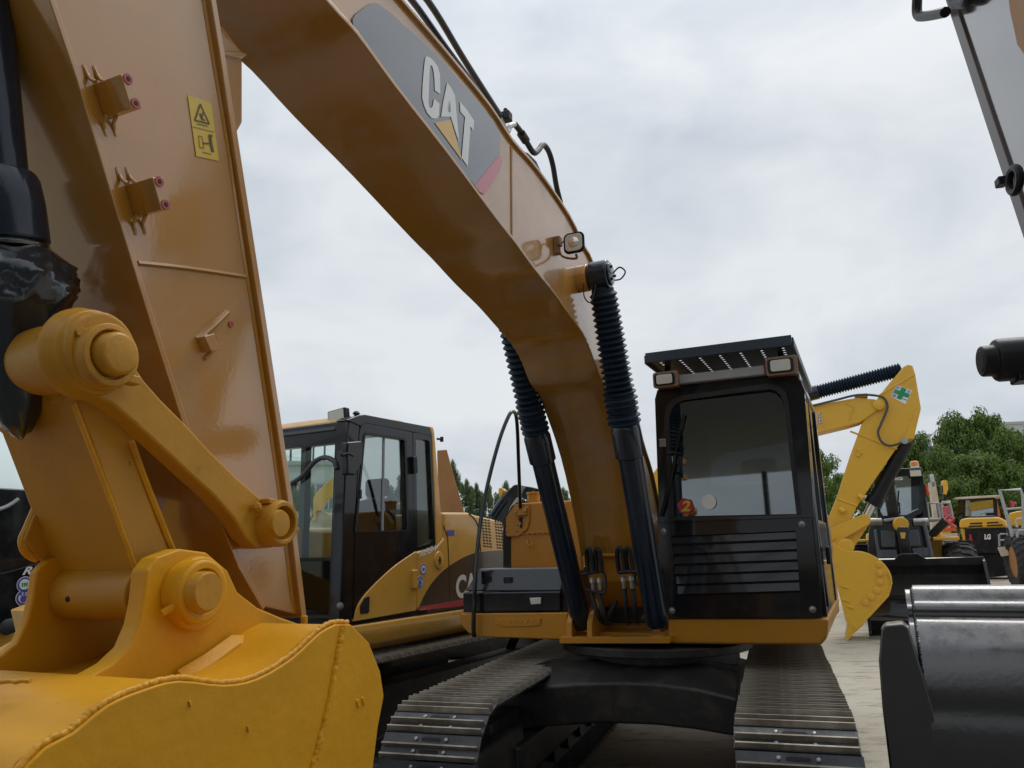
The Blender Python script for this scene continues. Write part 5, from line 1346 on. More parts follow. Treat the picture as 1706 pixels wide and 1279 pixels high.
# ================================================================== yellow excavator working side on, right of the cab
Y4 = frame_px(1440, 14.6, 21)
E4 = thing('excavator', 'bright yellow excavator side on with green cross sticker, beyond the black cab', 'excavator', Y4)
def y4(pts, y=-0.2): return Y4.xz(pts, y)
Zb = lambda pts: [(1320 + a / 4.409, 580 + c / 4.409) for a, c in pts]
Zc = lambda pts: [(1360 + a / 4.917, 820 + c / 4.917) for a, c in pts]
stk = y4(Zb([(640, 345), (700, 270), (770, 190), (815, 135), (850, 115), (885, 125), (905, 190), (946, 435), (905, 600), (895, 660), (815, 668), (740, 770), (470, 1170), (425, 1285)]) + Zc([(240, 300), (180, 370), (105, 400), (78, 310), (95, 215)]) + Zb([(330, 1080), (420, 800), (515, 540)]))
b = MB(); b.prism(stk, -0.18, 0.18, 'y'); s4 = b.build('stick', m_yel3, E4, bevel=0.02)
for A_, B_ in (([(425, 610), (770, 740)], 0), ([(330, 1105), (480, 1160)], 0), ([(640, 345), (900, 190)], 0)):
    P_ = [Y4.at(u, v, y=-0.18) for u, v in Zb(A_)]; b = MB(); b.tube(P_, 0.018, 6, smooth=False); b.build('side_weld', m_yel3, s4)
b = MB(); P_ = y4(Zb([(900, 470), (946, 440), (905, 610), (895, 665), (815, 668)]), -0.2)
b.prism(P_, -0.2, 0.2, 'y'); b.build('cylinder_lug', m_yel3, s4, bevel=0.01)
for u, v in [(490, 745), (500, 765), (485, 785)]:
    b = MB(); b.obox(Y4.at(*Zb([(u, v)])[0], y=-0.19), 0.07, 0.03, 0.05); b.build('bracket', m_yel3, s4, bevel=0.006)
for u, v in [(215, 148), (368, 40)]:
    b = MB(); b.tube([Y4.at(*Zc([(u - 20, v - 14)])[0], y=-0.2), Y4.at(*Zc([(u + 18, v + 12)])[0], y=-0.24)], 0.05, 8); b.build('bracket', m_yel3, s4, bevel=0.006)
crs = [Y4.at(u, v, y=-0.186) for u, v in Zb([(765, 270), (881, 310), (831, 412), (724, 355)])]
b = MB(); b.sheet(crs); cr4 = b.build('safety_sticker', m_wht, s4, fix=False)
ux = (crs[1] - crs[0]); uy = (crs[3] - crs[0]); oo = crs[0] + Vector((0, -0.004, 0))
def pt(a, c): return oo + ux * a + uy * c
b = MB(); b.sheet([pt(*p) for p in ((.34, .03), (.66, .03), (.66, .34), (.97, .34), (.97, .66), (.66, .66), (.66, .97), (.34, .97), (.34, .66), (.03, .66), (.03, .34), (.34, .34))]); b.build('green_cross', m_grn, cr4, fix=False)
for body_, a, c in (('安', .02, .30), ('全', .70, .30), ('第', .02, .98), ('一', .70, .98)):
    letters(body_, [pt(a, c), pt(a + .27, c), pt(a + .27, c - .26), pt(a, c - .26)] if body_ != '一' else [pt(a, c - .1), pt(a + .27, c - .1), pt(a + .27, c - .16), pt(a, c - .16)], 'letter', m_pur, cr4)
# boom
bm4 = y4(Zb([(665, 390), (600, 375), (470, 365), (115, 428), (-200, 480), (-560, 470), (-800, 620), (-1120, 1050), (-1020, 1130), (-900, 1080), (-520, 760), (-200, 700), (150, 635), (400, 575), (500, 545), (620, 460), (660, 430)]))
b = MB(); b.prism(bm4, -0.23, 0.23, 'y'); b4 = b.build('boom', m_yel3, E4, bevel=0.02)
b = MB(); b.tube([Y4.at(*p, y=-0.23) for p in Zb([(390, 405), (455, 435), (420, 525)])], 0.014, 6, smooth=False); b.build('side_weld', m_yel3, b4)
q = Y4.at(*Zb([(635, 415)])[0], y=-0.23); b = MB(); b.lathe([(0, 0.1), (0.04, 0.1), (0.05, 0.07)], q, (0, -1, 0), 20); b.build('pin', m_yel3, b4)
for body_, v0 in (('株式', 516), ('会社', 560)):
    Q_ = [Y4.at(*p, y=-0.234) for p in Zb([(128, v0 + 6), (216, v0 - 12), (214, v0 - 48), (128, v0 - 32)])]
    letters(body_, Q_, 'letter', m_wht, b4, bold=0.02)
    letters(body_, [p + Vector((0.012, -0.002, -0.006)) for p in Q_], 'letter', m_pur, b4)
b = MB(); b.obox(Y4.at(*Zb([(505, 355)])[0], y=-0.1), 0.22, 0.2, 0.08); b.build('pipe_bracket', m_tan, b4, bevel=0.01)
# cylinders
def cyl4(a, c, r_, y, parent, name, mat): 
    b = MB(); b.cyl(Y4.at(*a, y=y), Y4.at(*c, y=y), r_, seg=20); return b.build(name, mat, parent, bevel=0.01)
P0 = Y4.at(*Zb([(190, 320)])[0], y=0); P1 = Y4.at(*Zb([(800, 158)])[0], y=0); dd = (P1 - P0); pr = []
for k in range(30):
    t = dd.length * k / 30; s_ = dd.length / 30; pr += [(t, 0.105), (t + s_ * .45, 0.14), (t + s_ * .55, 0.14)]
b = MB(); b.lathe(pr + [(dd.length, 0.1)], P0, dd, 20); ac = b.build('stick_cylinder', m_bel, E4, ang=25)
b = MB(); b.lathe([(-0.30, 0.14), (0.0, 0.14)], P0, dd, 24); b.lathe([(-2.6, 0.12), (-0.3, 0.12)], P0, dd, 24); b.build('barrel', m_blu, ac, bevel=0.01)
bcy = cyl4(Zb([(838, 690)])[0], Zb([(605, 1120)])[0], 0.125, 0.0, E4, 'bucket_cylinder', m_sat)
b = MB(); b.cyl(Y4.at(*Zb([(615, 1100)])[0], y=0), Y4.at(*Zb([(585, 1150)])[0], y=0), 0.15, seg=20); b.build('gland', m_sat, bcy)
b = MB(); b.cyl(Y4.at(*Zb([(590, 1140)])[0], y=0), Y4.at(*Zb([(530, 1260)])[0], y=0), 0.07, seg=16); b.build('rod', m_chr, bcy)
q = Y4.at(*Zb([(825, 680)])[0], y=-0.2); b = MB(); b.lathe([(0, 0.06), (0.03, 0.06)], q, (0, -1, 0), 16); b.build('pin', m_grey, bcy)
b = MB(); b.tube([Y4.at(*p, y=-0.28) for p in Zb([(-60, 440), (110, 428), (300, 385), (480, 343), (640, 352), (690, 390), (695, 450), (650, 560), (630, 620), (660, 690), (720, 715), (800, 695)])], 0.022, 8); b.build('hose', m_dgry, E4)
# linkage and bucket
def bar4(a, c, r0, r1, y0_, y1_, name, parent):
    A_ = Y4.at(*Zc([a])[0], y=y0_); C_ = Y4.at(*Zc([c])[0], y=y0_); d_ = Vector((C_.x - A_.x, C_.z - A_.z)); an = math.atan2(d_.y, d_.x); pts = []
    for k in range(9): t = an + PI / 2 + PI * k / 8; pts.append((A_.x + r0 * math.cos(t), A_.z + r0 * math.sin(t)))
    for k in range(9): t = an - PI / 2 + PI * k / 8; pts.append((C_.x + r1 * math.cos(t), C_.z + r1 * math.sin(t)))
    b = MB(); b.prism(pts, y0_, y1_, 'y'); o = b.build(name, m_yel3, parent, bevel=0.01)
    b = MB(); b.lathe([(0, r0 * .5), (0.03, r0 * .45)], (A_.x, y0_, A_.z), (0, -1, 0), 16); b.build('pin', m_yel3, o)
    return o
bar4((128, 362), (398, 222), 0.14, 0.10, -0.26, -0.2, 'idler_link', E4)
bar4((398, 222), (245, 440), 0.10, 0.12, -0.14, 0.14, 'bucket_link', E4)
bk4 = smooth2(y4(Zc([(165, 430), (230, 470), (300, 485), (360, 485), (430, 500), (530, 560), (600, 645), (622, 740), (590, 850), (490, 960), (380, 1075), (300, 1150)]), -0.42), 3) + y4(Zc([(262, 1110), (245, 1060), (218, 950), (150, 680), (105, 490), (98, 425)]), -0.42)
b = MB(); b.prism(bk4, -0.42, 0.42, 'y'); k4 = b.build('bucket', m_yel3, E4, bevel=0.012)
b = MB(); ed4 = smooth2(y4(Zc([(580, 665), (610, 740), (560, 860), (470, 950), (380, 1035), (300, 1090)]), -0.44), 3)
b.prism(ed4 + y4(Zc([(320, 1140), (400, 1060), (490, 965), (595, 850), (625, 740), (600, 650)]), -0.44), -0.45, -0.42, 'y'); b.build('wear_strip', m_yel3, k4, bevel=0.006)
for u, v in ((512, 588), (520, 660), (520, 735), (497, 802), (452, 856), (404, 902)):
    q = Y4.at(*Zc([(u, v)])[0], y=-0.42); b = MB(); b.lathe([(0, 0.055), (0.025, 0.055), (0.03, 0.04)], q, (0, -1, 0), 18); b.build('wear_button', m_yel3, k4)
for u, v in ((235, 775), (240, 885), (280, 940)):
    q = Y4.at(*Zc([(u, v)])[0], y=-0.42); b = MB(); b.obox(q, 0.12, 0.04, 0.03, Matrix.Rotation(0.35, 3, 'Y')); b.build('weld_bar', m_yel3, k4, bevel=0.006)
for yy in (-0.38, -0.13, 0.13, 0.38):
    T_ = y4(Zc([(262, 1110), (300, 1060), (390, 1080), (300, 1165), (242, 1228)]), -0.42)
    b = MB(); b.prism(T_, yy - 0.05, yy + 0.05, 'y', None); b.build('tooth', m_yel3 if yy > -0.3 else m_yel3, k4, bevel=0.006)
for y_ in (-0.34, 0.24):
    P_ = y4(Zc([(95, 410), (150, 415), (215, 400), (265, 410), (290, 440), (290, 470), (170, 440), (105, 500)]), -0.34); b = MB(); b.prism(P_, y_, y_ + 0.1, 'y'); b.build('bucket_ear', m_yel3, k4, bevel=0.01)
q = Y4.at(*Zc([(243, 442)])[0], y=-0.34); b = MB(); b.lathe([(0, 0.14), (0.05, 0.14), (0.06, 0.1)], q, (0, -1, 0), 20); b.build('pin', m_yel3, k4)
# house and tracks, behind the near cab
xh = y4([(1240, 900)])[0][0]; xh0 = y4([(1030, 900)])[0][0]
b = MB(); b.box(xh0 - 0.6, xh - 0.9, -1.2, 1.4, 1.05, 2.0); b.build('house', m_yel3, E4, bevel=0.06)
b = MB(); b.box(xh - 1.5, xh, 0.35, 1.35, 1.1, 2.9, top=(xh - 1.5, xh - 0.15, 0.38, 1.3)); b.build('cab', m_blk, E4, bevel=0.08)
b = MB()
for yy in (-1.2, 0.75):
    P_ = [(xh0 - 0.6 + 0.42 * 0, 0.42)]
    n = 10; oo_ = []
    for k in range(n + 1): a = PI / 2 + PI * k / n; oo_.append((xh0 - 0.2 + 0.42 * math.cos(a), 0.43 + 0.42 * math.sin(a)))
    for k in range(n + 1): a = -PI / 2 + PI * k / n; oo_.append((xh + 0.1 + 0.42 * math.cos(a), 0.43 + 0.42 * math.sin(a)))
    b.prism(oo_, yy, yy + 0.5, 'y')
b.build('track_pair', m_grease, E4, bevel=0.02)

# ================================================================== arm and bucket of the excavator at the right edge
B6 = Frame(25.8, 2.062, 4.25)
E6 = thing('excavator', 'dark excavator arm and black bucket reaching down at the right edge of the yard', 'excavator', B6)
def at6(u, v, x): return B6.at(u, v, x=x)
# bucket: shell rolled across x, side plate with weld, side cutter
def b6(px_, x=0.0): return B6.yz(px_, x)
q_top = B6.at(1500, 988, y=0.10); q_a = B6.at(1505, 1012, y=0.02); q_b = B6.at(1505, 1036, y=0.02); q_c = B6.at(1505, 1060, y=-0.08); q_d = B6.at(1505, 1085, y=-0.13)
prof6 = [(0.30, q_top.z - 0.05), (0.22, q_top.z - 0.0), (0.13, q_top.z + 0.005), (0.07, q_a.z + 0.015), (0.035, q_a.z - 0.01), (0.03, q_b.z + 0.03), (0.02, q_b.z + 0.005), (-0.03, q_b.z - 0.015), (-0.09, q_c.z - 0.01), (-0.14, q_d.z - 0.0), (-0.19, q_d.z - 0.10), (-0.235, 0.95), (-0.25, 0.75), (-0.22, 0.5), (-0.12, 0.25), (0.05, 0.08), (0.3, 0.01), (0.8, 0.02), (1.0, 0.03)]
prof6s = smooth2(prof6, 4)
X6 = 1.45
b = MB(); b.prism(ribbon(prof6s, 0, 0, 0.03, -1), 0.03, X6); bk6 = b.build('bucket', m_sil, E6, ang=50)
sp = prof6s + [(0.95, 0.4), (0.5, q_top.z - 0.3)]
b = MB(); b.prism([(y * 1.0 - (0.012 if y < 0.1 else 0), z + (0.008 if z > 1.2 else 0)) for y, z in sp], -0.012, 0.018); b.build('side_plate', m_sil, bk6, bevel=0.006)
b = MB(); b.prism(sp, X6 - 0.02, X6 + 0.01); b.build('side_plate', m_sil, bk6, bevel=0.006)
bead([(0.03, y - 0.012, z + 0.006) for y, z in prof6[1:12]], 0.015, 'side_weld', m_sil, bk6, 0.0025, 5)
sc6 = [tuple(B6.at(u, v, y=-0.27)) for u, v in [(1468, 1049), (1474, 1041), (1503, 1038), (1514, 1046), (1526, 1085), (1552, 1170), (1580, 1279), (1590, 1400), (1500, 1400), (1482, 1279), (1470, 1180), (1464, 1100)]]
b = MB(); b.prism([(p[0], p[2]) for p in sc6], -0.275, -0.1, 'y'); b.build('side_cutter', m_sil, bk6, bevel=0.012)
for xx in (0.85, 1.25):
    b = MB(); b.prism([(0.05, q_top.z - 0.1), (0.3, q_top.z + 0.25), (0.42, q_top.z + 0.25), (0.5, q_top.z - 0.1)], xx, xx + 0.1); b.build('bucket_ear', m_sil, bk6, bevel=0.01)
# stick: only its far side shows
S6 = Frame(14, 2.13, 4.25)
xs6 = 0.42
far = [(y, z) for y, z in S6.yz([(1548, -80), (1575, 0), (1640, 200), (1706, 400), (1790, 660)], xs6)]
d6 = (Vector(far[0]) - Vector(far[-1])).normalized(); n6 = Vector((-d6.y, d6.x)); n6 = n6 if n6.x < 0 else -n6
near6 = [tuple(Vector(p) + n6 * 0.62) for p in far]
top6 = [tuple(Vector(far[0]) + d6 * 0.9), tuple(Vector(near6[0]) + d6 * 0.9)]
b = MB(); b.prism([top6[0]] + far + near6[::-1] + [top6[1]], xs6 + 0.012, xs6 + 0.42); st6 = b.build('stick', m_brn, E6, bevel=0.004)
st6.location = B6.loc(S6.O); st6.rotation_euler = (0, 0, B6.phi - S6.phi)
fe = [top6[0]] + far
b = MB(); b.prism([tuple(Vector(p)) for p in fe] + [tuple(Vector(p) + n6 * 0.085) for p in fe][::-1], xs6, xs6 + 0.43); b.build('edge_flange', m_edge, st6, bevel=0.004)
gl = [(y, z) for y, z in S6.yz([(1672, -60), (1682, 20), (1694, 75), (1706, 92), (1760, 60), (1740, -80)], xs6 - 0.02)]
b = MB(); b.prism(gl, xs6 - 0.02, xs6 + 0.02); b.build('side_doubler', m_tan, st6, bevel=0.006)
b = MB(); b.tube([S6.at(u, v, x=xs6 - 0.05) for u, v in [(1534, -60), (1528, 0), (1529, 24), (1540, 27), (1575, 20)]], 0.028, 10); b.build('pipe', m_rub, st6)
b = MB(); b.tube([S6.at(u, v, x=xs6 - 0.03) for u, v in [(1585, -30), (1590, 0), (1600, 4), (1612, 0), (1620, -30)]], 0.03, 10); b.build('hose', m_rub, st6)
b = MB(); q = S6.at(1690, 300, x=xs6 - 0.06)
rg = []
for k in range(17): a = 2 * PI * k / 16; rg.append(q + Vector((0, 0.062 * math.cos(a), 0.052 * math.sin(a))))
b.tube(rg, 0.017, 8, smooth=False)
lr = b.build('lifting_ring', m_sat, st6)
b = MB(); b.obox(S6.at(1668, 303, x=xs6 - 0.02), 0.04, 0.06, 0.04); b.build('ring_lug', m_sat, st6, bevel=0.006)
lk = S6.at(1706, 597, x=0.32)
b = MB(); b.lathe([(-0.17, 0.060), (-0.165, 0.067), (-0.118, 0.069), (-0.113, 0.088), (-0.10, 0.094), (0.5, 0.094)], lk, (1, 0.0, 0.0), 36); b.lathe([(-0.172, 0.048), (-0.165, 0.05)], lk, (1, 0, 0), 24)
pn6 = b.build('linkage_pin', m_sat, st6, bevel=0.004)
b = MB(); b.obox(lk + Vector((0.0, 0, -0.085)), 0.10, 0.12, 0.04); b.build('pin_keeper', m_sat, st6, bevel=0.008)

# ================================================================== machines across the yard
m_orim = material('orange_rim_paint', (0.42, 0.19, 0.06), 0.6)
def wheel(parent, c, r_, wd, ax=(1, 0, 0), rim=m_yel3, lugs=22, name='wheel'):
    """tyre with chevron lugs on a dished rim; c is the hub centre"""
    ax = Vector(ax).normalized(); c = Vector(c); h = wd / 2
    b = MB(); b.lathe([(-h * 0.7, r_ * 0.56), (-h * 0.95, r_ * 0.66), (-h, r_ * 0.84), (-h * 0.78, r_ * 0.95), (h * 0.78, r_ * 0.95), (h, r_ * 0.84), (h * 0.95, r_ * 0.66), (h * 0.7, r_ * 0.56)], c, ax, 36, cap=False)
    o = b.build(name, m_tyre, parent)
    a_ = ax.orthogonal().normalized(); bb = ax.cross(a_)
    b = MB()
    for k in range(lugs):
        for s_ in (-1, 1):
            th = 2 * PI * (k + (0.25 if s_ > 0 else 0)) / lugs
            pts = []
            for t_, off in ((0.0, 0.0), (0.5, 0.05), (0.98, 0.17)):
                an = th + off; rad = r_ * (1.0 if t_ < 0.9 else 0.93)
                pts.append((c + ax * (s_ * h * t_) + (a_ * math.cos(an) + bb * math.sin(an)) * rad, an))
            for (p, an), (q, an2) in zip(pts, pts[1:]):
                tg = -a_ * math.sin(an) + bb * math.cos(an); rd = a_ * math.cos(an) + bb * math.sin(an); w_ = 0.045 * r_ / 0.7
                i = [b._v(v) for v in (p - tg * w_ - rd * 0.07 * r_, p + tg * w_ - rd * 0.07 * r_, p + tg * w_ * 0.7, p - tg * w_ * 0.7, q - tg * w_ - rd * 0.07 * r_, q + tg * w_ - rd * 0.07 * r_, q + tg * w_ * 0.7, q - tg * w_ * 0.7)]
                for f in ((0, 1, 2, 3), (7, 6, 5, 4), (0, 4, 5, 1), (1, 5, 6, 2), (2, 6, 7, 3), (3, 7, 4, 0)): b._f([i[q_] for q_ in f])
    lg = b.build('tread', m_tyre, o); lg['kind'] = 'stuff'
    b = MB(); b.lathe([(-h * 0.72, r_ * 0.57), (-h * 0.66, r_ * 0.52), (-h * 0.2, r_ * 0.45), (-h * 0.15, r_ * 0.2), (-h * 0.3, r_ * 0.18), (h * 0.3, r_ * 0.18), (h * 0.15, r_ * 0.2), (h * 0.2, r_ * 0.45), (h * 0.66, r_ * 0.52), (h * 0.72, r_ * 0.57)], c, ax, 28); b.build('rim', rim, o)
    return o

# ---- wheel loader facing the camera, big black bucket down
Lf = frame_px(1497, 17.6, 24)
W1 = thing('wheel_loader', 'wheel loader facing forward with a wide black bucket lowered, amber beacon on its cab', 'wheel loader', Lf)
Zl = lambda pts: [(1340 + a / 4.568, 760 + c / 4.568) for a, c in pts]
def lf(pts, y): return Lf.xz(Zl(pts), y)
c1 = lf([(575, 470), (560, 430), (540, 300), (590, 110), (610, 98), (880, 92), (902, 110), (905, 300), (898, 430), (800, 478)], 0)
cabi = lf([(600, 452), (580, 420), (575, 300), (608, 150), (870, 145), (878, 300), (870, 400), (780, 445)], 0)
cab5 = bpy.data.objects.new('cab', None); col.objects.link(cab5); cab5.parent = W1
b = MB(); ringf(b, c1, cabi, 0.0, 0.15); b.build('front_frame', m_blk, cab5, ang=40)
b = MB(); b.prism(cabi, 0.05, 0.06, 'y'); b.build('windscreen', m_glassr, cab5)
cx5 = [p[0] for p in c1]; xa, xb_5 = min(cx5), max(cx5); zc0 = min(p[1] for p in c1); zc1 = max(p[1] for p in c1)
b = MB(); b.box(xa + 0.1, xb_5 - 0.05, 0.1, 1.6, zc1 - 0.2, zc1)
b.box(xa, xb_5, 1.45, 1.6, zc0, zc1 - 0.9)
for xx in (xa + 0.06, xb_5 - 0.06):
    for yy in (0.15, 0.95, 1.55): b.box(xx - 0.06, xx + 0.06, yy - 0.06, yy + 0.06, zc0, zc1)
    b.box(xx - 0.03, xx + 0.03, 0.1, 1.6, zc0 - 0.1, zc0 + 0.25)
b.build('cab_frame', m_blk, cab5, bevel=0.02)
b = MB(); b.prism(lf([(812, 150), (872, 148), (884, 330), (876, 395), (815, 415)], 0.03), 0.0, 0.03, 'y'); b.build('side_shade', m_glassd, cab5)
b = MB(); b.sheet([(xa + 0.1, 1.55, zc0 + 0.4), (xb_5 - 0.1, 1.55, zc0 + 0.4), (xb_5 - 0.1, 1.55, zc1 - 0.15), (xa + 0.1, 1.55, zc1 - 0.15)]); b.build('rear_glass', m_glassc, cab5, fix=False)
letters('XCMG', [Lf.at(*p, y=-0.01) for p in Zl([(560, 188), (748, 180), (748, 157), (560, 166)])], 'letter', m_wht, cab5, bold=0.05)
cs = lf([(665, 380)], 0.8)[0]
b = MB(); b.prism(lf([(612, 400), (618, 310), (640, 288), (690, 286), (716, 310), (722, 400), (700, 430), (625, 430)], 0.8), 0.75, 0.95, 'y'); b.prism(lf([(640, 282), (648, 210), (690, 208), (696, 280)], 0.85), 0.82, 0.95, 'y'); b.build('seat', m_sgry, cab5, bevel=0.04)
b = MB()
for P_ in ([(612, 400), (605, 350), (640, 320)], [(740, 400), (755, 370), (735, 345)]): b.tube([Lf.at(*p, y=0.6) for p in Zl(P_)], 0.03, 6)
b.build('arm_rest', m_wht, cab5)
b = MB(); b.tube([Lf.at(*p, y=-0.02) for p in Zl([(700, 440), (712, 350), (718, 260)])], 0.015, 6); b.tube([Lf.at(*p, y=-0.02) for p in Zl([(728, 440), (722, 350)])], 0.015, 6); b.build('wiper', m_rub, cab5)
q = Lf.at(*Zl([(842, 92)])[0], y=0.2)
b = MB(); b.lathe([(-0.02, 0.09), (0.05, 0.09)], q, (0, 0, 1), 16); bcn = b.build('beacon_base', m_wht, cab5)
b = MB(); b.lathe([(0.05, 0.095), (0.14, 0.09), (0.17, 0.06)], q, (0, 0, 1), 18); b.build('beacon', m_amber, bcn)
for u, v in ((846, 130), (640, 132)):
    q = Lf.at(*Zl([(u, v)])[0], y=-0.06); b = MB(); b.obox(q, 0.28, 0.12, 0.18); o = b.build('roof_lamp', m_sat, cab5, bevel=0.02)
    b = MB(); b.obox(q + Vector((0, -0.065, 0)), 0.22, 0.012, 0.13); b.build('lens', m_lens, o)
b = MB(); b.prism(lf([(915, 210), (930, 205), (958, 290), (945, 310), (930, 300)], 0.1), 0.1, 0.2, 'y'); b.build('mirror', m_orange, cab5, bevel=0.02)
# front frame, arms, bucket
b = MB(); b.prism(lf([(490, 560), (520, 480), (900, 470), (945, 500), (960, 780), (480, 790)], -0.2), -0.2, 1.0, 'y'); b.build('front_chassis', m_blk, W1, bevel=0.03)
for P_, nm in (([(582, 560), (690, 575), (690, 690), (590, 690)], 'chassis_plate'), ([(790, 565), (868, 560), (888, 680), (810, 685)], 'chassis_plate'), ([(575, 712), (700, 710), (710, 770), (580, 770)], 'lower_plate'), ([(820, 700), (950, 695), (960, 760), (840, 765)], 'lower_plate')):
    b = MB(); b.prism(lf(P_, -0.3), -0.3, -0.2, 'y'); b.build(nm, m_bgry, W1, bevel=0.02)
for P_ in ([(528, 560), (548, 556), (582, 770), (560, 775)], [(900, 490), (922, 488), (984, 760), (960, 770)]):
    b = MB(); b.prism(lf(P_, -0.9), -0.9, -0.6, 'y'); b.build('lift_arm', m_bgry, W1, bevel=0.02)
b = MB(); b.prism(lf([(700, 560), (712, 535), (785, 535), (798, 560), (815, 735), (735, 740)], -1.1), -1.1, -0.9, 'y'); o = b.build('bell_crank', m_blk, W1, bevel=0.03)
b = MB(); b.prism(lf([(728, 580), (772, 580), (766, 625), (738, 625)], -1.13), -1.13, -1.1, 'y'); b.build('crank_decal', m_lyl, o)
q = Lf.at(*Zl([(735, 520)])[0], y=-0.6); b = MB(); b.lathe([(0, 0.14), (0.1, 0.16), (0.35, 0.16), (0.45, 0.13)], q + Vector((0, -0.2, 0)), (0, 1, 0), 24); b.build('tilt_cylinder', m_yel3, W1)
b = MB(); b.obox(Lf.at(*Zl([(680, 478)])[0], y=-0.4), 0.42, 0.2, 0.06, Matrix.Rotation(-0.12, 3, 'Y')); b.build('crank_pin', m_grey, W1, bevel=0.02)
for u in (520, 555, 870, 905):
    q = Lf.at(*Zl([(u, 500)])[0], y=-0.5); b = MB(); b.lathe([(-0.1, 0.085), (0.1, 0.085)], q, (1, 0, 0), 16); b.build('arm_pivot', m_stl, W1, bevel=0.01)
yb5 = -2.6
z_t = lf([(1362, 762)], yb5)[0]; xr5 = z_t[0]
xl5 = lf([(430, 785)], yb5)[0][0]; zt5 = lf([(620, 785)], yb5)[0][1]
pf5 = smooth2([(-2.6, zt5), (-2.45, zt5 - 0.3), (-2.35, zt5 - 0.7), (-2.5, 0.25), (-2.9, 0.03), (-3.5, 0.02)], 4)
b = MB(); b.prism(ribbon(pf5, 0, 0, 0.04, 1), xl5, xr5); k5 = b.build('bucket', m_blk, W1)
for xx in (xl5, xr5 - 0.04): b = MB(); b.prism(pf5 + [(-3.5, 0.1), (-2.75, zt5 - 0.05)], xx, xx + 0.05); b.build('bucket_side', m_blk, k5, bevel=0.01)
b = MB(); b.prism([(xl5, zt5 - 0.01)] + lf([(600, 787), (685, 785), (712, 752), (738, 742), (858, 740), (880, 752), (925, 778), (1362, 762)], yb5) + [(xr5, zt5 - 0.12), (xl5, zt5 - 0.12)], yb5 - 0.04, yb5 + 0.04, 'y'); b.build('spill_guard', m_blk, k5, bevel=0.008)
b = MB(); b.box(xl5, xr5, -3.65, -3.45, 0.0, 0.04); b.build('cutting_edge', m_stl, k5, bevel=0.005)
# rear body, fenders, rails
b = MB(); b.box(xa - 0.3, xb_5 + 0.3, 1.0, 4.6, 1.0, 1.9); b.build('rear_body', m_yel3, W1, bevel=0.08)
b = MB(); b.box(*[lf([(970, 625)], 0.3)[0][0], lf([(1170, 625)], 0.3)[0][0]], 0.0, 1.3, lf([(970, 640)], 0.3)[0][1], lf([(970, 615)], 0.3)[0][1]); b.build('fender', m_yel3, W1, bevel=0.02)
b = MB(); b.box(*[lf([(360, 640)], 0.3)[0][0], lf([(500, 640)], 0.3)[0][0]], 0.0, 1.3, lf([(400, 652)], 0.3)[0][1], lf([(400, 632)], 0.3)[0][1]); b.build('fender', m_yel3, W1, bevel=0.02)
def rail(fr, pts, y, r_, mat, parent, name='handrail', f=Zl, y2=None):
    b = MB(); P_ = [fr.at(*p, y=y) for p in f(pts)]; b.tube(P_, r_, 8, smooth=False); return b.build(name, mat, parent)
rail(Lf, [(945, 470), (935, 360), (1010, 352), (1030, 470)], 0.6, 0.035, m_grey, W1)
rail(Lf, [(1050, 470), (1035, 362), (1105, 352), (1125, 460)], 0.9, 0.035, m_grey, W1)
rail(Lf, [(960, 610), (1010, 560), (1075, 495)], 0.2, 0.09, m_sat, W1, 'fender_strut')
rail(Lf, [(930, 490), (1040, 480)], 0.4, 0.04, m_grey, W1, 'cross_tube')
wy = lf([(1165, 655)], 0.6)[0]; wyl = lf([(440, 655)], 0.6)[0]
for xx in (wy[0], wyl[0]):
    wheel(W1, (xx, 0.6, wy[1] - 0.78), 0.78, 0.62)
    wheel(W1, (xx, 3.8, wy[1] - 0.78), 0.78, 0.62)

# ---- yellow compactor seen from behind
Rf = frame_px(1640, 33.0, 34)
W2 = thing('road_roller', 'yellow and black machine seen from behind, slotted hood and dark rear panel with white logo', 'roller', Rf)
Zr = lambda pts: [(1520 + a / 5.328, 760 + c / 5.328) for a, c in pts]
def rf(pts, y): return Rf.xz(Zr(pts), y)
b = MB(); b.prism(rf([(462, 640), (835, 632), (840, 700), (836, 862), (480, 862)], 0), 0, 0.5, 'y'); rp = b.build('rear_panel', m_sat, W2, bevel=0.03)
letters('LG', [Rf.at(*p, y=-0.02) for p in Zr([(640, 738), (696, 738), (696, 690), (640, 690)])], 'letter', m_wht, rp, bold=0.06)
b = MB(); b.prism(rf([(505, 765), (508, 695), (522, 688), (536, 762)], 0), -0.04, 0.0, 'y'); b.build('reflector', m_red, rp)
hd0 = rf([(418, 635), (416, 590), (428, 560), (480, 548), (760, 540), (815, 565), (834, 610), (834, 628)], -0.1)
b = MB(); b.prism(hd0, -0.1, 3.0, 'y'); hd = b.build('hood', m_yel3, W2, bevel=0.06)
for P_ in ([(510, 592), (620, 586), (620, 600), (512, 604)], [(500, 616), (620, 610), (622, 624), (500, 630)], [(660, 586), (760, 580), (768, 592), (662, 598)], [(660, 610), (800, 602), (804, 616), (662, 622)]):
    b = MB(); b.prism(rf(P_, -0.11), -0.115, -0.09, 'y'); b.build('vent_slot', m_hole, hd)
b = MB(); b.prism(rf([(490, 545), (520, 530), (720, 524), (760, 545), (770, 560), (500, 565)], -0.05), 0.0, 1.2, 'y'); b.build('hood_top', m_dgry, hd, bevel=0.03)
b = MB(); b.prism(rf([(425, 640), (470, 640), (490, 760), (455, 765)], 0.1), 0.1, 2.5, 'y'); b.build('side_panel', m_yel3, W2, bevel=0.03)
b = MB(); b.prism(rf([(520, 862), (840, 862), (845, 1060), (640, 1080)], 0.2), 0.2, 2.0, 'y'); b.build('chassis', m_sat, W2, bevel=0.02)
cbo = rf([(395, 545), (405, 350), (690, 342), (722, 365), (728, 540)], 0.4); cbi = rf([(420, 520), (424, 372), (682, 366), (690, 515)], 0.4)
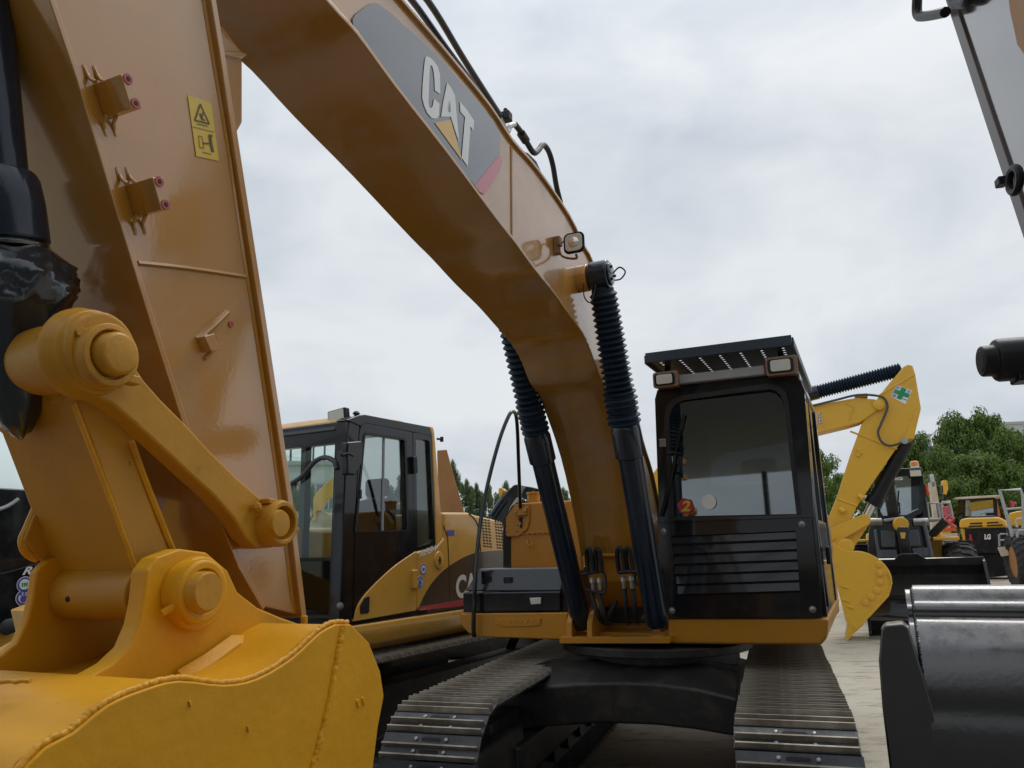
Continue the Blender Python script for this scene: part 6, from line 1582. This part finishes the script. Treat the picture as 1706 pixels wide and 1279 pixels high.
b = MB(); ringf(b, cbo, cbi, 3.0, 3.15); b.build('cab_frame', m_sat, W2, ang=40)
b = MB(); b.prism(cbi, 3.05, 3.06, 'y'); b.build('rear_glass', m_glassr, W2)
b = MB(); b.prism(rf([(310, 358), (345, 345), (540, 332), (740, 322), (745, 335), (700, 345), (400, 362)], 0.4), 2.8, 4.8, 'y'); b.build('roof', m_cream, W2, bevel=0.02)
b = MB(); b.prism(rf([(505, 520), (503, 420), (515, 388), (535, 388), (545, 420), (545, 520)], 0.4), 3.6, 3.9, 'y'); b.prism(rf([(600, 490), (602, 435), (655, 430), (668, 490)], 0.4), 3.5, 3.8, 'y'); b.build('seat', m_sat, W2, bevel=0.05)
b = MB(); b.prism(rf([(345, 540), (352, 370), (400, 366), (405, 545)], 0.4), 3.0, 4.4, 'y'); b.build('cab_side', m_glassd, W2)
for xx in (hd0[0][0] - 0.1, hd0[-1][0] + 0.1): wheel(W2, (xx, 0.9, 0.75), 0.75, 0.5, lugs=18)
b = MB(); b.lathe([(-1.1, 0.75), (1.1, 0.75)], (sum(p[0] for p in hd0) / len(hd0), 5.8, 0.75), (1, 0, 0), 36); b.build('drum', m_stl, W2)
b = MB(); b.prism(rf([(530, 855), (575, 850), (575, 880), (560, 882), (558, 868), (532, 872)], 0), -0.2, 0.0, 'y'); b.build('tow_hook', m_yel3, W2, bevel=0.01)

# ---- loader at the right edge, big tyre and grey access rails
Gf = frame_px(1700, 26.0, 34)
W3_ = thing('wheel_loader', 'wheel loader at the far right edge with a big lugged tyre and grey ladder rails', 'wheel loader', Gf)
def gf(pts, y): return Gf.xz(Zr(pts), y)
wt = Gf.at(*Zr([(905, 1195)])[0], y=0)
wc_ = Gf.at(*Zr([(940, 985)])[0], y=0.2)
wheel(W3_, (wc_.x + 0.15, 0.2, 0.90), 0.90, 0.7, ax=(1, 0.3, 0), rim=m_orim, lugs=24)
wheel(W3_, (wc_.x + 2.6, 0.4, 0.90), 0.90, 0.7, lugs=24); wheel(W3_, (wc_.x + 0.4, 4.2, 0.90), 0.90, 0.7, lugs=24); wheel(W3_, (wc_.x + 2.6, 4.2, 0.90), 0.90, 0.7, lugs=24)
b = MB(); b.prism(gf([(850, 620), (855, 505), (940, 485), (1300, 470), (1300, 620)], 0.4), 0.4, 4.8, 'y'); b.build('hood', m_yel3, W3_, bevel=0.05)
b = MB(); b.prism(gf([(880, 800), (885, 640), (1300, 630), (1300, 800)], 0.2), 0.2, 4.6, 'y'); b.build('side_body', m_dgry, W3_, bevel=0.03)
b = MB(); b.prism(gf([(885, 780), (888, 645), (1100, 640), (1100, 775)], 0.15), 0.12, 0.2, 'y'); b.build('grey_panel', m_grey, W3_, bevel=0.02)
b = MB(); b.box(wc_.x + 0.3, wc_.x + 2.4, 0.2, 4.6, 0.6, 1.3); b.build('chassis', m_sat, W3_)
rail(Gf, [(905, 780), (870, 640), (775, 302), (960, 294), (985, 370), (985, 640)], -0.1, 0.055, m_grey, W3_, 'ladder_rail', Zr)
rail(Gf, [(820, 470), (1000, 458)], -0.1, 0.035, m_grey, W3_, 'ladder_rung', Zr)
rail(Gf, [(930, 630), (922, 570), (935, 555), (1000, 552)], -0.1, 0.04, m_cream, W3_, 'handrail', Zr)
rail(Gf, [(940, 800), (932, 690), (945, 660), (1000, 656)], -0.15, 0.045, m_grey, W3_, 'handrail', Zr)
rail(Gf, [(775, 800), (770, 700), (785, 690), (845, 690), (850, 800)], 0.6, 0.035, m_grey, W3_, 'step_frame', Zr)
rail(Gf, [(772, 745), (848, 745)], 0.6, 0.03, m_grey, W3_, 'step', Zr)
b = MB(); b.prism(gf([(755, 810), (850, 800), (860, 880), (790, 890)], 0.6), 0.5, 0.7, 'y'); b.build('step_box', m_cream, W3_, bevel=0.02)

# ---- lifts and cranes standing between them
def mast(name, label, cat, px_, depth, parts, group=None):
    fr = frame_px(px_, depth, 20)
    t = thing(name, label, cat, fr, None, group)
    zmin = 9
    for nm, mat, pts, th in parts:
        o2 = fr.xz(Zr(pts), 0)
        b = MB(); b.prism(o2, 0, th, 'y'); b.build(nm, mat, t, bevel=0.01)
    return t, fr
t, fr = mast('boom_lift', 'cream and steel lifting arm rising just right of the loader cab', 'boom lift', 1560, 30.0,
     [('arm', m_cream, [(150, 232), (205, 222), (240, 420), (225, 545), (190, 540)], 0.4), ('tip', m_chr, [(152, 165), (186, 160), (208, 265), (175, 275)], 0.3), ('lower_arm', m_cream, [(165, 540), (250, 540), (260, 690), (180, 700)], 0.5),
      ('base', m_orange, [(150, 700), (420, 690), (420, 900), (160, 920)], 1.8)])
for xx in (-1.2, 0.4): wheel(t, (xx, -0.1, 0.5), 0.5, 0.35, lugs=14)
t, fr = mast('mobile_crane', 'yellow crane head on a dark mast in front of the trees', 'crane', 1575, 36.0,
     [('jib_head', m_yel3, [(268, 225), (280, 210), (310, 215), (320, 290), (300, 345), (275, 330)], 0.5), ('mast', m_sat, [(278, 330), (302, 345), (300, 560), (270, 560)], 0.4), ('sheave', m_sat, [(262, 260), (272, 255), (275, 320), (262, 325)], 0.6), ('body', m_yel3, [(240, 560), (340, 560), (350, 900), (240, 900)], 1.5)])
for xx in (-0.9, 0.6): wheel(t, (xx, -0.1, 0.5), 0.5, 0.35, lugs=14)
t, fr = mast('scissor_lift', 'small red scissor lift with tangled folded arms behind the loader fender', 'lift', 1582, 28.0,
     [('lower_deck', m_orange, [(270, 640), (390, 632), (395, 665), (275, 672)], 0.9), ('base', m_cream, [(260, 690), (400, 680), (405, 760), (265, 765)], 1.0), ('platform', m_red, [(262, 448), (340, 440), (342, 500), (266, 505)], 0.8)])
for A_, B_ in (([(270, 640)], [(370, 560)]), ([(385, 635)], [(290, 560)]), ([(290, 560)], [(365, 500)]), ([(370, 560)], [(280, 505)])):
    b = MB(); b.cyl(fr.at(*Zr(A_)[0], y=0.05), fr.at(*Zr(B_)[0], y=0.05), 0.07, seg=6); b.build('scissor_arm', m_red, t)
rail(fr, [(270, 450), (262, 405), (335, 398), (340, 445)], 0.1, 0.03, m_cream, t, 'guard_rail', Zr)
b = MB()
zz = fr.at(*Zr([(300, 762)])[0], y=0).z
for xx in (-0.1, 0.6): b.lathe([(0, 0.22), (0.15, 0.22)], (xx, -0.02, 0.22), (0, 1, 0), 16)
b.box(-0.3, 0.7, 0.0, 1.0, 0.2, zz + 0.05)
b.build('wheel_base', m_sat, t)
t, fr = mast('aerial_lift', 'slanted orange red lift arm behind the roller cab', 'lift', 1662, 38.0,
     [('arm', m_orange, [(728, 392), (752, 382), (785, 530), (770, 548), (745, 530)], 0.4), ('turret', m_orange, [(720, 548), (800, 545), (805, 640), (720, 640)], 1.5), ('base', m_sat, [(700, 640), (830, 640), (830, 880), (700, 880)], 2.0)])
t, fr = mast('telehandler', 'red jib end showing above the grey ladder rails', 'lift', 1688, 40.0,
     [('jib', m_red, [(862, 400), (925, 405), (930, 420), (908, 425), (905, 450), (880, 450), (878, 425)], 0.4), ('arm', m_sat, [(790, 398), (865, 400), (865, 408), (790, 406)], 0.2), ('body', m_sat, [(880, 450), (905, 450), (930, 880), (860, 880)], 1.5)])

# ---- tan boom standing behind the left cab
Kf = frame_px(745, 13.5, -6)
K = thing('excavator', 'flat tan boom of a parked excavator rising behind the left cab', 'excavator', Kf)
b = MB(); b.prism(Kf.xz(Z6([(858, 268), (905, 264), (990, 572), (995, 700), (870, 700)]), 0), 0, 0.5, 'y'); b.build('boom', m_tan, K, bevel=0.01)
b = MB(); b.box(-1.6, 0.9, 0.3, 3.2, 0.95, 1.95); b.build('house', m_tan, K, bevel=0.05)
for xx in (-1.6, 0.5):
    b = MB(); oo_ = [(0.1 + 0.4 * math.cos(PI / 2 + PI * k / 8), 0.42 + 0.41 * math.sin(PI / 2 + PI * k / 8)) for k in range(9)] + [(3.4 + 0.4 * math.cos(-PI / 2 + PI * k / 8), 0.42 + 0.41 * math.sin(-PI / 2 + PI * k / 8)) for k in range(9)]
    b.prism(oo_, xx, xx + 0.5); b.build('track', m_grease, K)
# ---- black bent boom behind the tank
Zt = lambda pts: [(740 + a / 6.558, 770 + c / 6.558) for a, c in pts]
Qf = frame_px(865, 13.0, 12)
Q6 = thing('excavator', 'black bent excavator boom showing above the yellow tank and filler cap', 'excavator', Qf)
b = MB(); b.prism(Qf.xz(Zt([(480, 680), (560, 500), (640, 380), (700, 300), (760, 245), (800, 240), (860, 255), (960, 270), (1080, 300), (1105, 330), (1100, 380), (1060, 430), (960, 440), (880, 400), (830, 380), (790, 380), (720, 480), (660, 640), (640, 720)]), 0), 0, 0.5, 'y'); bo = b.build('boom', m_blk, Q6, bevel=0.02)
b = MB()
for u, v in ((845, 272), (870, 275), (850, 300), (845, 320)): b.lathe([(0, 0.028), (0.01, 0.028)], Qf.at(*Zt([(u, v)])[0], y=0), (0, -1, 0), 10)
b.build('bolt', m_stl, bo)
b = MB(); b.prism(Qf.xz(Zt([(600, 285), (640, 280), (660, 310), (640, 360), (615, 400), (605, 350)]), 0.1), 0.05, 0.3, 'y'); b.build('cylinder_end', m_yel3, Q6, bevel=0.01)
b = MB(); b.tube([Qf.at(*p, y=-0.05) for p in Zt([(520, 590), (600, 470), (655, 400)])], 0.06, 8); b.build('boom_cylinder', m_blu, Q6)
b = MB(); b.box(-2.4, 0.3, 0.4, 2.8, 0.95, 1.75); b.build('house', m_blk, Q6, bevel=0.05)
b = MB(); b.prism([(0.2 + 0.4 * math.cos(PI / 2 + PI * k / 8), 0.42 + 0.41 * math.sin(PI / 2 + PI * k / 8)) for k in range(9)] + [(3.2 + 0.4 * math.cos(-PI / 2 + PI * k / 8), 0.42 + 0.41 * math.sin(-PI / 2 + PI * k / 8)) for k in range(9)], -2.2, 0.1); b.build('track', m_grease, Q6)
# ---- yellow arm seen through the left cab's windscreen
Zw = lambda pts: [(460 + a / 5.329, 720 + c / 5.329) for a, c in pts]
Af = frame_px(540, 19.0, -10)
A7 = thing('excavator', 'yellow excavator arm seen through the windscreen of the left cab', 'excavator', Af)
b = MB(); b.prism(Af.xz(Zw([(330, 780), (330, 590), (360, 530), (500, 400), (520, 380), (545, 420), (540, 520), (450, 600), (400, 690), (355, 700), (352, 785)]), 0), 0, 0.5, 'y'); b.build('arm', m_yel3, A7, bevel=0.02)
b = MB(); b.prism(Af.xz(Zw([(355, 700), (400, 690), (470, 720), (560, 730), (560, 870), (300, 870), (300, 800)]), 0.2), 0.2, 1.6, 'y'); b.build('house', m_cream, A7, bevel=0.05)
b = MB(); b.prism([(-0.6 + 0.4 * math.cos(PI / 2 + PI * k / 8), 0.42 + 0.41 * math.sin(PI / 2 + PI * k / 8)) for k in range(9)] + [(2.0 + 0.4 * math.cos(-PI / 2 + PI * k / 8), 0.42 + 0.41 * math.sin(-PI / 2 + PI * k / 8)) for k in range(9)], 0, 2.2, 'y'); b.build('track', m_grease, A7)

# ================================================================== buildings
def building(px0, px1, depth, vt, label, name='office_building', floors=3, cols_=6, railing=False, phi=8):
    fr = frame_px((px0 + px1) / 2, depth, phi)
    x0_ = fr.at(px0, 905, y=0).x; x1_ = fr.at(px1, 905, y=0).x; zt_ = fr.at((px0 + px1) / 2, vt, y=0).z
    t = thing(name, label, 'building', fr)
    b = MB(); b.box(x0_, x1_, 0, 14, 0, zt_); b.build('wall', m_wall, t)
    b = MB(); b.box(x0_ - 0.15, x1_ + 0.15, -0.15, 14.15, zt_, zt_ + 0.25); b.build('parapet', m_conc, t)
    wm = None
    for f in range(floors):
        for c in range(cols_):
            wx = x0_ + (x1_ - x0_) * (c + 0.5) / cols_; wz = zt_ - (f + 0.6) * 3.3
            if wz < 1: continue
            if wm is None:
                b = MB(); ringf(b, [(-0.7, -0.85), (0.7, -0.85), (0.7, 0.85), (-0.7, 0.85)], [(-0.6, -0.75), (0.6, -0.75), (0.6, 0.75), (-0.6, 0.75)], -0.08, 0.02); wo = b.build('window', m_conc, t); wm = wo.data
                b = MB(); b.box(-0.62, 0.62, -0.03, 0.0, -0.77, 0.77); po = b.build('pane', m_glassb, wo); pm = po.data
            else:
                wo = mesh_obj('window', wm, t); po = mesh_obj('pane', pm, wo)
            wo.location = (wx, 0, wz)
    if railing:
        b = MB()
        n = 14
        for k in range(n + 1):
            xx = x0_ + (x1_ - x0_) * k / n; b.box(xx - 0.06, xx + 0.06, -0.05, 0.07, zt_ + 0.25, zt_ + 2.0)
        b.box(x0_, x1_, -0.05, 0.07, zt_ + 1.9, zt_ + 2.05); b.build('roof_frame', m_dgry, t)
    return t
building(300, 575, 48, 775, 'pale flat roofed building with a steel frame along its roof, seen through the left cab', cols_=12, railing=True, phi=-12)
building(1688, 1900, 75, 702, 'pale block of flats rising above the trees at the right edge', cols_=8, floors=4)
building(1500, 1575, 90, 727, 'low grey rooftop just visible over the trees right of the yellow stick', cols_=5, floors=2)

# ---- unseen shed inferred from the cab glass, added to shade faces turned this way
SH = thing('unseen_shed', 'unseen open sided steel shed on the near side of the yard, added to shade the machines', 'shed', None, (0, -3.5, 0))
m_shed = material('pale_shed_sheeting', (0.74, 0.78, 0.82), 0.7, var=0.06)
b = MB(); b.prism([(0.0, 6.6), (-20.0, 8.6), (-40.0, 6.6), (-40.0, 6.8), (-20.0, 8.8), (0.0, 6.8)], -45, 45); b.build('roof', m_shed, SH)
for xx in range(-42, 43, 12):
    for yy in (-0.5, -20.0, -39.5):
        b = MB(); b.box(xx - 0.15, xx + 0.15, yy - 0.15, yy + 0.15, 0, 6.62 if yy != -20 else 8.58); b.build('column', m_dgry, SH)
b = MB(); b.box(-45, 45, -0.1, 0.0, 6.1, 7.2); b.build('fascia', m_shed, SH)

# ================================================================== trees
random.seed(11)
def tree_mesh(seed, n=15000, mat=m_leaf):
    """unit crown: leaves gathered in clumps through a lumpy volume, radius 1, height 2"""
    rnd = random.Random(seed); b = MB(); cl = []
    for k in range(70):
        th = rnd.uniform(0, 2 * PI); z = rnd.uniform(-0.85, 1.0)
        rr = math.sqrt(max(0.02, 1 - abs(z) ** 2.2)) * rnd.uniform(0.35, 1.0)
        cl.append((Vector((rr * math.cos(th), rr * math.sin(th), z)) * rnd.uniform(0.82, 1.04), rnd.uniform(0.14, 0.27)))
    for c, r_ in cl:
        for k in range(n // 70):
            d = Vector((rnd.gauss(0, 1), rnd.gauss(0, 1), rnd.gauss(0, 1))).normalized() * r_ * rnd.uniform(0.55, 1.05)
            d.z *= 0.75
            p = c + d; nrm = (d.normalized() + Vector((rnd.uniform(-.7, .7), rnd.uniform(-.7, .7), rnd.uniform(-.2, 1.0)))).normalized()
            a = nrm.orthogonal().normalized(); a = (Matrix.Rotation(rnd.uniform(0, 2 * PI), 3, nrm) @ a); bb = nrm.cross(a); s_ = rnd.uniform(0.017, 0.033)
            b.sheet([p - a * s_ * 1.6, p - bb * s_ * 0.7, p + a * s_ * 1.6, p + bb * s_ * 0.7])
    o = b.build('crown', mat, None, fix=False); me = o.data; bpy.data.objects.remove(o); return me
CROWNS = [tree_mesh(1), tree_mesh(2), tree_mesh(3, mat=m_leaf2)]
b = MB(); b.lathe([(0, 0.16), (0.3, 0.12), (1.0, 0.07)], (0, 0, 0), (0, 0, 1), 10)
for k in range(5): b.cyl((0, 0, 0.55 + k * 0.08), (0.35 * math.cos(k * 2.4), 0.35 * math.sin(k * 2.4), 0.85 + k * 0.1), 0.05, 0.015, 6)
tr_o = b.build('trunk', m_bark, None); TRUNK = tr_o.data; bpy.data.objects.remove(tr_o)
def tree(px_, vtop, depth, wpx, kind, label, group, squash=0.0):
    fr = frame_px(px_, depth, 0)
    ztop = fr.at(px_, vtop, y=0).z; r_ = wpx / 2 / F * depth * 1.05
    hz = max(ztop * 0.44, r_ * 0.9)
    t = thing('tree', label, 'tree', fr, None, group)
    c = mesh_obj('crown', CROWNS[kind], t); c.location = (0, 0, ztop - hz); c.scale = (r_, r_, hz); c.rotation_euler = (0, 0, random.uniform(0, 6.28))
    k = mesh_obj('trunk', TRUNK, t); k.scale = (r_ * 0.6, r_ * 0.6, ztop - hz)
GR = 'dense green trees along the right side of the yard'
for px_, vt, dp, wp, kd, lab in [
    (1375, 748, 52, 95, 0, 'fresh green tree filling the gap between the black cab and the yellow stick'),
    (1330, 775, 56, 90, 1, 'green tree almost hidden behind the black cab'),
    (1478, 775, 58, 90, 1, 'green tree directly behind the yellow stick, under the boom cylinder'),
    (1535, 728, 55, 105, 1, 'rounded green tree just right of the yellow stick, below the low rooftop'),
    (1590, 745, 50, 95, 0, 'green tree between the loader beacon and the two tallest crowns'),
    (1618, 692, 56, 110, 0, 'left one of the two tallest green crowns on the right'),
    (1665, 690, 54, 105, 1, 'right one of the two tallest green crowns, next to the flats'),
    (1710, 715, 50, 110, 0, 'green tree at the right edge in front of the pale flats'),
    (1640, 755, 47, 120, 1, 'wide lower green crown in front of the two tallest trees'),
    (1690, 770, 46, 90, 0, 'low green crown above the grey ladder rails'),
    (1560, 790, 47, 90, 0, 'low green crown right behind the amber beacon'),
    (1500, 800, 48, 80, 1, 'low green crown behind the loader cab roof'),
    (1760, 720, 52, 110, 1, 'green tree mostly outside the right edge beside the flats'),
    (1420, 790, 60, 80, 0, 'green tree behind the lower half of the yellow stick'),
    (1605, 800, 46, 80, 1, 'low green crown above the roller cab roof')]:
    tree(px_, vt, dp, wp, kd, lab, GR)
GL = 'darker trees behind the left hand machines'
for px_, vt, dp, wp, kd, lab in [
    (752, 775, 60, 40, 2, 'tall dark tree touching the edge of the tan boom'),
    (776, 806, 58, 42, 2, 'dark tree above the yellow hood, second from the tan boom'),
    (793, 812, 62, 40, 2, 'dark tree crossed by the long side of the black handrail hoop'),
    (822, 815, 56, 46, 2, 'dark tree inside the black handrail hoop, left of the black bent boom'),
    (850, 808, 60, 44, 2, 'dark tree behind the black bent boom'),
    (880, 820, 60, 40, 2, 'dark tree behind the filler cap of the yellow tank'),
    (910, 826, 62, 40, 2, 'low dark tree crossed by the left boom cylinder'),
    (945, 818, 60, 40, 2, 'dark tree between the left boom cylinder and the boom'),
    (970, 816, 64, 36, 2, 'dark tree touching the underside of the big boom above the tank'),
    (660, 800, 60, 60, 2, 'dark tree seen through the door glass of the left cab'),
    (690, 812, 62, 60, 2, 'dark tree seen through the rear quarter glass of the left cab'),
    (620, 815, 60, 50, 2, 'dark tree behind the front edge of the left cab door')]:
    tree(px_, vt, dp, wp, kd, lab, GL)
for px_, vt, wp, lab in ((492, 815, 26, 'smaller light green tree in front of the pale building, nearer the big stick'), (515, 808, 30, 'light green tree in front of the pale building, nearer the yellow arm')):
    tree(px_, vt, 40, wp, 0, lab, 'small trees by the pale building')
# overhead wires
for k, (va, vb) in enumerate(((797, 783), (808, 792), (815, 800))):
    Pf = frame_px(900, 70, 0)
    b = MB(); b.tube([Pf.at(700, va + 22, y=0), Pf.at(880, va + 6, y=0), Pf.at(960, vb, y=0), Pf.at(1150, vb - 26, y=0)], 0.018, 4)
    tag(b.build('overhead_wire', m_rub), ('highest', 'middle', 'lowest')[k] + ' of three thin overhead wires crossing the sky under the boom', 'wire', 'overhead wires behind the boom')
